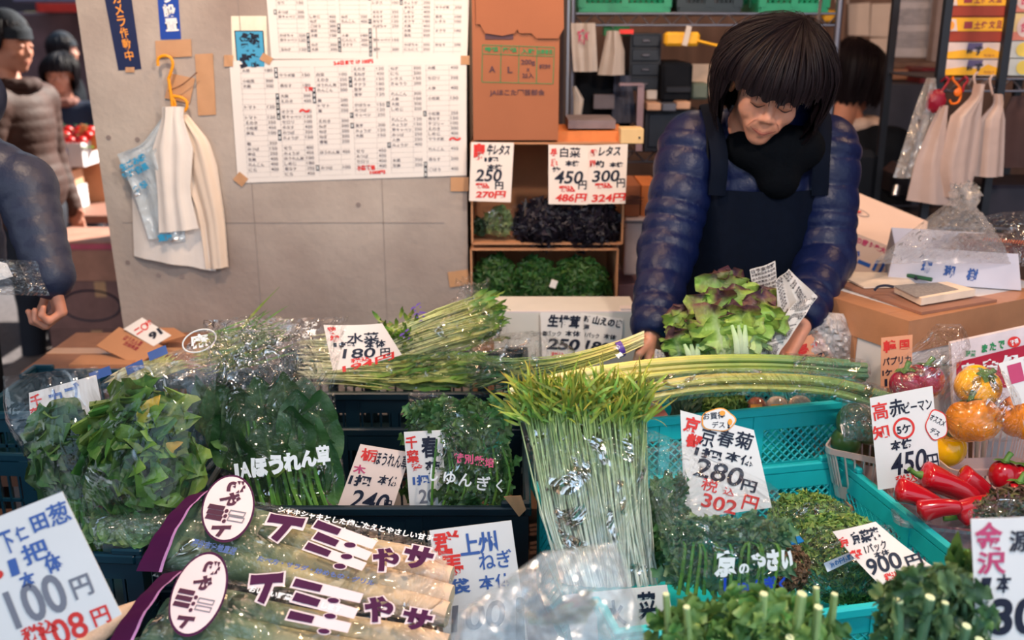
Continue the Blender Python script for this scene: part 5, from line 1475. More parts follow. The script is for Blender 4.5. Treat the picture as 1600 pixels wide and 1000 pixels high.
# ---- cut celery leaves in the foreground
def celery(name, label, px, py, Y, x0, x1, ytop, seed, n, stems, m1=None, m2=None):
    fr = FP(px, py, Y, tilt=10)
    t = thing(name, label, 'vegetable', fr.o)
    rg_ = np.random.default_rng(seed); s_ = MB(seed); b = MB(seed + 1)
    cut = MB(seed + 2)
    for (xt, yt, xb, r_, z) in stems:
        p, q = fr.P(*fr.L(xb, py + 170), z * .3), fr.P(*fr.L(xt, yt), z)
        pts = poly([p, (p + q) / 2 + fr.u * rg_.normal(0, .004), q], 7)
        s_.tube(pts, [r_, r_ * .92], 9, flat=.8)
        cut.tube([q - unit(q - p) * .001, q + unit(q - p) * .0015], r_ * .86, 9, flat=.8)
    for i in range(n):
        x = x0 + (x1 - x0) * rg_.uniform(0, 1); y = ytop + rg_.uniform(0, 1) ** .8 * (py - ytop) + abs((x - (x0 + x1) / 2) / (x1 - x0)) * 50
        sc = fr.scale(x, y)[0]
        d = fr.v * rg_.normal(.5, .5) + fr.u * rg_.normal(0, .8) + fr.n * rg_.uniform(-.2, .8)
        z = rg_.uniform(-.02, .055)
        b.leaf(fr.P(*fr.L(x, y), z), d, fr.n + rg_.normal(0, .4, 3), rg_.uniform(22, 44) * sc, rg_.uniform(24, 40) * sc, curl=rg_.uniform(-.9, .4), fold=.15, ruf=.25, rf=2, serr=.6, sn=2.6, nu=12, nv=7, p=1.0, q=.5)
    mk('leaves', b, m1 or G_CEL, t); mk('stalks', s_, m2 or G_CELS, t); mk('cut_ends', cut, mat('cut_end', c8(206, 214, 170), .6), t)
    return t
celery('celery_bunch', 'blurred bunch of cut leafy stalks at the bottom edge in front of the teal crate', 1165, 1000, 1.10, 1030, 1290, 934, 81, 260,
       [(1178, 905, 1168, .007, .05), (1235, 905, 1205, .0085, .05), (1256, 920, 1258, .007, .06), (1035, 915, 1050, .006, .03), (1062, 925, 1075, .006, .05), (1292, 915, 1275, .006, .03), (1150, 930, 1145, .005, .02), (1210, 960, 1215, .007, .07), (1195, 990, 1195, .008, .085), (1268, 910, 1268, .0055, .02)])
celery('celery_bunch', 'darker blurred bunch of cut leafy stalks at the bottom right beside the crimson lettered card', 1450, 1000, 1.09, 1375, 1515, 885, 85, 200,
       [(1380, 915, 1382, .0075, .05), (1422, 905, 1405, .008, .06), (1450, 918, 1440, .006, .05), (1468, 940, 1462, .007, .075), (1484, 958, 1480, .007, .08), (1490, 910, 1495, .005, .03), (1515, 905, 1505, .005, .02)],
       leafmat('celery_dark', [(0, c8(116, 146, 90)), (.5, c8(62, 98, 68)), (1, c8(94, 118, 66))], island=.4, hue=.04), leafmat('celery_stem2', [(0, c8(90, 130, 100)), (1, c8(110, 150, 110))], island=.2))
b = MB(87); fr = FP(1500, 880, 1.14, tilt=10)
t = thing('leaf_sprig', 'yellow green leaf sprig standing at the corner of the kale crate', 'vegetable', fr.P(0, -.1, 0))
for i in range(22): leafpx(b, fr, (1505 + rg.normal(0, 8), 905 + rg.normal(0, 20)), (1498 + rg.normal(0, 18), 868 + rg.normal(0, 24)), 20, 0, .01, serr=.4, ruf=.2, nu=9, nv=5)
b.tube(poly([fr.P(*fr.L(1512, 1010)), fr.P(*fr.L(1505, 930)), fr.P(*fr.L(1500, 870))], 7), .004, 6); mk('leaves', b, G_CEL, t)

# ================================================================ people
SKIN = mat('skin', c8(214, 148, 122), .45, .06, 25, bump=.04, bscale=250, sss=.12)
SKIN2 = mat('skin_tan', c8(190, 128, 104), .5, .06, 25, sss=.1)
LIPS = mat('lips', c8(198, 126, 108), .45, .05)
HAIR = mat('black_hair', (0.010, 0.006, 0.008), .5, .25, 120, spec=.14, stretch=(1, 1, .1))
LASH = mat('lash', (0.01, 0.008, 0.01), .6)
PUFF = mat('navy_quilt', c8(9, 21, 60), .42, .10, 30, bump=.3, bscale=40, spec=.3)
PUFF2 = mat('slate_quilt', c8(38, 44, 66), .45, .10, 30, bump=.25, bscale=45)
BLACK = mat('black_cloth', c8(16, 20, 28), .8, .1, 40, spec=.15)
APRON = mat('apron_cloth', c8(5, 12, 27), .8, .10, 60, spec=.1, bump=.08, bscale=300)
SCARF = mat('black_scarf', c8(5, 8, 14), .9, .1, 50, spec=.08, bump=.2, bscale=120)
TROU = mat('dark_trousers', c8(26, 30, 42), .8, .1, 30)

def head_sdf(F, c, M, s=1.0, closed=True, man=False):
    P_ = lambda x, y, z: np.asarray(c) + M @ (np.array([x, y, z]) * s)
    e = lambda x, y, z, r, k, cut=False: F.ell(P_(x, y, z), np.array(r) * s, M, k * s, cut)
    e(0, .015, .035, (.076, .092, .085), .01)
    e(0, -.020, -.035, (.058, .066, .078), .03)
    e(0, -.062, -.098, (.022, .020, .018), .028)
    for q in (-1, 1):
        e(q * .036, -.058, -.032, (.026, .026, .024), .022)
        e(q * .078, .012, -.012, (.009, .018, .030), .006)
        e(q * .030, -.080, -.002, (.016, .012, .010), .006)
        e(q * .0115, -.089, -.037, (.009, .009, .008), .006)
        F.cap(P_(q * .012, -.084, .018), P_(q * .045, -.070, .020), .008 * s, .006 * s, .014 * s)
        F.cap(P_(q * .020, -.084, -.050), P_(q * .030, -.076, -.064), .007 * s, .005 * s, .014 * s)
    F.cap(P_(0, -.084, .004), P_(0, -.097, -.032), .0065 * s, .0105 * s, .010 * s)
    e(0, -.064, -.066, (.032, .022, .022), .02)
    for q in (-1, 1): F.cap(P_(0, -.0865, -.0685), P_(q * .026, -.073, -.060), .0040 * s, .003 * s, .004 * s)
    F.cap(P_(0, -.0830, -.0615), P_(0, -.0830, -.0615), .006 * s, .006 * s, .012 * s)
    for q in (-1, 1): F.cap(P_(0, -.0865, -.0775), P_(q * .020, -.0755, -.0695), .0044 * s, .0026 * s, .005 * s)
    F.cap(P_(0, .03, -.06), P_(0, .045, -.17), .052 * s, .056 * s, .03 * s)

def hand_sdf(F, wrist, d, n, side, curl, s=1.0, thumb=.6):
    """palm, four unequal bent fingers and a thumb; n: where the palm faces; side: +1/-1 which way the thumb lies"""
    w = np.asarray(wrist, float); d = unit(d); n = np.asarray(n, float); n = unit(n - d * np.dot(n, d)); l = np.cross(d, n) * side
    F.cap(w - d * .02 * s, w, .025 * s, .024 * s, .01)
    for k_, o in enumerate((-.027, -.009, .009, .027)):
        F.cap(w + l * o * .7 * s, w + d * .078 * s + l * o * s, .0125 * s, .0115 * s, .012 * s)
    for k_, (o, L_) in enumerate(((.028, .9), (.0095, 1.0), (-.0095, .95), (-.027, .76))):
        p = w + d * (.084 if k_ in (1, 2) else .078) * s + l * o * s
        dd = d.copy(); a = 0
        for j, sl in enumerate((.043, .027, .022)):
            a += curl[j] + .08 * (k_ - 1.5)
            dd = unit(d * math.cos(a) + n * math.sin(a) + l * o * 2.2 * (1 - j * .4))
            q = p + dd * sl * L_ * s
            F.cap(p, q, (.0092 - .0009 * j) * s, (.0085 - .0010 * j) * s, .003)
            p = q
    p = w + d * .018 * s + l * .024 * s
    q = p + unit(d * .7 + l * .75 + n * .3) * .042 * s
    F.cap(p, q, .0135 * s, .0105 * s, .012 * s)
    r_ = q + unit(d * .9 + l * (.3 - thumb) + n * (.2 + thumb * .6)) * .032 * s
    F.cap(q, r_, .010 * s, .0088 * s, .004); F.cap(r_, r_ + unit(d * .8 - l * thumb * .6 + n * (.3 + thumb)) * .024 * s, .0088 * s, .0072 * s, .004)

def hair_bob(c, M, s, seed, fringe=True, side=-.105, back=-.12, vol=1.0, locks=170, whorl=.03):
    rg_ = np.random.default_rng(seed); c = np.asarray(c)
    A, B, C = .103 * vol, .116 * vol, .112
    def sm(a, b, x): t_ = np.clip((x - a) / (b - a), 0, 1); return t_ * t_ * (3 - 2 * t_)
    g = M.T @ np.array([0, 0, -1.0]); g = unit(g * .45 + np.array([0, 0, -1.0]))
    def path(phi, t_, out=0.0):
        phi = np.asarray(phi, float); t_ = np.asarray(t_, float)
        fr_ = 1 - sm(.98, 1.22, np.abs((phi + math.pi) % (2 * math.pi) - math.pi))
        bk = sm(2.0, 2.7, np.abs((phi + math.pi) % (2 * math.pi) - math.pi))
        endz = np.where(fringe, fr_ * .022, fr_ * .07) + (1 - fr_) * (side * (1 - bk) + back * bk)
        th_max = np.where(endz > .03, np.arccos(np.clip((endz - .03) / C, -1, 1)), math.pi / 2)
        drop = np.clip(.03 - endz, 0, None)
        arc = th_max * .11; tot = arc + drop
        sdist = t_ * tot
        th = np.clip(sdist / .11, 0, th_max); dr = np.clip(sdist - arc, 0, None)
        flare = 1 + .17 * sm(.2, 1.0, th / 1.57) * (1 - .75 * fr_) - (.35 * (dr / .15) ** 2) * (1 - fr_)
        x = np.sin(th) * np.sin(phi) * (A + out) * flare; y = -np.sin(th) * np.cos(phi) * (B + out) * flare + .012; z = np.cos(th) * (C + out) + .03
        x = x + whorl * (1 - t_) ** 3; y = y + .02 * (1 - t_) ** 3
        p = np.stack([x, y, z], -1) + dr[..., None] * g
        return c + (p * s) @ M.T
    b = MB(seed)
    nphi, nt_ = 150, 26
    ph = np.linspace(0, 2 * math.pi, nphi, endpoint=False); tt = np.linspace(.0, 1, nt_)
    PH, TT = np.meshgrid(ph, tt, indexing='ij')
    wob = .0022 * np.sin(PH * 41 + 2 * np.sin(PH * 5)) + .002 * np.sin(PH * 67) + .001 * rg_.normal(0, 1, (nphi, 1))
    b.grid(path(PH, TT * (1 + .03 * np.sin(PH * 23)), wob * TT), closeu=True)
    b.grid(path(PH, TT * .97, wob * TT - .012)[:, ::-1], closeu=True)
    for i in range(locks):
        p0 = rg_.uniform(0, 2 * math.pi); n_ = 12; ts = np.linspace(rg_.uniform(.02, .3), rg_.uniform(.95, 1.06), n_)
        pp = path(p0 + rg_.normal(0, .05) * ts + .03 * np.sin(ts * 5 + i), ts, rg_.uniform(.0005, .005) * np.sin(math.pi * np.linspace(.1, .95, n_)))
        b.tube(pp, np.array([.0008, .0032, .0036, .003, .0006]) * s, 5, flat=.5)
    for i in range(locks // 2):
        p0 = rg_.uniform(0, 2 * math.pi); n_ = 9; ts = np.linspace(.02, rg_.uniform(.9, 1.05), n_)
        b.tube(path(p0 + rg_.normal(0, .12) * ts, ts, rg_.uniform(.003, .009)), .0006 * s, 3, cap=False)
    return b

def lip_ids(mb, c, M, s):
    V = mb.arr(); mi = []
    for q in mb.f:
        p = (V[list(q)].mean(0) - c) @ M / s
        ok = (p[0] / .024) ** 2 + ((p[2] + .0732 - 15 * p[0] ** 2) / .0068) ** 2 < 1 and p[1] < -.06
        mi.append(1 if ok else 0)
    mb.mi = mi

def box_bounds(pts, m):
    pts = np.array(pts); return pts.min(0) - m, pts.max(0) + m

# ---- the seller
hc = W(1203, 132, 2.27); HM = rot_y(9) @ rot_x(26) @ rot_z(-4)
shL, shR = W(1082, 222, 2.42), W(1292, 228, 2.42)
elL, wrL = W(1044, 385, 2.31), W(1019, 520, 2.13)
elR, wrR = W(1290, 400, 2.33), W(1252, 500, 2.13)
cx_, cy_ = (shL[0] + shR[0]) / 2, 2.44
pel = np.array([cx_, 2.46, .82])
F = Field(*box_bounds([shL, shR, elL, elR, wrL, wrR, [cx_, 2.46, 0.0], hc], .16), .012)
F.ell([cx_, cy_, 1.18], [.135, .095, .19], k=.03); F.ell([cx_, cy_, .98], [.125, .09, .18], k=.05); F.ell(pel, [.15, .11, .14], k=.05)
F.cap(shL, shR, .05, .05, .05)
F.cap([cx_, 2.41, 1.28], hc + HM @ np.array([0, .04, -.12]), .06, .055, .03)
for a_, b_, c_ in ((shL, elL, wrL), (shR, elR, wrR)):
    F.cap(a_, b_, .046, .038, .02); F.cap(b_, c_, .037, .026, .02)
for q in (-1, 1):
    F.cap(pel + [q * .08, 0, 0], [cx_ + q * .09, 2.44, .45], .08, .055, .03); F.cap([cx_ + q * .09, 2.44, .45], [cx_ + q * .10, 2.47, .08], .052, .036, .02); F.cap([cx_ + q * .10, 2.48, .04], [cx_ + q * .12, 2.34, .03], .035, .03, .02)
body = F.mesh()
F = Field(hc - .2, hc + .2, .0045); head_sdf(F, hc, HM); hm = F.mesh(); lip_ids(hm, hc, HM, 1.0)
for (w_, d_, n_, sd_, cu_) in ((wrL, (.05, -.30, -.95), (-.75, .45, -.1), -1, (.35, .55, .5)), (wrR, (-.55, -.2, -.8), (-.5, -.6, .3), 1, (.5, .7, .5))):
    Fh = Field(np.asarray(w_) - .16, np.asarray(w_) + .16, .0036); hand_sdf(Fh, w_, d_, n_, sd_, cu_, .95); body.merge(Fh.mesh())
body.mi = [0] * len(body.f); body.merge(hm)
seller = mk('person', body, [SKIN, LIPS], smooth=180, loc=(cx_, 2.46, 0))
tag(seller, 'person in navy quilted jacket and dark apron, head bowed, gripping a bundle and lettuce', 'person')
mk('hair', hair_bob(hc, HM, 1.02, 5, vol=1.1), HAIR, seller, smooth=180)
b = MB()
for q in (-1, 1):
    L0 = lambda x, y, z: hc + HM @ np.array([x, y, z])
    b.tube(poly([L0(q * .014, -.0885, -.006), L0(q * .030, -.0945, -.010), L0(q * .046, -.084, -.007)], 9), [.0006, .0016, .0006], 5)
mk('eyelashes', b, LASH, seller)
HV = (hm.arr() - hc) @ HM
def on_face(x, z, out=.0004):
    m = (np.hypot(HV[:, 0] - x, HV[:, 2] - z) < .0045) & (HV[:, 1] < -.03)
    return L0(x, HV[m, 1].min() - out, z)
b = MB(); b.tube(poly([on_face(x, -.0738 + 15 * x * x) for x in np.linspace(-.029, .029, 13)], 40), [.0003, .0010, .0012, .0010, .0003], 5); mk('mouth_line', b, mat('mouth_line', c8(120, 62, 54), .6), seller)
b = MB()
for q in (-1, 1):
    b.tube(poly([on_face(q * x, z, .0001) for x, z in ((.019, -.036), (.026, -.044), (.031, -.053), (.035, -.063))], 24), [.0003, .0007, .0003], 5)
mk('smile_fold', b, mat('skin_fold', c8(170, 104, 86), .6), seller)
# jacket: quilted sleeves and body
bf = lambda t, L_: .0085 * np.abs(np.sin(math.pi * (t * L_ / .052 + .25 * np.sin(t * L_ * 31)))) ** .45 - .004
F = Field(*box_bounds([shL, shR, elL, elR, wrL, wrR, [cx_, 2.46, .72]], .14), .0062)
qm = lambda P: -.006 * np.abs(np.sin(math.pi * P[..., 2] / .055 + .5 * np.sin(P[..., 0] * 40))) ** .45
F.ell([cx_, cy_, 1.17], [.172, .125, .20], k=.03, mod=qm); F.ell([cx_, cy_, .96], [.168, .125, .20], k=.05, mod=qm); F.ell(pel + [0, 0, .02], [.176, .14, .13], k=.05, mod=qm)
F.cap(shL + [.02, 0, .0], shR + [-.02, 0, .0], .068, .068, .04)
F.cap([cx_ + .02, 2.40, 1.33], [cx_ + .03, 2.37, 1.37], .095, .085, .03)
for a_, b_, c_ in ((shL, elL, wrL), (shR, elR, wrR)):
    F.cap(a_, b_, .078, .066, .022, mod=bf); F.cap(b_, c_ + (b_ - c_) * .10, .066, .050, .02, mod=bf)
    e_ = unit(c_ - b_); F.ell(c_ + e_ * .055, [.047, .047, .05], k=.006, cut=True)
mk('jacket', F.mesh(), PUFF, seller, smooth=180)
# raised seams and shoulder patches
b = MB()
for (a_, c_) in ((shL, -1), (shR, 1)):
    pts = [a_ + [c_ * -.02, -.055, .068], a_ + [c_ * -.02, -.085, .0], a_ + [c_ * -.03, -.09, -.08]]; b.tube(poly(pts, 10), .003, 6)
mk('shoulder_seam', b, BLACK, seller)
F = Field(hc + [-.2, -.2, -.30], hc + [.2, .25, -.02], .006)
nc = np.array([cx_ + .015, 2.40, 1.285])
for k_ in range(14):
    a0, a1 = 2 * math.pi * k_ / 14, 2 * math.pi * (k_ + 1) / 14
    F.cap(nc + [.085 * math.cos(a0), .075 * math.sin(a0), .012 * math.sin(3 * a0)], nc + [.085 * math.cos(a1), .075 * math.sin(a1), .012 * math.sin(3 * a1)], .04, .04, .02)
F.cap(nc + [-.05, -.075, -.01], nc + [.06, -.075, -.01], .05, .05, .03); F.cap(nc + [.0, -.085, -.02], nc + [.005, -.095, -.075], .06, .05, .03)
mk('scarf', F.mesh(), SCARF, seller, smooth=180)
# apron bib and straps
b = MB(); G = []
for zz in np.linspace(.74, 1.18, 16):
    row = []
    hw = np.interp(zz, [.74, .95, 1.05, 1.18], [75, 72, 58, 44])
    rx_, ry_ = .187, .142
    for a_ in np.linspace(-hw, hw, 25):
        q = R(a_); row.append([cx_ + rx_ * math.sin(q), 2.44 - ry_ * math.cos(q) - .010 - .003 * math.sin(a_ * .22 + zz * 9), zz])
    G.append(row)
G = np.array(G); b.grid(G); b.grid((G + [0, .006, 0])[::-1]); 
ap = mk('apron', b, APRON, seller, smooth=180)
for q, sh in ((-1, shL), (1, shR)):
    b = MB(); b.tube(poly([[cx_ + q * .12, 2.305, 1.17], [cx_ + q * .118, 2.31, 1.26], sh + [q * -.03, -.05, .072], sh + [q * -.035, .02, .078], [cx_ + q * .10, 2.55, 1.25]], 16), .020, 8, flat=.2, nrm=(0, -1, .3)); mk('strap', b, APRON, seller)
b = MB(); b.tube(poly([nc + [-.075, -.07, .03], nc + [-.07, -.085, .018], nc + [-.062, -.09, .008]], 6), .0018, 5); mk('neck_cord', b, ink('r'), seller)
for q in (-1, 1):
    pass
F = Field([cx_ - .25, 2.2, 0], [cx_ + .25, 2.65, .95], .012)
F.ell(pel, [.16, .12, .14], k=.03)
for q in (-1, 1):
    F.cap(pel + [q * .08, 0, 0], [cx_ + q * .09, 2.44, .45], .095, .07, .03); F.cap([cx_ + q * .09, 2.44, .45], [cx_ + q * .10, 2.47, .06], .068, .058, .02)
mk('trousers', F.mesh(), TROU, seller, smooth=180)
b = MB()
for q in (-1, 1): b.ell([cx_ + q * .11, 2.41, .04], (.05, .13, .045))
mk('shoes', b, BLACK, seller)

# ---- other figures
def figure(label, head, yaw, coat, trouser, skin=SKIN2, hair='bob', bow=0, scale=1.0, arms=None, hairmat=HAIR, h=.014, hat=None, collar=None, puff=False, hands=None, lean=0.0, wide=1.0, hem=-.62, roll=0, ) :
    head = np.asarray(head, float); s = scale
    RZ = rot_z(yaw); M = RZ @ rot_y(roll) @ rot_x(bow)
    base = np.array([head[0], head[1], 0.0])
    Lc = lambda x, y, z: base + RZ @ np.array([x * s, y * s, 0]) + np.array([0, 0, z])
    hz = head[2]
    shz = hz - .25 * s; hipz = hz - .74 * s; kz = hipz * .5
    S_ = {q: Lc(q * .165 * wide, lean, shz) for q in (-1, 1)}
    if arms is None: arms = {q: (Lc(q * .21 * wide, lean + .02, shz - .27 * s), Lc(q * .20 * wide, lean - .06, shz - .50 * s)) for q in (-1, 1)}
    pts = [base, head, *S_.values()] + [p for v in arms.values() for p in v]
    def bodyf(infl, hh, parts, mod=None, mf=None):
        F = Field(*box_bounds(pts, .30), hh)
        if 'torso' in parts:
            F.ell(Lc(0, lean, shz - .12 * s), np.array([.145 * wide + infl, .10 + infl, .18 + infl]) * s, RZ, .03, mod=mf); F.ell(Lc(0, lean * .6, shz - .34 * s), np.array([.135 * wide + infl, .10 + infl, .2]) * s, RZ, .05, mod=mf)
            F.ell(Lc(0, lean * .3, max(hipz, hz + hem * s)), np.array([.15 * wide + infl, .115 + infl, .15]) * s, RZ, .05, mod=mf); F.cap(S_[-1], S_[1], (.05 + infl) * s, (.05 + infl) * s, .04)
        if 'arms' in parts:
            for q in arms:
                e_, w_ = arms[q]
                F.cap(S_[q], e_, (.046 + infl) * s, (.038 + infl) * s, .02, mod=mod); F.cap(e_, w_, (.037 + infl) * s, (.027 + infl * .8) * s, .02, mod=mod)
        if 'neck' in parts: F.cap(Lc(0, lean, shz), head + M @ np.array([0, .04, -.10]) * s, .058 * s, .055 * s, .02)
        if 'legs' in parts:
            F.ell(Lc(0, 0, hipz), np.array([.14 + infl, .11 + infl, .13]) * s, RZ, .03)
            for q in (-1, 1):
                F.cap(Lc(q * .085, 0, hipz), Lc(q * .09, -.01, kz), (.08 + infl) * s, (.055 + infl) * s, .03); F.cap(Lc(q * .09, -.01, kz), Lc(q * .095, .02, .08), (.052 + infl) * s, (.036 + infl) * s, .02)
                if infl == 0: F.cap(Lc(q * .095, .03, .04), Lc(q * .10, -.12, .035), .036 * s, .03 * s, .02)
        return F.mesh()
    bd = bodyf(0, h, ('torso', 'arms', 'neck', 'legs'))
    F = Field(head - .2 * s, head + .2 * s, .006); head_sdf(F, head, M, s); hm = F.mesh(); lip_ids(hm, head, M, s)
    for q in arms:
        e_, w_ = arms[q]
        d_, n_, cu_ = (hands or {}).get(q, (unit(w_ - e_), RZ @ np.array([-q, 0, 0.0]), (.3, .4, .3)))
        Fh = Field(np.asarray(w_) - .17, np.asarray(w_) + .17, .0045 if h > .011 else .0036); hand_sdf(Fh, w_, d_, n_, q * -1, cu_, s); bd.merge(Fh.mesh())
    bd.mi = [0] * len(bd.f); bd.merge(hm)
    o = mk('person', bd, [skin, LIPS], smooth=180, loc=base); tag(o, label, 'person')
    md = (lambda t, L_: .0045 * np.abs(np.sin(math.pi * t * L_ / .048)) ** .6 - .002) if puff else None
    mf = (lambda P: -.004 * np.abs(np.sin(math.pi * P[..., 2] / .05)) ** .6) if puff else None
    mk('jacket', bodyf(.028, min(h, .009), ('torso', 'arms'), md, mf), coat, o, smooth=180)
    mk('trousers', bodyf(.016, h, ('legs',)), trouser, o, smooth=180)
    if hair == 'bob': mk('hair', hair_bob(head, M, 1.0 * s, 3, locks=70, fringe=True), hairmat, o, smooth=180)
    elif hair == 'short': mk('hair', hair_bob(head, M, .97 * s, 4, locks=60, fringe=False, side=-.02, back=-.07, vol=.9), hairmat, o, smooth=180)
    if hat is not None:
        b = MB(); n_ = 15; G = []
        for t_ in np.linspace(0, 1, n_):
            th = .02 + 1.50 * t_
            rr = 1.0 + .05 * (t_ > .72) + .012 * math.sin(t_ * 26)
            G.append([head + M @ (np.array([.090 * math.sin(th) * math.cos(a_) * rr, .012 + .108 * math.sin(th) * math.sin(a_) * rr, .028 + .125 * math.cos(th) - .005]) * s) for a_ in np.linspace(0, 2 * math.pi, 36, endpoint=False)])
        b.grid(np.array(G), closev=True); G2 = np.array(G); G3 = head + (G2 - head) * .95; b.grid(G3[::-1], closev=True); b.grid(np.stack([G2[-1], G3[-1]]), closev=True)
        mk('beanie', b, hat, o, smooth=180)
    b = MB()
    for q in (-1, 1):
        L0 = lambda x, y, z: head + M @ np.array([x, y, z]) * s
        b.tube(poly([L0(q * .016, -.0925, .018), L0(q * .032, -.089, .022), L0(q * .048, -.078, .018)], 7), [.001, .0024, .001], 5)
        b.tube(poly([L0(q * .018, -.0905, -.004), L0(q * .031, -.0935, -.006), L0(q * .044, -.086, -.004)], 7), [.0006, .0018, .0006], 5)
    mk('brows_and_lashes', b, LASH, o)
    if collar is not None:
        F = Field(Lc(0, lean, shz) - .2, Lc(0, lean, shz) + .24, .008); cc = Lc(0, lean - .01, shz + .075 * s)
        for k_ in range(12):
            a0, a1 = 2 * math.pi * k_ / 12, 2 * math.pi * (k_ + 1) / 12
            F.cap(cc + RZ @ np.array([.075 * math.cos(a0), .075 * math.sin(a0), 0]) * s, cc + RZ @ np.array([.075 * math.cos(a1), .075 * math.sin(a1), 0]) * s, .028 * s, .028 * s, .015)
        mk('collar', F.mesh(), collar, o, smooth=180)
    return o
BROWN = mat('brown_jacket', c8(62, 34, 25), .7, .25, 12, bump=.3, bscale=30)
BEANIE = mat('dark_beanie', c8(24, 30, 40), .85, .1, 60, bump=.3, bscale=160)
NAVYCOAT = mat('navy_coat', c8(20, 28, 50), .8, .1, 20)
figure('person in dark beanie and brown jacket seen in profile in the alley', W(14, 68, 4.5), 78, BROWN, TROU, hat=BEANIE, hair='short', collar=mat('brown_collar', c8(56, 30, 24), .8), puff=True, scale=1.0, roll=0, bow=6)
figure('person in navy coat with brown scarf behind the alley stand, facing the camera', W(93, 116, 6.5), 12, NAVYCOAT, TROU, hair='bob', collar=mat('scarf_brown', c8(120, 74, 62), .8), scale=.98, bow=2, wide=1.1)
figure('person with dark cap turned away at the far end of the alley', W(100, 78, 7.8), 120, BLACK, TROU, hair='short', hat=BEANIE, scale=.95)
figure('person in black with bobbed hair turned away, deep in the shop', W(1340, 122, 3.95), 128, BLACK, TROU, hair='bob', bow=16, collar=mat('white_collar', c8(206, 180, 168), .7), wide=1.05, h=.012)
# near passer-by at the left edge
sh_, el_, wr_ = W(-40, 150, 2.28), W(38, 290, 2.22), W(80, 432, 2.13)
b_ = np.array([-1.47, 2.42, 1.63])
nearp = figure('person in slate quilted jacket cut by the left edge, only arm and fist in view', b_, 80, PUFF2, BLACK, hair='short', puff=True, h=.010,
       arms={-1: (b_ + [-.12, .22, -.52], b_ + [-.0, .20, -.76]), 1: (el_, wr_)} if False else {1: (b_ + [-.06, .23, -.52], b_ + [-.02, .22, -.74]), -1: (el_, wr_)},
       hands={-1: ((.12, -.02, -1), (-.8, -.55, 0), (1.05, 1.25, .9)), 1: ((.1, 0, -1), (-.6, .5, 0), (.5, .5, .5))}, lean=-.08)
# clear bag in that hand
fr = Fr(W(40, 432, 2.06), tilt=15)
t = thing('clear_bag', 'crumpled clear bag held in the fist at the left edge', 'bag', fr.o)
b = MB(); sheet(b, fr, ([(-70, 400), (-75, 430), (-60, 460)], [(58, 408), (66, 436), (78, 462)]), bulge=.03, back=.02, noise=.008, seed=3); mk('film', b, FILM_G, t)
b = MB(); q_ = [fr.P(*fr.L(x, y), .02) for x, y in ((-10, 405), (18, 412), (28, 432), (0, 440), (-20, 430))]; b.add(q_, [(0, 4, 3, 2, 1)]); mk('white_slip', b, PAPER(), t, smooth=0)

# ================================================================ cartons beside the pillar
def quadbox(name, label, px0, py0, px1, py1, Y, depth, m, cat='box', group=None, root=None, bev=0.0, part=None):
    """a closed box whose front face covers the pixel rectangle at depth Y"""
    cxp = (px0 + px1) / 2
    a = W(px0, (py0 + py1) / 2, Y); c = W(px1, (py0 + py1) / 2, Y)
    zt = W(cxp, py0, Y)[2]; zb = W(cxp, py1, Y)[2]
    b = MB(); ctr = np.array([(a[0] + c[0]) / 2, Y + depth / 2, (zt + zb) / 2]); b.box(ctr, (c[0] - a[0], depth, zt - zb), bev=bev)
    o = mk(name, b, m, root, smooth=30 if bev else 0)
    if root is None: tag(o, label, cat, group)
    return o, (a[0], c[0], zb, zt)
BY = 2.72
KRAFT = mat('kraft_carton', c8(160, 98, 68), .75, .05, 7, bump=.05, bscale=220)
t = thing('carton', 'tall closed brown carton with printed green table, on top of the open cartons', 'box', W(808, 220, BY + .1))
o, (x0, x1, zb, zt) = quadbox('body', None, 738, -70, 874, 219, BY, .26, KRAFT, root=t)
f9 = Fr((.0, BY - .0005, 1.3))
fl = f9
b = MB(); fz = f9
pts = [(742, -60), (880, -60), (881, 44), (872, 60), (838, 60), (830, 52), (812, 52), (808, 46), (804, 52), (785, 56), (758, 52), (750, 38), (744, 38)]
A_ = [f9.P(*f9.L(*p), .006) for p in pts]; B_ = [f9.P(*f9.L(*p), .0005) for p in pts]; n_ = len(pts)
b.add(A_ + B_, [tuple(range(n_))[::-1]] + [(i, (i + 1) % n_, n_ + (i + 1) % n_, n_ + i) for i in range(n_)]); mk('flap', b, KRAFT, t, smooth=0)
b = MB()
for (a_, c_) in (((753, 70), (866, 74)), ((754, 84), (864, 88)), ((753, 128), (864, 131)), ((754, 70), (753, 128)), ((783, 71), (782, 129)), ((811, 72), (810, 130)), ((839, 73), (838, 130)), ((866, 74), (864, 131))):
    p, q = f9.L(*a_), f9.L(*c_); d = unit(q - p); nn = np.array([-d[1], d[0]]) * .0008
    b.add([f9.P(*(p - nn), .001), f9.P(*(q - nn), .001), f9.P(*(q + nn), .001), f9.P(*(p + nn), .001)], [(0, 1, 2, 3)])
for s_, x, y, w, h in (('等級', 768, 77, 22, 8), ('階級', 797, 78, 22, 8), ('入数', 825, 80, 22, 8), ('出荷者名', 851, 81, 24, 8)): put_text(b, f9, s_, x, y, w, h, bold=.03, z=.0012)
mk('printed_table', b, ink('g'), t, smooth=0)
b = MB()
for s_, x, y, w, h in (('A', 769, 108, 10, 10), ('L', 797, 109, 8, 10), ('200g', 825, 98, 22, 10), ('x', 825, 109, 5, 5), ('25入', 825, 118, 18, 9), ('相対', 851, 104, 18, 8), ('JAほこた園芸部会', 808, 145, 86, 11)): put_text(b, f9, s_, x, y, w, h, bold=.025, z=.0012)
put_text(b, f9, '■', 780, 57, 44, 9, z=.0012, bold=0)
mk('lettering', b, mat('print_brown', c8(88, 58, 66), .6), t, smooth=0)

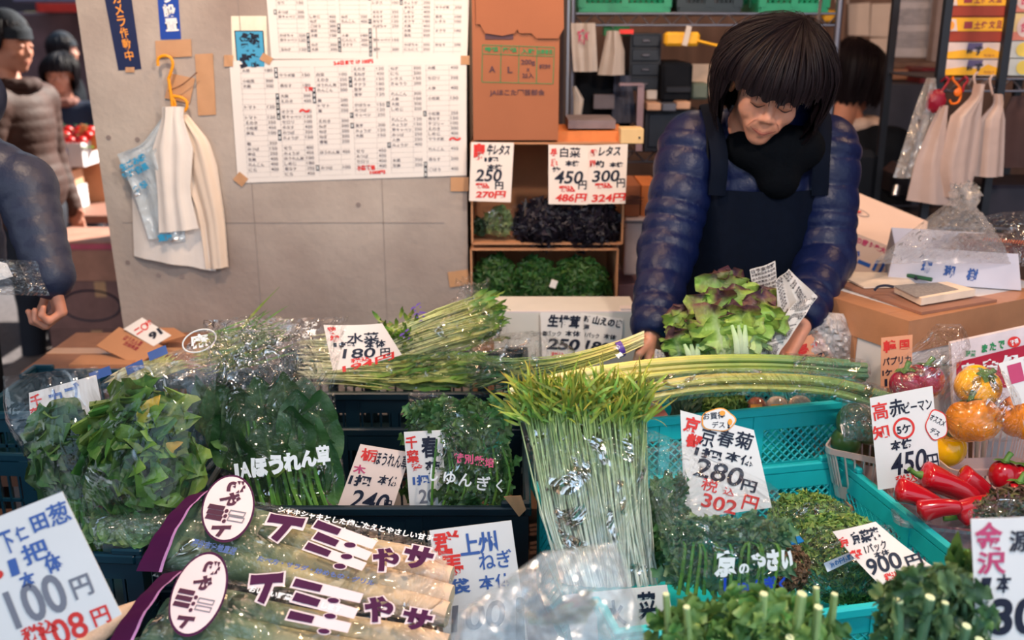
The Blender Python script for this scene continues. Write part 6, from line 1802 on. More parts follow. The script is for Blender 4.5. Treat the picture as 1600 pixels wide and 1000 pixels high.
def open_carton(name, label, px0, py0, px1, py1, Y, depth, m, skew=0):
    t = thing(name, label, 'box', W((px0 + px1) / 2, py1, Y + depth / 2))
    f = Fr((0, Y, 1.2)); th = .005
    xa, zt_ = f.L(px0, py0); xb, zb_ = f.L(px1, py1)
    za, zbm = zt_ + 1.2, zb_ + 1.2
    parts = [('bottom_panel', ((xa + xb) / 2, Y + depth / 2, zbm), (xb - xa, depth, th)), ('top_panel', ((xa + xb) / 2, Y + depth / 2, za), (xb - xa, depth, th)),
             ('side_panel', (xa, Y + depth / 2, (za + zbm) / 2), (th, depth, za - zbm)), ('side_panel', (xb, Y + depth / 2, (za + zbm) / 2), (th, depth, za - zbm)), ('back_panel', ((xa + xb) / 2, Y + depth, (za + zbm) / 2), (xb - xa, th, za - zbm))]
    for nme, c, s_ in parts:
        b = MB(); b.box(c, s_); mk(nme, b, m, t, smooth=0)
    return t, (xa, xb, zbm, za)
oc, (ua, ub, uz0, uz1) = open_carton('carton', 'upper brown carton lying open, holding bagged lettuce behind three price cards', 736, 224, 972, 381, BY, .30, CARD_)
lc_, (la, lb, lz0, lz1) = open_carton('carton', 'lower brown carton lying open, packed with green leaf bunches', 736, 390, 962, 505, BY, .30, CARD_)
b = MB(); b.box(((la + lb) / 2, BY + .15, lz0 / 2 - .003), (lb - la, .30, lz0 - .006)); tag(mk('carton', b, CARD_, smooth=0), 'plain carton on the floor carrying the open leaf carton', 'box')
fr = Fr((0, BY + .06, 1.2), tilt=0)
G_BAGL = leafmat('pale_lettuce', [(0, c8(190, 200, 150)), (1, c8(110, 140, 70))], island=.3)
t = thing('lettuce_bag', 'small head of lettuce in glinting film on the left of the upper open carton', 'vegetable', fr.P(*fr.L(780, 372)))
b = MB(91); rosette(b, fr, 780, 345, 22, 24, 26, 4, lw=26, ruf=.3, rf=3, nu=9, nv=5, z=.035); mk('leaves', b, G_BAGL, t)
b = MB(); sheet(b, fr, ([(752, 322), (750, 350), (756, 374)], [(808, 318), (812, 348), (806, 374)]), bulge=.06, noise=.004, seed=91); mk('film', b, FILM_G, t)
t = thing('lettuce_bag', 'pale bagged head in the dark left corner of the upper open carton', 'vegetable', fr.P(*fr.L(748, 372)))
b = MB(92); rosette(b, fr, 750, 352, 12, 18, 14, 5, lw=20, ruf=.3, nu=8, nv=5, z=.02); mk('leaves', b, G_DARK, t)
G_PURP = leafmat('purple_lettuce', [(0, c8(60, 60, 60)), (.6, c8(38, 34, 48)), (1, c8(30, 26, 42))], island=.4)
for i, (px, rx, lab) in enumerate(((846, 32, 'dark purple leafy bunch, left of two in the upper open carton'), (918, 44, 'dark purple leafy bunch, right of two in the upper open carton'))):
    t = thing('red_lettuce', lab, 'vegetable', fr.P(*fr.L(px, 376)))
    b = MB(93 + i); frill(b, fr, px, 348, rx * .88, 24, 330, 20 + i, zmax=.06, s=(14, 26)); mk('leaves', b, G_PURP, t)
G_BUNCH = leafmat('bunch_leaf', [(0, c8(74, 110, 52)), (1, c8(46, 88, 40))], island=.5, hue=.03)
fr = Fr((0, BY + .05, 1.2), tilt=0)
for i, (px, rx, lab) in enumerate(((775, 32, 'green leaf bunch on the left of the lower open carton'), (838, 36, 'green leaf bunch in the middle of the lower open carton'), (904, 46, 'broad green leaf bunch on the right of the lower open carton'))):
    t = thing('leaf_bunch', lab, 'vegetable', fr.P(*fr.L(px, 500)))
    b = MB(95 + i); frill(b, fr, px, 450, rx * .86, 40, 520, 30 + i, zmax=.07, s=(11, 20)); mk('leaves', b, G_BUNCH, t)
b = MB(); b.box(fr.P(*fr.L(863, 432), .085), (.018, .004, .022), M=rot_y(20)); tag(mk('paper_tag', b, PAPER(), smooth=0), 'tiny white tag among the leaf bunches', 'tag')
# white carton strip behind the mushroom cards
t = thing('carton', 'long white carton behind the two mushroom price cards', 'box', (.16, 2.5, .60))
xa, xb = W(772, 520, 2.42)[0], W(994, 520, 2.42)[0]; zt_ = W(880, 489, 2.42)[2]
b = MB(); b.box(((xa + xb) / 2, 2.50, (zt_ + .62) / 2), (xb - xa, .16, zt_ - .62)); mk('body', b, mat('off_white_carton', c8(216, 212, 206), .65, .02), t, smooth=0)
b = MB(); b.box(((xa + xb) / 2, 2.425, zt_ + .002), (xb - xa, .01, .004)); b.box((xb - .02, 2.44, zt_ - .01), (.04, .03, .04)); mk('rim_fold', b, WCARD, t, smooth=0)
b = MB(); b.box((.16, 2.50, .31), (.4, .2, .62)); tag(mk('carton', b, CARD_, smooth=0), 'plain brown carton on the floor under the long white one', 'box')
# things by the seller's elbow
quadbox('carton', 'orange brown carton top right of the tall printed carton', 868, 206, 978, 223, BY + .03, .22, mat('orange_carton', c8(214, 128, 72), .7))
o, _ = quadbox('wood_block', 'pale wooden block with a dark nail hole at the end of the orange carton', 970, 201, 1006, 225, 2.70, .07, mat('pale_wood', c8(222, 190, 140), .6, .1, 12), cat='block', bev=.002)
b = MB(); q = W(999, 215, 2.699); b.tube([q, q + [0, -.0015, 0]], .003, 8); mk('nail_hole', b, ink('k'), o)
quadbox('tray', 'flat grey tray above the orange carton', 888, 188, 962, 201, 2.78, .18, mat('grey_tray', c8(120, 108, 114), .5), cat='tray')
o, _ = quadbox('foam_box', 'white foam box between the open cartons and the seller', 976, 342, 1012, 430, 2.86, .22, mat('foam_white', c8(226, 214, 214), .7), cat='box', bev=.004)
b = MB(); q = W(994, 347, 2.858); b.box(q, (.07, .006, .008)); mk('lid_line', b, ink('G'), o, smooth=0)
o, _ = quadbox('carton', 'small carton with black brush marks above the white foam box', 977, 290, 1000, 338, 2.88, .2, KRAFT)
f_ = Fr((0, 2.8795, 1.2)); b = MB(); put_text(b, f_, '小川', 990, 312, 14, 30, bold=.03, rot=-90); mk('lettering', b, ink('k'), o, smooth=0)
quadbox('carton', 'orange sided carton partly behind the seller above the foam box', 1002, 290, 1030, 338, 2.90, .2, mat('orange_carton', c8(214, 128, 72), .7))
quadbox('carton', 'dim pink carton low between the leaf carton and the seller', 966, 445, 1030, 520, 2.86, .2, mat('dim_pink', c8(160, 130, 140), .7))

# ================================================================ wire rack behind the seller
def wire_shelf(b, x0, x1, y0, y1, z, drop=.035, r=.0028):
    for (p, q) in (((x0, y0, z), (x1, y0, z)), ((x0, y1, z), (x1, y1, z)), ((x0, y0, z), (x0, y1, z)), ((x1, y0, z), (x1, y1, z)), ((x0, y0, z - drop), (x1, y0, z - drop))):
        b.tube([p, q], r * 1.3, 6)
    n = int((x1 - x0) / .035); zz = [(x0 + (x1 - x0) * i / n, y0, z - (drop if i % 2 else 0)) for i in range(n + 1)]
    for i in range(n): b.tube([zz[i], zz[i + 1]], r, 4, cap=False)
    for i in range(1, 40):
        x = x0 + (x1 - x0) * i / 40; b.tube([(x, y0, z), (x, y1, z)], r * .6, 4, cap=False)
def rack(name, label, x0, x1, y0, y1, shelves, top, m, r=.012):
    t = thing(name, label, 'shelf', ((x0 + x1) / 2, (y0 + y1) / 2, 0))
    for x in (x0, x1):
        for y in (y0, y1):
            b = MB(); b.tube([(x, y, 0), (x, y, top)], r, 10); mk('post', b, m, t)
    for z in shelves:
        b = MB(); wire_shelf(b, x0, x1, y0, y1, z); mk('wire_shelf', b, m, t)
    return t
CHROME = mat('chrome_wire', c8(126, 124, 134), .3, .05, metal=.85)
RX0, RX1, RY0, RY1 = .19, 1.03, 3.28, 3.72
rack('wire_rack', 'dark wire rack of shop clutter behind the seller', RX0, RX1, RY0, RY1, (.70, 1.155, 1.585), 2.3, CHROME)
crate('storage_crate', 'teal crate at left on the top shelf of the wire rack', .36, 3.46, 1.589, .31, .28, .17, mat('green_crate', c8(30, 140, 105), .4), style='lattice', notch=False)
crate('storage_crate', 'teal crate at right on the top shelf above the seller hair', .90, 3.46, 1.589, .24, .28, .17, MATS['green_crate'], style='lattice', notch=False)
crate('storage_crate', 'dark crate in the middle of the top shelf of the wire rack', .63, 3.46, 1.589, .22, .28, .15, NAVYC, notch=False)
fb = Fr((0, 3.25, 1.4))
PBAG = mat('milky_bag', c8(196, 186, 180), .4, .05, 10, bump=.4, bscale=20)
o = hanging('carrier_bag', 'white bag with red print hanging under the rack shelf at left', fb, [(892, 930, 36), (893, 932, 70), (896, 934, 112)], PBAG, seed=11)
b = MB(); put_text(b, fb, '市', 911, 58, 18, 26, bold=.09, z=.014); mk('printed_mark', b, ink('m'), o, smooth=0)
hanging('carrier_bag', 'milky pouch bag with a warm glint hanging under the rack shelf', fb, [(948, 968, 48), (942, 976, 80), (934, 976, 117)], PBAG, seed=12, bulge=.03)
b = MB(); hx, hz_ = fb.L(958, 46); b.tube([fb.P(hx, hz_), (fb.P(hx, hz_)[0], 3.28, 1.55)], .002, 5); tag(mk('wire_hook', b, CHROME), 'thin wire from which the milky pouch hangs', 'hook')
quadbox('folder', 'green folder hanging below the rack shelf', 944, 38, 984, 56, 3.30, .05, mat('folder_green', c8(30, 120, 70), .5), cat='folder')
quadbox('red_strap', 'red strap bundle lying under the rack shelf', 968, 46, 990, 53, 3.27, .02, ink('r'), cat='strap')
def drawers(name, label, px0, py0, px1, py1, Y, d, n):
    t = thing(name, label, 'drawer unit', W((px0 + px1) / 2, py1, Y + d / 2))
    o, (a, c, zb, zt) = quadbox('body', None, px0, py0, px1, py1, Y, d, mat('black_plastic', c8(28, 32, 44), .4), root=t)
    for i in range(n):
        b = MB(); z = zb + (zt - zb) * (i + .5) / n; b.box(((a + c) / 2, Y - .004, z), ((c - a) * .88, .008, (zt - zb) / n * .8), bev=.002); dr = mk('drawer', b, mat('black_plastic2', c8(36, 44, 58), .35), t)
        b = MB(); b.box(((a + c) / 2, Y - .012, z), ((c - a) * .25, .008, .008), bev=.002); mk('handle', b, CHROME, dr)
    return t
drawers('drawer_unit', 'black plastic drawer tower on the middle rack shelf', 984, 52, 1032, 142, 3.34, .25, 4)
drawers('cash_drawer', 'low black cash drawer left of the seller shoulder', 1008, 172, 1092, 236, 3.24, .3, 1)
YELL = mat('yellow_tool', c8(226, 170, 40), .4)
o, _ = quadbox('tape_dispenser', 'yellow tape dispenser beside the black drawers', 1039, 50, 1094, 72, 3.22, .05, YELL, cat='tape dispenser', bev=.008)
b = MB(); b.tube([W(1090, 64, 3.22), W(1130, 74, 3.2)], .010, 8, flat=.5); mk('blade_arm', b, YELL, o); b = MB(); b.box(W(1073, 56, 3.215), (.016, .01, .06), M=rot_y(12)); mk('label_tape', b, PBAG, o, smooth=0)
o, _ = quadbox('printer', 'black desktop printer with pale panel behind the seller shoulder', 1034, 98, 1082, 160, 3.26, .3, BLACK, cat='printer', bev=.01)
b = MB(); b.box(W(1060, 140, 3.255), (.08, .006, .02), bev=.002); mk('control_panel', b, DARKM, o)
quadbox('panel', 'beige board standing behind the printer', 1081, 100, 1118, 150, 3.36, .02, mat('beige_board', c8(196, 170, 150), .7), cat='board')
quadbox('green_case', 'grey green case right of the printer', 1080, 130, 1108, 156, 3.28, .15, mat('grey_green', c8(88, 100, 92), .6), cat='case', bev=.008)
COIN = mat('coin_tray', c8(196, 156, 130), .5)
for i, (px, py, mm, lab) in enumerate(((1022, 170, COIN, 'tan coin tray, leftmost on the cash drawer'), (1046, 171, mat('slate_tray', c8(90, 96, 112), .5), 'slate coin tray between two tan ones on the cash drawer'), (1068, 168, COIN, 'tan coin tray right of the slate one on the cash drawer'))):
    quadbox('coin_tray', lab, px - 11, py - 9, px + 11, py + 3, 3.20, .12, mm, cat='tray', bev=.003)
b = MB(); b.box(W(1018, 148, 3.30), (.035, .02, .03), bev=.003); tag(mk('adhesive_pad', b, PBAG), 'little white pad by the black drawers', 'note pad')
t = thing('cabinet_post', 'grey metal upright left of the cash drawer', 'post', W(1000, 236, 3.22))
quadbox('upright', None, 995, 132, 1005, 236, 3.22, .03, mat('grey_post', c8(150, 128, 138), .4), root=t)
quadbox('crossbar', None, 968, 130, 1005, 134, 3.215, .03, MATS['grey_post'], root=t)
quadbox('bin', 'black bin under the hanging bags of the rack', 900, 112, 988, 200, 3.36, .25, BLACK, cat='bin', bev=.012)
hanging('cloth', 'dark grey cloth draped on the black bin', Fr((0, 3.33, 1.4)), [(960, 985, 118), (958, 990, 150), (955, 994, 192)], mat('slate_cloth', c8(70, 74, 92), .8), seed=14)
hanging('carrier_bag', 'crumpled pale bag low beside the tall carton behind the tray', Fr((0, 3.30, 1.4)), [(888, 900, 134), (886, 912, 155), (887, 908, 188)], PBAG, seed=15, bulge=.03)
quadbox('carton', 'small red and grey pack on the rack beside the black bin', 928, 148, 960, 170, 3.30, .04, mat('grey_red', c8(104, 98, 108), .6))
b = MB(); q = W(885, 100, 3.1); b.tube([[q[0], 3.1, 0], [q[0], 3.1, 2.3]], .010, 8); tag(mk('upright_bar', b, STEEL), 'steel upright just right of the tall printed carton', 'post')
# chain and yellow thing by the seller's head
b = MB()
for i in range(22):
    c = W(1284 - i * .35, -14 + i * 3.2, 3.05); a = np.linspace(0, 2 * math.pi, 9); ax_ = np.array([1, 0, 0]) if i % 2 else np.array([0, 1, 0])
    b.tube(np.array([c + ax_ * .004 * math.cos(q) + np.array([0, 0, .007]) * math.sin(q) for q in a]), .0013, 4, cap=False)
tag(mk('chain', b, STEEL), 'small steel chain hanging beside the seller hair', 'chain')
quadbox('yellow_clip', 'yellow plastic clip by the chain right of the seller hair', 1288, 16, 1306, 34, 4.80, .048, YELL, cat='clip', bev=.006)

# ================================================================ back wall notices
bw = Fr((0, 4.84, 1.5))
NOTE = mat('notice_paper', c8(206, 184, 172), .7, .03)
for q_, lab in (([(1306, -30), (1328, -30), (1326, 6), (1305, 5)], 'paper scrap at the top edge above the notices'), ([(1326, 6), (1360, 4), (1358, 56), (1325, 55)], 'beige notice, left one of two on the back wall'), ([(1362, 6), (1394, 5), (1391, 58), (1359, 57)], 'beige notice, right one of two on the back wall'), ([(1360, 60), (1390, 59), (1386, 96), (1357, 95)], 'beige notice low on the back wall, above the dark bob')):
    card('notice_paper', lab, 'paper', bw, q_, [], m=NOTE, wave=.002)
o = card('notice_paper', 'tall bluish notice full of handwriting on the back wall', 'paper', bw, [(1398, -40), (1462, -40), (1450, 90), (1390, 89)], [], m=mat('blue_notice', c8(186, 178, 184), .7), wave=.002)
b = MB(); rg2 = random.Random(6)
for r_ in range(3):
    for c_ in range(11): put_text(b, bw, ''.join(rg2.choice('野菜果物市場売出荷価格本日朝') for _ in range(5)), 1403 + 5 * c_ - r_ * 3, -10 + r_ * 36, 3.2, 26, vert=True, z=.004, bold=.02)
mk('lettering', b, ink('G'), o, smooth=0)
for i, (a, c, lab) in enumerate(((1312, 1320, 'brown wall post left of the notices'), (1462, 1474, 'pale wall post right of the handwritten notice'))):
    quadbox('wall_post', lab, a, -60, c, 130, 4.72, .06, WOODW if i == 0 else mat('pale_post', c8(150, 130, 126), .7), cat='post')
quadbox('wall_shelf', 'dark brown shelf below the notices on the back wall', 1330, 98, 1480, 106, 4.5, .3, WOODW, cat='shelf')
quadbox('carton', 'brown long carton under the wall shelf', 1370, 108, 1438, 124, 4.45, .3, mat('cardboard_dim', c8(150, 106, 84), .8))
quadbox('cooler', 'dull red cooler box behind the hanging bags', 1436, 106, 1462, 190, 4.3, .3, mat('cooler_red', c8(110, 34, 44), .5), cat='cooler', bev=.01)
quadbox('counter', 'dark slate counter at the back of the shop', 1330, 132, 1460, 330, 4.2, .4, mat('slate_counter', c8(58, 58, 72), .6, .1), cat='counter')
o, _ = quadbox('weighing_scale', 'black weighing scale with a shiny dial behind the white carton', 1302, 236, 1372, 330, 3.1, .2, BLACK, cat='scale', bev=.02)
b = MB(); b.tube([W(1402, 290, 3.04), W(1398, 306, 3.03)], .012, 10); mk('shiny_knob', b, STEEL, o)
quadbox('pot', 'dark round edged pot on the slate counter', 1405, 262, 1446, 320, 3.3, .2, mat('dark_pot', c8(44, 46, 58), .3, metal=.4), cat='pot', bev=.03)

# ================================================================ rack with fruit cartons on the right
RY = 3.02
zs = W(1520, 121, RY)[2]
xl, xr = W(1468, 100, RY)[0], W(1700, 100, RY)[0]
DP = mat('black_post', c8(26, 30, 40), .4)
t = thing('carton_rack', 'black rack with fruit cartons above and carrier bags hanging below', 'shelf', ((xl + xr) / 2, RY + .2, 0))
xm = W(1565, 100, RY)[0]
for x in (xl, xm, xr):
    for y in (RY - .01, RY + .40):
        b = MB(); b.box((x, y, .85), (.022, .022, 1.7 if y > RY else 1.7)); mk('post', b, DP, t, smooth=0)
for z in (zs - .004, .62, .95):
    b = MB(); wire_shelf(b, xl, xr, RY, RY + .4, z); mk('wire_shelf', b, CHROME, t)
def fruit_carton(label, px0, px1, py0, py1, style, Y=RY + .06, group=None):
    t = thing('fruit_carton', label, 'box', W((px0 + px1) / 2, py1, Y + .15), 0, group)
    f = Fr(W((px0 + px1) / 2, 60, Y), yaw=-27)
    base = {'y': mat('carton_red', c8(150, 52, 36), .6), 'w': mat('carton_pale', c8(216, 200, 200), .6), 'p': mat('carton_yellow_white', c8(222, 204, 150), .6), 'c': mat('carton_cool', c8(196, 204, 206), .6)}[style]
    q_ = [f.L(*p) for p in ((px0, py0 + .4), (px1, py0 + .4), (px1, py1), (px0, py1))]; w2 = (q_[1][0] - q_[0][0] + q_[2][0] - q_[3][0]) / 4; xc = sum(p[0] for p in q_) / 4; yt, yb = (q_[0][1] + q_[1][1]) / 2, (q_[2][1] + q_[3][1]) / 2
    b = MB(); b.box(f.P(xc, (yt + yb) / 2, -.151), (2 * w2, .3, yt - yb), M=rot_z(-27)); mk('body', b, base, t, smooth=0)
    def patch(nme, q, m, z=.001):
        b = MB(); n_ = len(q); A_ = [f.P(*f.L(*p), z) for p in q]; b.add(A_, [tuple(range(n_))[::-1]]); mk(nme, b, m, t, smooth=0)
    def tx(nme, items, c, z=.0022):
        b = MB(); [put_text(b, f, *i_, z=z, bold=.04) for i_ in items]; mk(nme, b, c, t, smooth=0)
    h = py1 - py0; X = lambda u: px0 + (px1 - px0) * u; Yy = lambda v: py0 + h * v
    if style == 'y':
        patch('yellow_panel', [(X(0), Yy(.04)), (X(1), Yy(.04)), (X(1), Yy(.58)), (X(0), Yy(.58))], mat('carton_yellow', c8(236, 176, 40), .6))
        patch('white_patch', [(X(0), Yy(.1)), (X(.18), Yy(.1)), (X(.2), Yy(.58)), (X(0), Yy(.58))], mat('carton_pale', c8(216, 200, 200), .6), .0015)
        tx('fruit_picture', [('●', X(.09), Yy(.36), 12, h * .36)], ink('o'))
        tx('lettering', [('■', X(.38), Yy(.34), 13, h * .28), ('土', X(.53), Yy(.34), 10, h * .3), ('佐', X(.64), Yy(.33), 10, h * .3), ('文', X(.77), Yy(.32), 10, h * .3), ('旦', X(.89), Yy(.31), 9, h * .3)], ink('n'))
    elif style == 'w':
        patch('yellow_wave', [(X(0), Yy(.6)), (X(.3), Yy(.45)), (X(.55), Yy(.6)), (X(.7), Yy(.3)), (X(.85), Yy(.5)), (X(1), Yy(.75)), (X(1), Yy(.95)), (X(0), Yy(.98))], mat('carton_yellow', c8(236, 176, 40), .6))
        patch('violet_patch', [(X(.38), Yy(.04)), (X(.62), Yy(.04)), (X(.60), Yy(.42)), (X(.36), Yy(.42))], mat('carton_violet', c8(92, 84, 130), .6), .0015)
        tx('lettering', [('す', X(.55), Yy(.5), 12, h * .6), ('高知', X(.40), Yy(.55), 9, h * .3)], ink('k')); tx('small_print', [('サンフルーツ', X(.72), Yy(.8), 16, h * .14)], ink('n'))
    elif style == 'p':
        patch('pink_base', [(X(0), Yy(.7)), (X(1), Yy(.6)), (X(1), Yy(1)), (X(0), Yy(1))], mat('carton_pink', c8(206, 130, 116), .6))
        tx('white_disc', [('●', X(.22), Yy(.5), 24, h * .75)], mat('carton_pale', c8(216, 200, 200), .6), .0014)
        tx('emblem', [('合', X(.22), Yy(.5), 13, h * .42)], ink('m'))
    else:
        tx('yellow_disc', [('●', X(.2), Yy(.5), 22, h * .8)], mat('carton_lemon', c8(228, 204, 96), .6), .0014); tx('lettering', [('加', X(.55), Yy(.55), 10, h * .4)], ink('k'))
    return t
for a, c, st_, lab in ((-14, 25, 'y', 'yellow and red pomelo carton, topmost of the left carton stack'), (26, 65, 'y', 'yellow and red pomelo carton, second in the left carton stack'), (66, 92, 'w', 'pale carton with yellow wave and violet patch, third in the left carton stack'), (93, 118, 'w', 'pale carton with yellow wave, lowest of the left carton stack')):
    fruit_carton(lab, 1477, 1572, a, c, st_)
for a, c, st_, lab in ((-20, 19, 'p', 'pink and white carton, topmost of the right carton stack'), (20, 63, 'p', 'cream carton with a round red emblem in the right carton stack'), (64, 91, 'c', 'cool white carton with a lemon disc, third in the right carton stack'), (92, 119, 'c', 'cool white carton with a lemon disc, lowest of the right carton stack')):
    fruit_carton(lab, 1576, 1690, a, c, st_)
# hooks and hanging carrier bags
hb = Fr((0, RY - .05, 1.3))
CLEARB = film('hung_clear', .14, .14, 10, .7, haze=.22, hazecol=(.8, .74, .72))
PINKB = mat('pinkish_carrier', c8(186, 162, 154), .35, .03, 10, bump=.4, bscale=16)
ORH = mat('orange_hook', c8(230, 110, 24), .35); REDH = mat('red_hook', c8(150, 20, 40), .4)
for pts, m_, lab in (([(1490, 118), (1489, 124), (1494, 130), (1500, 138), (1501, 150), (1497, 160), (1487, 162), (1484, 156)], ORH, 'orange plastic hook in the middle of the hanging bags'), ([(1478, 118), (1482, 126), (1476, 136), (1470, 146), (1472, 156)], REDH, 'red plastic hook left of the orange hook'), ([(1508, 118), (1512, 126), (1506, 134), (1504, 144)], REDH, 'dark red hook right of the orange hook'),
                      ([(1553, 116), (1547, 124), (1549, 140), (1552, 150)], PINKB, 'pale wire loop holding the rightmost hanging bag'), ([(1528, 112), (1522, 120), (1524, 134)], PINKB, 'pale clip holding the largest hanging bag')):
    b = MB(); pp = poly(pxl(hb, pts), 16); pp[0] = [pp[0][0], RY, zs - .02]; b.tube(pp, .0036, 7); tag(mk('hook_hanger', b, m_), lab, 'hook')
b = MB(); b.ell(hb.P(*hb.L(1496, 144), .004), (.012, .004, .012)); tag(mk('hook_disc', b, ORH), 'round orange disc on the hook among the hanging bags', 'hook')
b = MB(); b.merge(MB().ell(hb.P(*hb.L(1462, 158)), (.028, .02, .034), fn=lambda D: 1 + .15 * np.sin(D[:, 0] * 14 if D.ndim == 2 else D[..., 0] * 14) * np.cos(D[..., 2] * 11))); tag(mk('net_bag', b, mat('red_net', c8(140, 16, 44), .4)), 'crimson bundle tied above the leftmost hanging bags', 'bag')
hanging('carrier_bag', 'see through carrier bag, leftmost of the hanging bags', hb, [(1452, 1462, 122), (1436, 1466, 160), (1414, 1456, 230), (1398, 1440, 278)], CLEARB, seed=21, z0=-.01, bulge=.02)
hanging('carrier_bag', 'pale carrier bag hanging under the crimson bundle', hb, [(1466, 1478, 164), (1450, 1480, 196), (1428, 1482, 250), (1414, 1502, 312, 322)], PINKB, seed=22, z0=.01, bulge=.02)
hanging('carrier_bag', 'largest pinkish carrier bag in the middle of the hanging bags', hb, [(1516, 1530, 130), (1512, 1527, 150), (1480, 1524, 180), (1458, 1518, 256), (1470, 1506, 306, 300)], PINKB, seed=23, z0=.03, bulge=.025)
hanging('carrier_bag', 'twisted small carrier bag, rightmost of the hanging bags', hb, [(1546, 1560, 146), (1546, 1562, 162), (1524, 1566, 186), (1518, 1564, 240), (1516, 1562, 274)], PINKB, seed=24, z0=.02, bulge=.02)
quadbox('basket', 'dark crate with clutter low behind the hanging bags at the right', 1530, 290, 1660, 360, RY + .05, .25, mat('dark_clutter', c8(44, 40, 52), .5), cat='crate', bev=.01)
hanging('garment', 'dark brown garment hanging at the right edge behind the bags', Fr((0, RY + .02, 1.3)), [(1580, 1640, 150), (1566, 1660, 180), (1562, 1660, 262)], mat('brown_garment', c8(74, 50, 48), .8), seed=25)

# ================================================================ cartons on the right of the stall
def obox(root_args, ctr, size, rz, m, parts=None):
    t = thing(*root_args[:3], ctr, R(rz), root_args[3] if len(root_args) > 3 else None)
    return t
WFOAM = mat('foam_box', c8(212, 206, 206), .6, .03)
pc = W(1420, 508, 1.985)          # nearest upper corner of the taped box
rzb = 28.5
ux = np.array([math.cos(R(rzb)), math.sin(R(rzb)), 0]); uy = np.array([-ux[1], ux[0], 0])
bw_, bd_, bh_ = .52, .27, .30
ctr = pc + ux * bw_ / 2 + uy * bd_ / 2; ctr[2] = pc[2] - bh_
table('display_table', 'brown table under the taped foam box', .70, 1.75, 2.02, 2.75, float(ctr[2]) - .002, BOARD) if False else None
t = thing('foam_box', 'big white foam box banded with brown tape at the right of the stall', 'box', ctr, R(rzb))
b = MB(); b.box((0, 0, bh_ / 2), (bw_, bd_, bh_), bev=.006); mk('body', b, WFOAM, t, world=False)
b = MB(); hz = bh_ - .026
b.box((0, -bd_ / 2 - .0028, hz), (bw_ + .008, .0012, .072)); b.box((-bw_ / 2 - .0028, 0, hz), (.0012, bd_ + .006, .072)); b.box((bw_ / 2 + .0028, 0, hz), (.0012, bd_ + .006, .072))
b.box((0, -bd_ / 2 + .028, bh_ + .0094), (bw_ + .006, .062, .0008)); b.box((-bw_ / 2 + .028, .03, bh_ + .0094), (.062, bd_ - .06, .0008))
b.box((-bw_ / 2 - .0014, .03, bh_ / 2), (.0012, .07, bh_ - .01)); b.box((-bw_ / 2 - .0014, -bd_ / 2 + .02, bh_ * .3), (.0012, .03, bh_ * .5))
mk('brown_tape', b, mat('box_tape', c8(176, 122, 88), .4, .06, 20, bump=.15, bscale=30), t, world=False, smooth=0)
b = MB(); b.box((0, 0, bh_ + .003), (bw_ + .004, bd_ + .004, .012), bev=.002); mk('lid', b, WFOAM, t, world=False, smooth=0)
quadtop = float(ctr[2]) + bh_
b = MB(); b.box((ctr[0], ctr[1], ctr[2] / 2 - .002), (.46, .22, ctr[2] - .004), M=rot_z(rzb)); tag(mk('plinth_box', b, CARD_, smooth=0), 'brown carton on the floor under the taped foam box', 'box')
zt_ = quadtop + .0102
fh = Fr((0.95, 2.2, zt_ + .003), tilt=90)
BRD = mat('clip_board', c8(150, 104, 84), .5, .1, 8)
def flat(name, label, cat, quad, z, th, m, root=None, curve=0.0):
    f = Fr((0.95, 2.2, z + th), tilt=90)
    return card(name, label, cat, f, quad, [], m=m, thick=th, root=root, curve=curve)
flat('clip_board', 'dark edged brown clipboard lying on the taped foam box', 'board', [(1300, 440), (1400, 442), (1558, 468), (1440, 488)], zt_, .006, BRD)
flat('note_pad', 'large cream paper pad at the back of the clipboard', 'paper', [(1300, 424), (1406, 426), (1436, 446), (1350, 448)], zt_ + .008, .004, mat('cream_pad', c8(232, 208, 186), .6))
t = flat('note_book', 'thick notebook with a speckled cover on the clipboard', 'notebook', [(1398, 446), (1480, 440), (1524, 452), (1440, 466)], zt_ + .010, .016, mat('cream_pad', c8(232, 208, 186), .6))
f = Fr((0.95, 2.2, zt_ + .0268), tilt=90)
card('cover', 'speckled grey cover', None, f, [(1394, 446), (1464, 441), (1498, 452), (1432, 464)], [], m=mat('speckle', c8(206, 196, 190), .6, .5, 160, col2=c8(120, 112, 112)), root=t)
b = MB(); b.tube(poly([W(1366, 454, 2.14) , W(1372, 448, 2.14), W(1384, 446, 2.14), W(1396, 448, 2.14)], 10), .003, 6); tag(mk('binder_clip', b, ink('k')), 'black binder clip with wire beside the speckled notebook', 'clip')
b = MB(); b.tube([W(1418, 430, 2.3), W(1456, 437, 2.26)], .005, 7); o = tag(mk('marker_pen', b, mat('green_pen', c8(40, 90, 60), .4)), 'dark green marker pen behind the notebook', 'pen')
b = MB(); b.tube([W(1430, 433, 2.287), W(1434, 434, 2.283)], .0062, 7); mk('cap_ring', b, ink('k'), o)
# printed white carton behind
Yc = 2.70
t = thing('carton', 'white carton with blue lettering leaning behind the taped box', 'box', W(1360, 440, Yc + .1))
f = Fr(W(1360, 440, Yc), tilt=0, yaw=-24)
q = [(1318, 360), (1440, 410), (1440, 470), (1296, 470)]
b = MB()
F1 = [f.P(*f.L(*p)) for p in [(1306, 352), (1440, 404), (1436, 480), (1290, 470)]]
T1 = [p_ for p_ in (W(1326, 295, 2.92), W(1450, 346, 2.84))]
bk = [np.array([T1[0][0], T1[0][1], F1[3][2]]), np.array([T1[1][0], T1[1][1], F1[2][2]])]
b.add(F1 + T1 + bk, [(0, 3, 2, 1), (0, 1, 5, 4), (1, 2, 7, 5), (3, 0, 4, 6), (4, 5, 7, 6), (2, 3, 6, 7)]); mk('body', b, mat('white_carton2', c8(226, 196, 180), .6, .02), t, smooth=0)
ax = f.L(1440, 404) - f.L(1306, 352)
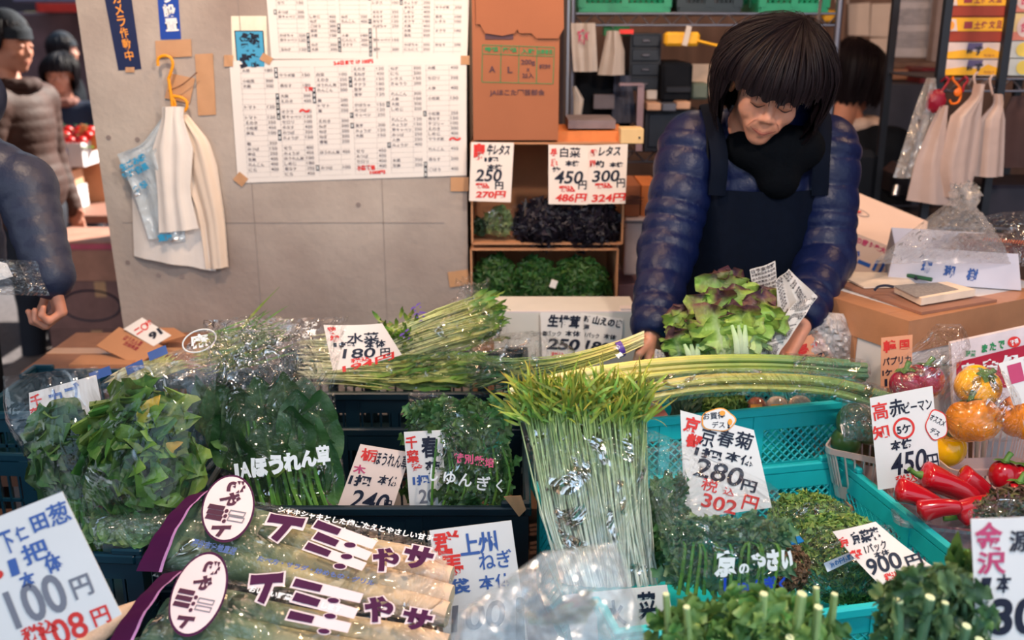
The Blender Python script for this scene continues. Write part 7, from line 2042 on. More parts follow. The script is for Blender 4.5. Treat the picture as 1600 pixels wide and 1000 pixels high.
b = MB(); put_text(b, f, 'ビーリーフ', 1372, 420, 112, 30, ax=ax, bold=.06); mk('lettering', b, ink('B'), t, smooth=0)
b = MB(); put_text(b, f, 'この恵みを大切に', 1366, 385, 80, 10, ax=ax, bold=.04); mk('small_lettering', b, ink('m'), t, smooth=0)
nn_ = unit(np.cross(T1[0] - F1[0], F1[1] - F1[0])); nn_ = nn_ if nn_[2] > 0 else -nn_
b = MB(); cc = F1[0] * .42 + T1[0] * .4 + T1[1] * .12 + F1[1] * .06 + nn_ * .001; e1 = unit(F1[1] - F1[0]); e2 = np.cross(nn_, e1)
a = np.linspace(0, 2 * math.pi, 26); b.tube(np.array([cc + e1 * .034 * math.cos(q_) + e2 * .016 * math.sin(q_) for q_ in a]), .001, 4); b.tube(np.array([cc - e1 * .055 + e2 * .03 + e1 * .012 * math.cos(q_) + e2 * .012 * math.sin(q_) for q_ in a[:18]]), .001, 4); mk('printed_emblem', b, ink('G'), t, smooth=0)
b = MB(); b.ell(cc, (.012, .012, .001)); mk('printed_dot', b, ink('r'), t)
b = MB(); b.box((W(1365, 440, 2.6)[0], 2.84, float(F1[3][2]) / 2), (.26, .14, float(F1[3][2]) - .004)); tag(mk('carton', b, CARD_, smooth=0), 'brown carton under the white carton with blue lettering', 'box')
# white box with three blue characters, bubble wrap and clear tray
Y2 = 2.30
pA, pB = W(1400, 440, 2.42), W(1586, 490, 2.22)
t = thing('carton', 'shallow white carton with three blue characters beneath the bubble film', 'box', W(1500, 470, 2.3))
f = Fr(W(1500, 480, 2.26), tilt=0, yaw=-18)
bl, br = f.L(1386, 440), f.L(1590, 492); tl, tr_ = f.L(1398, 392), f.L(1588, 418)
A0 = [f.P(*p, 0) for p in (tl, tr_, br, bl)]; A1 = [f.P(*p, -.24) for p in (tl, tr_, br, bl)]
zl = zt_ + .002
for P_ in (A0[2], A0[3], A1[2], A1[3]): P_[2] = zl
A0[0][2] = A0[1][2] = A1[0][2] = A1[1][2] = zl + .085
b = MB(); b.add(A0 + A1, [(0, 3, 2, 1), (4, 5, 6, 7), (0, 4, 7, 3), (1, 2, 6, 5), (3, 7, 6, 2)]); mk('body', b, mat('blue_white_carton', c8(206, 202, 214), .6, .02), t, smooth=0)
b = MB()
for ch, x, y in (('珊', 1448, 417), ('瑚', 1483, 424), ('樹', 1519, 429)): put_text(b, f, ch, x, y, 17, 19, ax=A0[1][:2] * 0 + np.array([1, -.1]), bold=.04, z=.0014)
mk('lettering', b, mat('sanko_blue', c8(56, 92, 160), .5), t, smooth=0)
b = MB(); q_ = [A1[1] * .0 + A0[1] * .85 + A1[1] * .15, ]; hp = A0[1] * .75 + A1[1] * .25 - np.array([-.001, 0, .03]); b.ell(hp, (.002, .012, .008)); mk('hand_hole', b, ink('k'), t)
t2 = thing('fruit_tray', 'clear lidded tray of dark red fruit at the right edge above the white carton', 'tray', W(1570, 405, 2.35))
b = MB(); c0 = W(1590, 395, 2.32); b.box(c0 + [0, .06, -.005], (.20, .18, .05), bev=.015); mk('tray_base', b, film('tray_clear', .2, .08, 20, .4, tint=(.9, .75, .7), haze=.05), t2)
for i in range(9):
    b = MB(); b.ell(c0 + [-.075 + .05 * (i % 4), .0 + .055 * (i // 4), .0], (.021, .021, .02), nu=12, nv=8); tag(mk('red_fruit', b, mat('cherry_red', c8(120, 16, 22), .25)), 'dark red round fruit under the clear lid at the right', 'fruit', 'fruit in the lidded tray')
b = MB(); fr = Fr(c0 + np.array([0, -.02, .0]), tilt=52); sheet(b, fr, ([(1532, 338), (1530, 372), (1540, 402)], [(1650, 330), (1665, 370), (1660, 402)]), bulge=.05, noise=.003, seed=7); mk('lid_film', b, FILM_G, t2)
b = MB()
for i in range(24): x = 1536 + i * 4.2; p = W(x, 376 + i * .35, 2.28); b.tube([p, p + [.002, -.004, .008]], .0016, 5)
mk('lid_ridge', b, mat('copper_ridge', c8(200, 110, 80), .3), t2)
BUB = film('bubble_film', .14, .08, 46, 1.6, haze=.20, hazecol=(.86, .76, .72))
t = thing('bubble_film', 'big crumpled sheet of bubble film draped over the white carton', 'film', W(1460, 440, 2.22))
fr = Fr(W(1470, 440, 2.20), tilt=38)
b = MB(); sheet(b, fr, ([(1490, 310), (1430, 355), (1385, 392), (1362, 412)], [(1506, 310), (1535, 348), (1566, 385), (1580, 412)]), bulge=.07, noise=.012, seed=5, pinch=.5, nu=40, nv=40); mk('sheet', b, BUB, t)
b = MB(44)
for i in range(7):
    a_ = rg.uniform(-.5, .5); p = fr.P(*fr.L(1500, 345), .05); q_ = fr.v * math.cos(a_) + fr.u * math.sin(a_); b.leaf(p, q_, fr.n + fr.u * rg.normal(), .075, .05, curl=rg.uniform(-.5, .3), ruf=.5, nu=9, nv=7)
mk('gathered_top', b, BUB, t)
# red and green printed panel of a carton on the right
t = thing('carton', 'white carton with green and white on red print behind the yellow peppers', 'box', W(1560, 600, 1.96))
f = Fr(W(1560, 600, 1.955), tilt=4)
b = MB(); Q = [(1486, 536), (1660, 498), (1660, 640), (1490, 640)]; A_ = [f.P(*f.L(*p)) for p in Q]; B_ = [f.P(*f.L(*p), -.012) for p in Q]; b.add(A_ + B_, [(0, 3, 2, 1), (4, 5, 6, 7), (0, 1, 5, 4), (1, 2, 6, 5), (2, 3, 7, 6), (3, 0, 4, 7)]); mk('panel', b, mat('panel_pink_white', c8(220, 206, 210), .5), t, smooth=0)
b = MB()
for Q in ([(1494, 566), (1660, 524), (1660, 600), (1494, 610)], ): b.add([f.P(*f.L(*p), .001) for p in Q], [(0, 3, 2, 1)])
mk('red_panel', b, mat('panel_red', c8(178, 30, 60), .45), t, smooth=0)
b = MB(); [put_text(b, f, ch, x, y, w, 13, bold=.05, z=.002) for ch, x, y, w in (('ま', 1538, 544, 9), ('た', 1551, 541, 10), ('で', 1564, 538, 10))]; put_text(b, f, '野菜', 1516, 552, 16, 10, z=.002); mk('green_lettering', b, ink('g'), t, smooth=0)
b = MB(); put_text(b, f, '●', 1584, 534, 20, 17, bold=0, z=.002); mk('red_seal', b, ink('r'), t, smooth=0)
b = MB(); put_text(b, f, '特選', 1584, 534, 13, 9, bold=.03, z=.003, rot=20); put_text(b, f, '産', 1546, 573, 26, 26, bold=.06, z=.003, rot=10); put_text(b, f, '知', 1578, 566, 24, 26, bold=.05, z=.003, rot=10); put_text(b, f, '高', 1512, 578, 20, 24, bold=.05, z=.003, rot=10); mk('white_lettering', b, ink('w'), t, smooth=0)
b = MB(); b.box(W(1570, 640, 2.0) + np.array([.07, .0, -.1]), (.22, .06, .28)); mk('body', b, WFOAM, t, smooth=0)

# ================================================================ peppers on the right
zs_ = .60
table('display_table', 'brown table at the right carrying the pepper baskets', 1.06, 1.75, 1.40, 1.93, zs_, BOARD)
table('display_table', 'narrow brown table carrying the red pepper tray beside the kale crate', .80, 1.055, 1.36, 1.93, zs_, BOARD)
YP = mat('yellow_pepper', c8(246, 180, 10), .22, .06, 6, coat=.5); OP = mat('orange_pepper', c8(238, 140, 14), .22, .06, 6, coat=.5); RP = mat('red_pepper', c8(178, 14, 30), .2, .1, 6, coat=.6); CP = mat('crimson_pepper', c8(150, 20, 54), .25, .1, 6, coat=.5)
PSTEM = mat('pepper_stem', c8(84, 124, 50), .5, .15)
def paprika(name, label, c, r, m, tilt=(0, 0), group=None, hh=1.0, lobes=4):
    c = np.asarray(c, float); t = thing(name, label, 'pepper', c - [0, 0, r * hh * .92], 0, group)
    M = rot_x(tilt[0]) @ rot_y(tilt[1])
    def fn(D):
        ph = np.arctan2(D[..., 1], D[..., 0]); zc = D[..., 2]
        return (1 + .09 * np.abs(np.cos(ph * lobes / 2)) * (1 - .3 * zc ** 2) - .05) * (1 - .32 * np.exp(-((1 - zc) / .10)) - .12 * np.exp(-((1 + zc) / .1)))
    b = MB(); b.ell(c, (r, r, r * hh), M, 48, 28, fn); mk('flesh', b, m, t, smooth=180)
    top = c + M @ np.array([0, 0, r * hh * .70])
    b = MB(); b.tube(poly([top, top + M @ np.array([.002, 0, .010]), top + M @ np.array([.010, .004, .020])], 8), [.009, .005, .006], 8)
    for k_ in range(6): a_ = k_ * 1.047; b.leaf(top + M @ np.array([0, 0, .004]), M @ np.array([math.cos(a_), math.sin(a_), .15]), M @ np.array([0, 0, 1.0]), .024, .016, nu=6, nv=3, curl=-.3)
    mk('stem', b, PSTEM, t, smooth=180)
    return t
paprika('paprika', 'orange yellow paprika in film at the front of the right pepper basket', W(1521, 656, 1.76), .050, OP, (-22, -6), hh=.92)
paprika('paprika', 'bright yellow paprika behind and above the orange one', W(1528, 604, 1.86), .045, YP, (28, 12), hh=.9)
paprika('paprika', 'crimson paprika in film behind the tall 450 card, right one', W(1445, 594, 1.87), .037, CP, (-10, 8))
paprika('paprika', 'crimson paprika in film behind the tall 450 card, left one', W(1417, 600, 1.86), .033, CP, (-8, -8))
paprika('paprika', 'orange paprika at the right edge behind the white corner card', W(1600, 650, 1.82), .048, OP, (0, 0))
paprika('paprika', 'yellow paprika low in the basket behind the 450 card sticker', W(1478, 700, 1.80), .038, YP, (0, 10))
def film_wrap(name, label, fr, outline, m=None, **kw):
    b = MB(); sheet(b, fr, outline, **kw); o = mk(name, b, m or FILM_G, smooth=60); return tag(o, label, 'film')
film_wrap('plastic_wrap', 'glinting film round the yellow and orange paprikas', FP(1522, 650, 1.76, tilt=18), ([(1500, 574), (1476, 620), (1462, 690)], [(1560, 574), (1584, 630), (1592, 690)]), bulge=.085, noise=.004, seed=5, nu=26, nv=26, pinch=.35)
film_wrap('plastic_wrap', 'gathered clear bag above the crimson paprikas', FP(1440, 600, 1.80, tilt=12), ([(1462, 506), (1440, 530), (1408, 560), (1384, 625)], [(1500, 506), (1508, 540), (1480, 580), (1470, 625)]), bulge=.075, noise=.006, seed=6, nu=26, nv=28, pinch=.4)
def basket(name, label, x, y, z, w, d, h, m, rz=0, flare=.02):
    t = thing(name, label, 'basket', (x, y, z), R(rz))
    def ring(k, zz, rr=.02, n=6):
        out = []
        ww, dd = w / 2 - flare * (1 - k), d / 2 - flare * (1 - k)
        for sx, sy, a0 in ((1, 1, 0), (-1, 1, 90), (-1, -1, 180), (1, -1, 270)):
            for i in range(n + 1): a_ = R(a0 + 90 * i / n); out.append([sx * (ww - rr) + rr * math.cos(a_), sy * (dd - rr) + rr * math.sin(a_), zz])
        return np.array(out)
    b = MB(); lev = [ring(k, h * k) for k in (0, .25)]; b.grid(np.array(lev), closev=True); b.grid(np.array([l * [.97, .97, 1] for l in lev])[:, ::-1], closev=True)
    r0 = ring(0, 0); b.add(r0, [tuple(range(len(r0)))]); mk('base', b, m, t, world=False, smooth=40)
    b = MB(); lev = [ring(1, h - .012), ring(1.12, h - .012), ring(1.12, h), ring(.95, h), ring(.95, h - .012)]; b.grid(np.array(lev), closev=True); mk('rim', b, m, t, world=False, smooth=40)
    b = MB(); lo, hi = ring(.25, h * .25), ring(1, h - .01)
    n_ = len(lo)
    P0 = np.vstack([lo, lo[:1]]); P1 = np.vstack([hi, hi[:1]])
    for i in range(n_):
        L_ = np.linalg.norm(P0[i + 1] - P0[i]); k_ = max(1, int(L_ / .013))
        for j in range(k_):
            f_ = j / k_; b.tube([P0[i] * (1 - f_) + P0[i + 1] * f_, P1[i] * (1 - f_) + P1[i + 1] * f_], .0022, 4, cap=False)
    mk('ribs', b, m, t, world=False, smooth=40)
    return t
CLP = mat('milky_plastic', c8(214, 186, 182), .3, .03, trans=.35, spec=.5)
p = W(1535, 735, 1.74); basket('plastic_basket', 'milky slatted basket under the orange and yellow paprikas', W(1545, 700, 1.80)[0] + .02, 1.83, .66, .27, .20, .085, CLP, rz=6)
b = MB(); b.box((W(1545, 700, 1.80)[0] + .02, 1.83, .63), (.24, .17, .058)); tag(mk('riser_box', b, CARD_, smooth=0), 'low brown box under the milky paprika basket', 'box')
basket('plastic_basket', 'milky slatted basket of wrapped green vegetables behind the 450 card', W(1352, 700, 1.84)[0] + .02, 1.83, .645, .17, .16, .11, CLP, rz=-30)
b = MB(); b.box((W(1352, 700, 1.84)[0] + .02, 1.83, .622), (.13, .12, .043)); tag(mk('riser_box', b, CARD_, smooth=0), 'low brown box under the basket behind the 450 card', 'box')
G_AVO = mat('dark_green_skin', c8(56, 88, 44), .3, .2, 12, coat=.3)
for i, (px, py, r_) in enumerate(((1335, 660, .036), (1357, 668, .032), (1322, 690, .03))):
    b = MB(); b.ell(W(px, py, 1.84), (r_, r_, r_ * 1.1), nu=16, nv=12); tag(mk('green_vegetable', b, G_AVO), ('round dark green vegetable highest in the wrapped basket', 'round dark green vegetable right in the wrapped basket', 'round dark green vegetable low in the wrapped basket')[i], 'vegetable')
film_wrap('plastic_wrap', 'clear wrap over the dark green vegetables left of the 450 card', FP(1340, 670, 1.79, tilt=20), ([(1316, 622), (1312, 660), (1318, 690)], [(1366, 622), (1372, 660), (1370, 690)]), m=film('blue_glint', .2, .08, 18, 1.1, haze=.06, hazecol=(.7, .8, .9)), bulge=.05, noise=.005, seed=8)
# red piman tray
TRC = film('tray_film', .16, .08, 6, .2, tint=(.92, .86, .9), haze=.16, hazecol=(.75, .62, .70))
t = thing('pepper_tray', 'clear tray of glossy red peppers beside the front teal crate', 'tray', W(1480, 800, 1.60), R(-14))
tz = float(WM[t.name][2, 3]); ctt = np.array([WM[t.name][0, 3], WM[t.name][1, 3] + .05, zs_ + .004]) + np.array([.05, 0, 0])
t.location = tuple(ctt); WM[t.name] = np.array(Matrix.Translation(Vector(ctt)) @ Matrix.Rotation(R(-14), 4, 'Z'))
b = MB(); w_, d_, h_ = .23, .17, .10
def rr(w, d, z, n=6, r=.025):
    out = []
    for sx, sy, a0 in ((1, 1, 0), (-1, 1, 90), (-1, -1, 180), (1, -1, 270)):
        for i in range(n + 1): a_ = R(a0 + 90 * i / n); out.append([sx * (w / 2 - r) + r * math.cos(a_), sy * (d / 2 - r) + r * math.sin(a_), z])
    return np.array(out)
b.grid(np.array([rr(w_ * .86, d_ * .84, 0), rr(w_, d_, h_), rr(w_ + .02, d_ + .02, h_), rr(w_ + .022, d_ + .022, h_ - .006)]), closev=True); r0 = rr(w_ * .86, d_ * .84, 0); b.add(r0, [tuple(range(len(r0)))]); mk('shell', b, TRC, t, world=False, smooth=40)
def piman(label, p0, p1, r, bend=0.01, seed=0, stem=True):
    p0, p1 = np.asarray(p0, float), np.asarray(p1, float); rg_ = np.random.default_rng(seed)
    t = thing('red_pepper', label, 'pepper', (p0 + p1) / 2 - [0, 0, r])
    mid = (p0 + p1) / 2 + np.array([0, 0, bend]); n_ = 22; pts = bez(p0, mid, p1, n_); s = np.linspace(0, 1, n_)
    rad = r * (np.clip(s / .08, 0, 1) ** .5) * (1 - .45 * s ** 1.6) * np.sqrt(np.clip((1 - s) / .12, 0, 1)) + .0004
    b = MB(); m_ = 20; T = np.gradient(pts, axis=0); T /= np.linalg.norm(T, axis=1, keepdims=True); N = unit(np.cross(T[0], [0, 0, 1.0])); rings = []
    for i in range(n_):
        B = np.cross(T[i], N); N2 = np.cross(B, T[i]); ring = []
        for j in range(m_):
            a_ = 6.2832 * j / m_; k_ = rad[i] * (1 + .10 * math.cos(3 * a_ + seed) * (1 - s[i]) + .05 * math.sin(2 * a_ + 5 * s[i]))
            ring.append(pts[i] + N2 * math.cos(a_) * k_ + B * math.sin(a_) * k_)
        rings.append(ring)
    b.grid(np.array(rings), closev=True); mk('flesh', b, RP, t, smooth=180)
    if stem:
        b = MB(); d = -T[0]; b.tube(poly([p0 - d * .004, p0 + d * .010, p0 + d * .022 + np.array([0, 0, .006])], 7), [.009, .0045, .005], 8); mk('stem', b, PSTEM, t, smooth=180)
for k_, (a_, c_, r_, lab, st_) in enumerate((((1398, 765), (1478, 800), .022, 'red pepper lying at the left of the clear tray', False), ((1438, 742), (1532, 786), .027, 'biggest red pepper, behind in the middle of the clear tray', True), ((1500, 742), (1555, 790), .024, 'red pepper leaning at the back right of the clear tray', False), ((1432, 800), (1505, 795), .019, 'small red pepper at the front left of the clear tray', False), ((1492, 806), (1572, 784), .022, 'red pepper at the front right of the clear tray', True))):
    YY = (1.60, 1.66, 1.68, 1.555, 1.57)[k_]
    piman(lab, W(*a_, YY), W(*c_, YY - .01), r_, .012, k_, st_)
for i, (px, py, Y, lab) in enumerate(((1568, 742, 1.70, 'upright deep red pepper at the right edge in the dark tray'), (1600, 748, 1.70, 'deep red pepper cut by the right edge in the dark tray'), (1590, 775, 1.62, 'low deep red pepper at the right edge in the dark tray'))):
    paprika('red_pepper', lab, W(px, py, Y), .026, RP, (-12, 6), hh=1.15, lobes=3)
t = thing('pepper_tray', 'dark tray holding deep red peppers at the right edge', 'tray', (W(1600, 790, 1.68)[0] + .02, 1.68, zs_ + .002), R(-10))
b = MB(); b.grid(np.array([rr(.17, .15, 0), rr(.20, .17, .06), rr(.212, .182, .06)]), closev=True); r0 = rr(.17, .15, 0); b.add(r0, [tuple(range(len(r0)))]); mk('shell', b, mat('dark_tray', c8(60, 40, 60), .3), t, world=False, smooth=40)
fr = FP(1570, 800, 1.38, tilt=40)
t = thing('vegetable_pack', 'film pack with a white oval label above the crimson lettered card', 'vegetable', fr.P(0, -.02, -.03))
b = MB(101); frill(b, fr, 1578, 800, 52, 24, 200, 14, zmax=.03, s=(12, 24)); mk('leaves', b, leafmat('mixed_pack', [(0, c8(120, 80, 50)), (.5, c8(80, 96, 44)), (1, c8(110, 70, 70))], island=.5, hue=.05), t)
b = MB(); sheet(b, fr, ([(1526, 784), (1512, 800), (1516, 826)], [(1640, 766), (1650, 800), (1640, 830)]), bulge=.055, noise=.004, seed=12); mk('film', b, FILM_G, t)
b = MB(); b.ell(fr.P(*fr.L(1594, 790), .055), (.014, .010, .001), M=np.stack([fr.u, fr.v, fr.n], 1) @ rot_z(-35), nu=24); mk('oval_label', b, PAPER(), t)

# ================================================================ long negi lying over the rear teal crate
def strands(name, label, path, rad, n, seed, m=None, wrap=None, spread=None):
    """a bundle of long stalks following path [(px,py,Y)...]"""
    rg_ = np.random.default_rng(seed); C = poly([W(a, c, Y) for a, c, Y in path], 26)
    t = thing(name, label, 'vegetable', C[13] - [0, 0, rad])
    T = np.gradient(C, axis=0); T /= np.linalg.norm(T, axis=1, keepdims=True)
    S1 = np.cross(T, [0, 0, 1.0]); S1 /= np.linalg.norm(S1, axis=1, keepdims=True); S2 = np.cross(S1, T)
    b = MB(seed)
    for i in range(n):
        a_ = rg_.uniform(0, 6.283); r_ = rad * math.sqrt(rg_.uniform(.05, 1)) * .8
        w1, w2 = rg_.uniform(-1, 1), rg_.uniform(-1, 1)
        u = np.linspace(0, 1, 26)[:, None]
        pts = C + S1 * r_ * np.cos(a_ + .5 * w1 * u) + S2 * r_ * np.sin(a_ + .5 * w2 * u)
        k0 = int(rg_.uniform(0, 2)); k1 = 26 - int(rg_.uniform(0, 2))
        b.tube(pts[k0:k1], rad * np.array([.26, .28, .30, .32]), 8, flat=.8)
    mk('stalks', b, m or G_NEGI, t)
    if wrap:
        k0, k1 = int(wrap[0] * 25), int(wrap[1] * 25)
        b = MB(seed + 1); a = np.linspace(0, 6.2832, 20, endpoint=False); G = []
        for i in range(k0, k1 + 1):
            G.append([C[i] + S1[i] * math.cos(q) * rad * (1.12 + rg_.uniform(0, .12)) + S2[i] * math.sin(q) * rad * (1.12 + rg_.uniform(0, .12)) for q in a])
        b.grid(np.array(G), closev=True); mk('plastic_wrap', b, FILM_G, t)
    return t
strands('negi_bundle', 'upper bundle of long pale negi stretching across the rear teal crate', [(800, 622, 1.76), (900, 596, 1.78), (1050, 576, 1.84), (1200, 572, 1.90), (1350, 582, 1.93)], .024, 16, 3, wrap=(.82, 1.0))
strands('negi_bundle', 'lower bundle of long negi in film, bending down toward the 450 card', [(985, 618, 1.74), (1090, 600, 1.76), (1200, 597, 1.78), (1300, 604, 1.80), (1388, 628, 1.80)], .022, 14, 4, m=leafmat('negi_green', [(0, c8(226, 214, 130)), (.4, c8(186, 186, 90)), (.75, c8(130, 160, 84)), (1, c8(84, 124, 84))], island=.18, bump=.15, translucent=.05), wrap=(.0, 1.0))
strands('negi_bundle', 'teal green negi leaf lying between the two long negi bundles', [(1000, 606, 1.80), (1100, 592, 1.83), (1220, 585, 1.86), (1330, 594, 1.88)], .012, 6, 6, m=leafmat('negi_teal', [(0, c8(80, 150, 110)), (1, c8(50, 120, 104))], island=.2, translucent=.05))

# ---- lettuces and newspaper
G_RED = leafmat('red_leaf_lettuce', [(0, c8(236, 240, 214)), (.30, c8(222, 236, 176)), (.58, c8(178, 212, 104)), (.84, c8(140, 174, 76)), (.95, c8(96, 62, 62)), (1, c8(62, 38, 54))], rib=c8(226, 234, 200), ribw=.13, island=.22, hue=.02, bump=.6, bscale=70, edge=c8(74, 44, 56))
def lettuce(label, px, py, Y, h, w, seed, n):
    fr = FP(px, py, Y, tilt=4); rg_ = np.random.default_rng(seed)
    t = thing('lettuce', label, 'vegetable', fr.o); b = MB(seed)
    for i in range(n):
        f = i / (n - 1); row = i % 3
        u_ = rg_.uniform(-1, 1) if i > 4 else (-.8, .75, -.3, .35, 0)[i]
        z = .055 - .04 * row
        ln = h * (.68 + .14 * row + rg_.uniform(-.06, .08)) * (1 - .12 * u_ * u_)
        leafpx(b, fr, (px + u_ * w * .16, py + 2), (px + u_ * w * .42 + rg_.normal(0, 3), py - ln), w * rg_.uniform(.5, .75), z * .5, z, curl=rg_.uniform(-.55, .25) - .15, fold=-.10, ruf=.5, rf=rg_.uniform(3, 5), serr=.12, sn=13, p=2.3, q=.5, nu=30, nv=17, cup=-.1)
    mk('leaves', b, G_RED, t)
    b = MB(seed + 1)
    for k_ in (-.3, 0, .3): b.tube(poly([fr.P(*fr.L(px + k_ * 14, py + 4), .05), fr.P(*fr.L(px + k_ * 20 - 3, py - h * .3), .066), fr.P(*fr.L(px + k_ * 34 - 6, py - h * .5), .06)], 8), [.010, .007, .003], 8, flat=.5, nrm=fr.n)
    mk('ribs', b, leafmat('lettuce_rib', [(0, c8(240, 240, 222)), (1, c8(200, 222, 160))], island=.1), t)
    return t
lettuce('large red edged leaf lettuce upright in front of the seller apron', 1150, 572, 2.00, 148, 118, 201, 22)
lettuce('smaller red edged leaf lettuce beside the seller hand', 1078, 575, 2.02, 96, 78, 205, 15)
NEWS = mat('newsprint', c8(216, 206, 200), .75, .04, 6)
def news(label, fr, quad, cols, rows, seed, curve=0, wave=.0, hdr=True):
    rg_ = random.Random(seed)
    o = card('newspaper', label, 'newspaper', fr, quad, [], m=NEWS, curve=curve, wave=wave, thick=.0006)
    q = [np.array(p, float) for p in quad]; b = MB()
    axl = fr.L(*quad[1]) - fr.L(*quad[0]); cxl = sum(fr.L(*p) for p in quad) / 4; hw = np.linalg.norm(axl) / 2
    zf = lambda X, Y: curve * ((np.asarray(X) - cxl[0]) / hw) ** 2 + wave * np.sin((np.asarray(X) - cxl[0]) / hw * 3.0 + (np.asarray(Y) - cxl[1]) / hw * 1.2)
    S_ = '野菜市場本日入荷新鮮大根白菜価格東京築地朝市生産者農家週末天気予報経済社会'
    for i in range(rows):
        for j in range(cols):
            if rg_.random() < .08: continue
            u, v = (j + .5) / cols, (i + .7) / (rows + .4)
            c = (q[0] * (1 - u) + q[1] * u) * (1 - v) + (q[3] * (1 - u) + q[2] * u) * v
            L_ = np.linalg.norm(q[1] - q[0]) / cols * .9; hh = np.linalg.norm(q[3] - q[0]) / rows * (.62 if not (hdr and i % 9 == 0) else .9)
            n_ = max(3, int(L_ / hh * .95)); put_text(b, fr, ''.join(rg_.choice(S_) for _ in range(n_)), c[0], c[1], L_, hh, ax=axl, bold=.02, z=.002, zf=zf)
    mk('lettering', b, mat('news_ink', c8(74, 70, 76), .7), o, smooth=0)
    return o
news('newspaper strip folded down in front of the large lettuce', Fr(W(1220, 570, 1.985), tilt=14), [(1244, 470), (1277, 464), (1203, 574), (1164, 574)], 1, 34, 4, wave=.004)
news('newspaper sheet standing behind the right edge of the large lettuce', Fr(W(1230, 480, 2.03), tilt=6), [(1212, 440), (1232, 420), (1277, 463), (1216, 520)], 2, 14, 5, wave=.006)
news('newspaper corner rising behind the top of the large lettuce', Fr(W(1195, 450, 2.09), tilt=2), [(1172, 422), (1212, 408), (1216, 470), (1182, 490)], 1, 10, 6, wave=.004)
b = MB(); fr = FP(1290, 560, 2.12, tilt=6); sheet(b, fr, ([(1262, 486), (1256, 520), (1250, 566)], [(1318, 490), (1330, 520), (1334, 566)]), bulge=.03, noise=.008, seed=15); tag(mk('plastic_bag', b, film('white_haze', .14, .2, 12, 1.0, haze=.45, hazecol=(.85, .82, .84))), 'crumpled whitish plastic bag between the newspaper and the taped box', 'bag')
b = MB(); fr = FP(1032, 575, 1.99, tilt=5); sheet(b, fr, ([(1024, 545), (1018, 574)], [(1036, 548), (1048, 576)]), bulge=.01, noise=.004, seed=16); tag(mk('plastic_wrap', b, MATS['white_haze']), 'scrap of whitish film between the hand and the small lettuce', 'film')

# ---- contents of the rear teal crate
fr = FP(1110, 640, 1.93, tilt=40)
t = thing('leaf_bunch', 'pale green leaf bunch lying in the rear teal crate under the negi', 'vegetable', fr.P(0, -.03, -.03))
b = MB(211); frill(b, fr, 1108, 628, 46, 22, 240, 21, zmax=.03, s=(12, 22)); mk('leaves', b, leafmat('pale_bunch', [(0, c8(150, 170, 90)), (1, c8(112, 140, 70))], island=.4), t)
MUSH = mat('mushroom_pale', c8(226, 200, 186), .5)
for i, (px, r_, lab) in enumerate(((1182, .020, 'leftmost round packet under the negi in the rear teal crate'), (1214, .022, 'pale round packet in the middle under the negi'), (1250, .024, 'rightmost glinting round packet under the negi'))):
    c = W(px, 634, 1.93); t = thing('round_packet', lab, 'vegetable', c - [0, 0, r_])
    b = MB(); b.ell(c, (r_, r_, r_ * .9), nu=18, nv=12); mk('vegetable', b, MUSH if i != 0 else mat('brown_onion', c8(170, 90, 70), .4), t)
    b = MB(); b.ell(c, (r_ * 1.2, r_ * 1.2, r_ * 1.1), nu=18, nv=12, fn=lambda D: 1 + .05 * np.sin(D[..., 0] * 17) * np.cos(D[..., 2] * 15)); mk('film', b, FILM_G, t)
    f = Fr(c + np.array([0, -r_ * 1.25, .0]), tilt=25); b = MB(); q_ = [(px - 9, 632), (px + 9, 631), (px + 9, 642), (px - 9, 643)]
    b.add([f.P(*f.L(*p)) for p in q_], [(0, 3, 2, 1)]); l_ = mk('label', b, ink('o') if i < 2 else PAPER(), t, smooth=0)
b = MB(); f = Fr(W(1040, 650, 1.86), tilt=25, roll=-30); card('carton_piece', 'red brown card edge in the left of the rear teal crate', 'cardboard', f, [(1005, 624), (1026, 622), (1054, 664), (1012, 664)], [], m=mat('brown_red_card', c8(150, 84, 74), .7), thick=.003)
b = MB(212); fr = FP(1065, 650, 1.9, tilt=50)
t = thing('wrapped_greens', 'dark wrapped greens lying at the left in the rear teal crate', 'vegetable', fr.P(0, -.03, -.03))
for i in range(40): leafpx(b, fr, (1040 + rg.uniform(0, 50), 668), (1040 + rg.uniform(0, 60), 628 + rg.normal(0, 8)), 10, 0, .02, nu=7, nv=3)
mk('leaves', b, G_DARK, t)

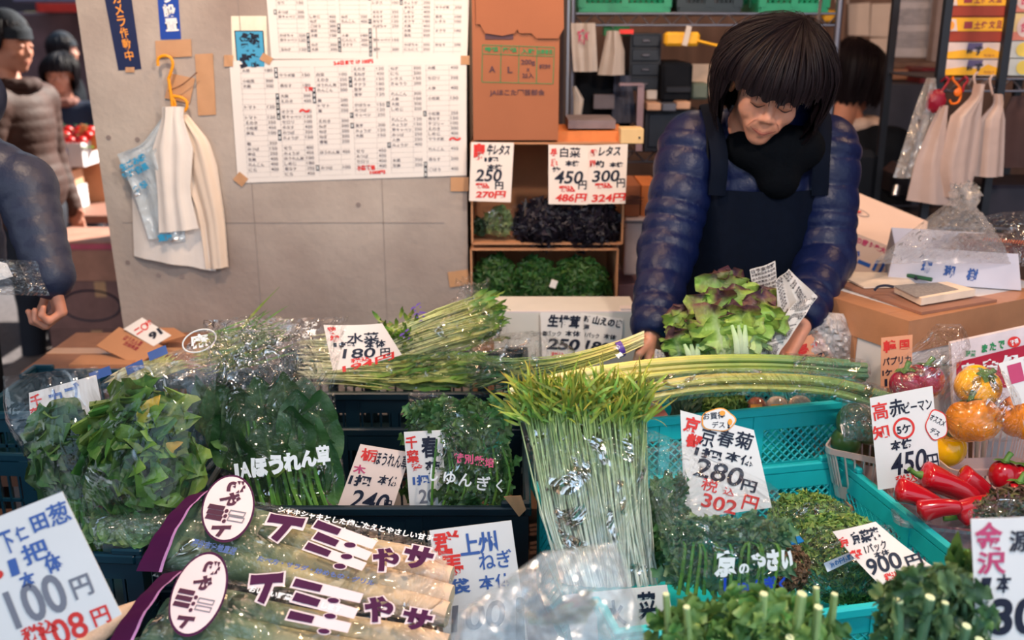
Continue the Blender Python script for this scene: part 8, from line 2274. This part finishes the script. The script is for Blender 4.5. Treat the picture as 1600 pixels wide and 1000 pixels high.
# ================================================================ bags of red leek across the front
PURP = mat('deep_purple_print', c8(66, 12, 62), .6, .08, spec=.2); LILAC = mat('lilac_print', c8(196, 140, 196), .4); OVALW = mat('oval_white', c8(226, 206, 212), .45, .02)
FILM_L = film('leek_film', .06, .08, 9, .8, haze=.015)
def leek_bag(label, o_px, Y, tilt, leeks, quad, strip, oval, prints, seed, bul=.04, blue=None):
    fr = FP(o_px[0], o_px[1], Y, tilt=tilt); rg_ = np.random.default_rng(seed)
    t = thing('leek_bag', label, 'vegetable', fr.P(0, 0, -.03))
    for (x0, y0, x1, y1, r_, z) in leeks:
        b = MB(seed); p, q = fr.P(*fr.L(x0, y0), z), fr.P(*fr.L(x1, y1), z); m_ = (p + q) / 2 + fr.v * rg_.normal(0, .004)
        pts = poly([p, m_, q], 18)
        a = np.linspace(0, 6.2832, 16, endpoint=False); T = unit(q - p); S1 = unit(np.cross(T, fr.n)); S2 = np.cross(S1, T)
        rad = r_ * np.interp(np.linspace(0, 1, 18), [0, .25, .5, .85, 1], [1.15, 1.1, .92, 1.0, .85])
        ring = np.array([[pts[i] + (S1 * math.cos(k_) * (1.25 if i < 5 else 1.0) + S2 * math.sin(k_)) * rad[i] * (1 + .04 * math.sin(3 * k_ + i * .4)) for k_ in a] for i in range(18)])
        uu, vv = np.meshgrid(np.linspace(0, 1, 18), np.linspace(0, 1, 16), indexing='ij'); b.grid(ring, closev=True, uv=np.stack([vv, uu], -1)); b.f.append(tuple(17 * 16 + i for i in range(16))); b.mi.append(0)
        mk('leek', b, G_LEEK, t)
    L_, R_ = [quad[0], quad[3]], [quad[1], quad[2]]
    top = lambda A, B: None
    b = MB(); sheet(b, fr, (L_, R_), bulge=bul, nu=34, nv=20, noise=.003, seed=seed, pinch=.22); mk('clear_film', b, FILM_L, t, smooth=60)
    zz = bul + .004
    # purple sealed end
    b = MB(); A_ = np.array([[*fr.L(*p)] for p in strip]); G = []
    for k_ in np.linspace(0, 1, 14):
        l0 = A_[0] * (1 - k_) + A_[3] * k_; l1 = A_[1] * (1 - k_) + A_[2] * k_; hz = zz * math.sin(math.pi * min(max(k_, .04), .96)) ** .4
        G.append([fr.P(*(l0 * (1 - f) + l1 * f), hz * (.55 + .4 * f) + .002 * math.sin(k_ * 22)) for f in (0, .35, .7, .8, 1.0)])
    G = np.array(G); b.grid(G[:, :3]); mk('purple_seal', b, PURP, t); b = MB(); b.grid(G[:, 2:4]); mk('lilac_edge', b, LILAC, t)
    ox, oy, rx, ry, ro = oval
    def ellp(sc, z):
        out = []
        for q in np.linspace(0, 6.2832, 44, endpoint=False):
            x, y = rx * sc * math.cos(q), ry * sc * math.sin(q); c, s = math.cos(R(ro)), math.sin(R(ro)); out.append(fr.P(*fr.L(ox + x * c - y * s, oy + x * s + y * c), z))
        return out
    b = MB(); E_ = ellp(1.05, zz); b.add(E_, [tuple(range(44))[::-1]]); ov = mk('oval_label', b, PURP, t, smooth=0)
    b = MB(); E_ = ellp(.98, zz + .001); b.add(E_, [tuple(range(44))[::-1]]); mk('label_face', b, OVALW, ov, smooth=0)
    def loc(u, v):
        c, s = math.cos(R(ro)), math.sin(R(ro)); x, y = u * rx, v * ry; return ox + x * c - y * s, oy + x * s + y * c
    b = MB()
    for ch, u, v, w, h, r_ in (('き', .12, -.68, 24, 22, -75), ('や', .0, -.28, 26, 26, -75), ('ト', -.05, .74, 22, 24, -75)):
        x, y = loc(u, v); put_text(b, fr, ch, x, y, w, h, rot=r_ - ro, bold=.06, z=zz + .002)
    for v in (.06, .22, .38):
        x, y = loc(-.45, v); put_text(b, fr, '━', x, y, 26, 7, rot=-12, z=zz + .002, bold=.05); x, y = loc(-.02, v + .04); put_text(b, fr, '•', x, y, 6, 6, z=zz + .002, bold=.05)
    mk('lettering', b, mat('plum_ink', c8(66, 10, 54), .6), ov, smooth=0)
    b = MB()
    for v in (.10, .28): x, y = loc(.42, v); put_text(b, fr, '▭', x, y, 26, 8, rot=-12, z=zz + .002)
    mk('leek_outline', b, ink('G'), ov, smooth=0)
    wb, pb = MB(), MB()
    for ch, x, y, w, h, r_ in prints['big']:
        put_text(wb, fr, ch, x, y, w * 1.12, h * 1.12, rot=r_, bold=.13, z=zz + .0005); put_text(pb, fr, ch, x, y, w, h, rot=r_, bold=.06, z=zz + .0016)
    for (x0, y0, x1, y1, wd) in prints['leeks']:
        p, q = np.array(fr.L(x0, y0)), np.array(fr.L(x1, y1)); d = unit(q - p); nn = np.array([-d[1], d[0]]); sc = fr.scale(x0, y0)[0] * wd / 2
        def strip_(mb, a, c, w0, w1, z): A = p + (q - p) * a; B = p + (q - p) * c; mb.add([fr.P(*(A - nn * w0), z), fr.P(*(B - nn * w1), z), fr.P(*(B + nn * w1), z), fr.P(*(A + nn * w0), z)], [(0, 1, 2, 3)])
        strip_(wb, -.03, 1.03, sc * 1.35, sc * 1.1, zz + .0006); strip_(pb, 0, .42, sc * .95, sc * .8, zz + .0016)
        x, y = x0 + (x1 - x0) * .62 - 2, y0 + (y1 - y0) * .62 + wd * .9; put_text(wb, fr, '●', x, y, 22, 11, rot=-8, z=zz + .0007, bold=.02); put_text(pb, fr, '●', x, y, 18, 8, rot=-8, z=zz + .0016)
    mk('white_print', wb, OVALW, t, smooth=0); mk('purple_print', pb, PURP, t, smooth=0)
    b = MB()
    for s_, x, y, w, h, r_ in prints['small']: put_text(b, fr, s_, x, y, w, h, rot=r_, bold=.03, z=zz + .0012)
    mk('small_print', b, ink('w'), t, smooth=0)
    if prints.get('blue'):
        b = MB()
        for s_, x, y, w, h, r_ in prints['blue']: put_text(b, fr, s_, x, y, w, h, rot=r_, bold=.03, z=zz + .0012)
        mk('blue_print', b, ink('b'), t, smooth=0)
    return t
leek_bag('upper bag of thick leeks with purple seal and oval label at the front', (470, 880), 1.44, 66,
         [(300, 812, 706, 905, .020, .005), (285, 840, 706, 938, .022, .008), (268, 866, 700, 966, .023, .008), (340, 800, 700, 880, .016, .0)],
         [(322, 776), (712, 868), (704, 985), (238, 900)], [(298, 782), (342, 776), (268, 908), (216, 900)], (366, 828, 38, 51, 14),
         dict(big=[('ト', 450, 860, 50, 46, -100), ('や', 606, 908, 42, 38, -15), ('サ', 656, 905, 46, 36, -14)], leeks=[(500, 852, 588, 884, 15), (500, 870, 580, 902, 15), (486, 886, 572, 918, 14)],
              small=[('シャキシャキとした歯ごたえとやさしい甘み', 560, 852, 250, 10, -13)], blue=[('深谷市産地直送', 345, 888, 74, 12, -14), ('たべ方・サラダ・炒めもの・グリル', 500, 925, 190, 9, -14)]), 31, bul=.052)
leek_bag('lower bag of thick leeks with a large oval label, cut by the bottom edge', (430, 990), 1.26, 64,
         [(290, 940, 700, 1010, .020, .0), (255, 965, 700, 1045, .021, .0), (230, 1000, 690, 1080, .022, .0), (205, 1030, 690, 1110, .022, .0)],
         [(300, 905), (712, 968), (700, 1120), (170, 1060)], [(258, 904), (306, 900), (218, 1034), (156, 1044)], (322, 960, 38, 66, 22),
         dict(big=[('ト', 425, 952, 54, 44, -85), ('や', 596, 984, 46, 42, -12), ('サ', 655, 1000, 46, 34, -12)], leeks=[(468, 942, 568, 966, 15), (468, 964, 560, 990, 16), (460, 992, 550, 1012, 15)],
              small=[('おいしい野菜をお届けします', 470, 968, 150, 10, -14)]), 33, bul=.05)
b = MB(221); p, q = W(120, 1010, 1.22), W(216, 950, 1.30); b.tube(poly([p, (p + q) / 2 + [0, 0, .004], q], 12), [.017, .018, .017, .012], 14, mi=0)
tag(mk('leek', b, mat('leek_root_end', c8(206, 180, 158), .6, .2, 30, bump=.3), smooth=180), 'bare pale leek root end beside the tilted 100 card', 'vegetable')
# lower table goods hidden under the leek bags
crate('vegetable_crate', 'dark crate carrying the bags of leek at the front', -.29, 1.30, .50, .62, .34, .15, NAVYC)
crate('vegetable_crate', 'teal crate holding the cut leafy stalks below the bottom edge', .46, 1.065, .50, .64, .26, .20, TEAL, style='lattice')
crate('vegetable_crate', 'dark crate under the big tilted 100 card at the lower left', -.70, 1.03, .50, .60, .24, .21, NAVYC)
crate('vegetable_crate', 'small dark crate under the blurred clear bag', .0, .92, .50, .26, .22, .20, NAVYC)

# ---- blurred clear bag near the lens
fr = FP(850, 1000, .86, tilt=24)
t = thing('clear_bag', 'large blurred clear bag at the bottom edge in front of the white stemmed herb', 'bag', fr.o)
b = MB(231); sheet(b, fr, ([(850, 862), (716, 958), (690, 1060), (700, 1260)], [(962, 848), (1000, 950), (1014, 1060), (1010, 1260)]), bulge=.05, back=.03, noise=.006, seed=41, pinch=.4, nu=26, nv=40); mk('film', b, film('near_film', .08, .16, 10, .9, haze=.22, hazecol=(.75, .82, .86)), t, smooth=60)
b = MB(232)
for i in range(12): leafpx(b, fr, (870 + rg.normal(0, 24), 975), (868 + rg.normal(0, 40), 930 + rg.normal(0, 12)), 20, 0, .02, curl=rg.uniform(-.8, .8), ruf=.3, nu=8, nv=3)
mk('leaves', b, leafmat('bag_sprouts', [(0, c8(110, 130, 90)), (.6, c8(150, 120, 80)), (1, c8(110, 130, 80))], island=.4, hue=.06), t)
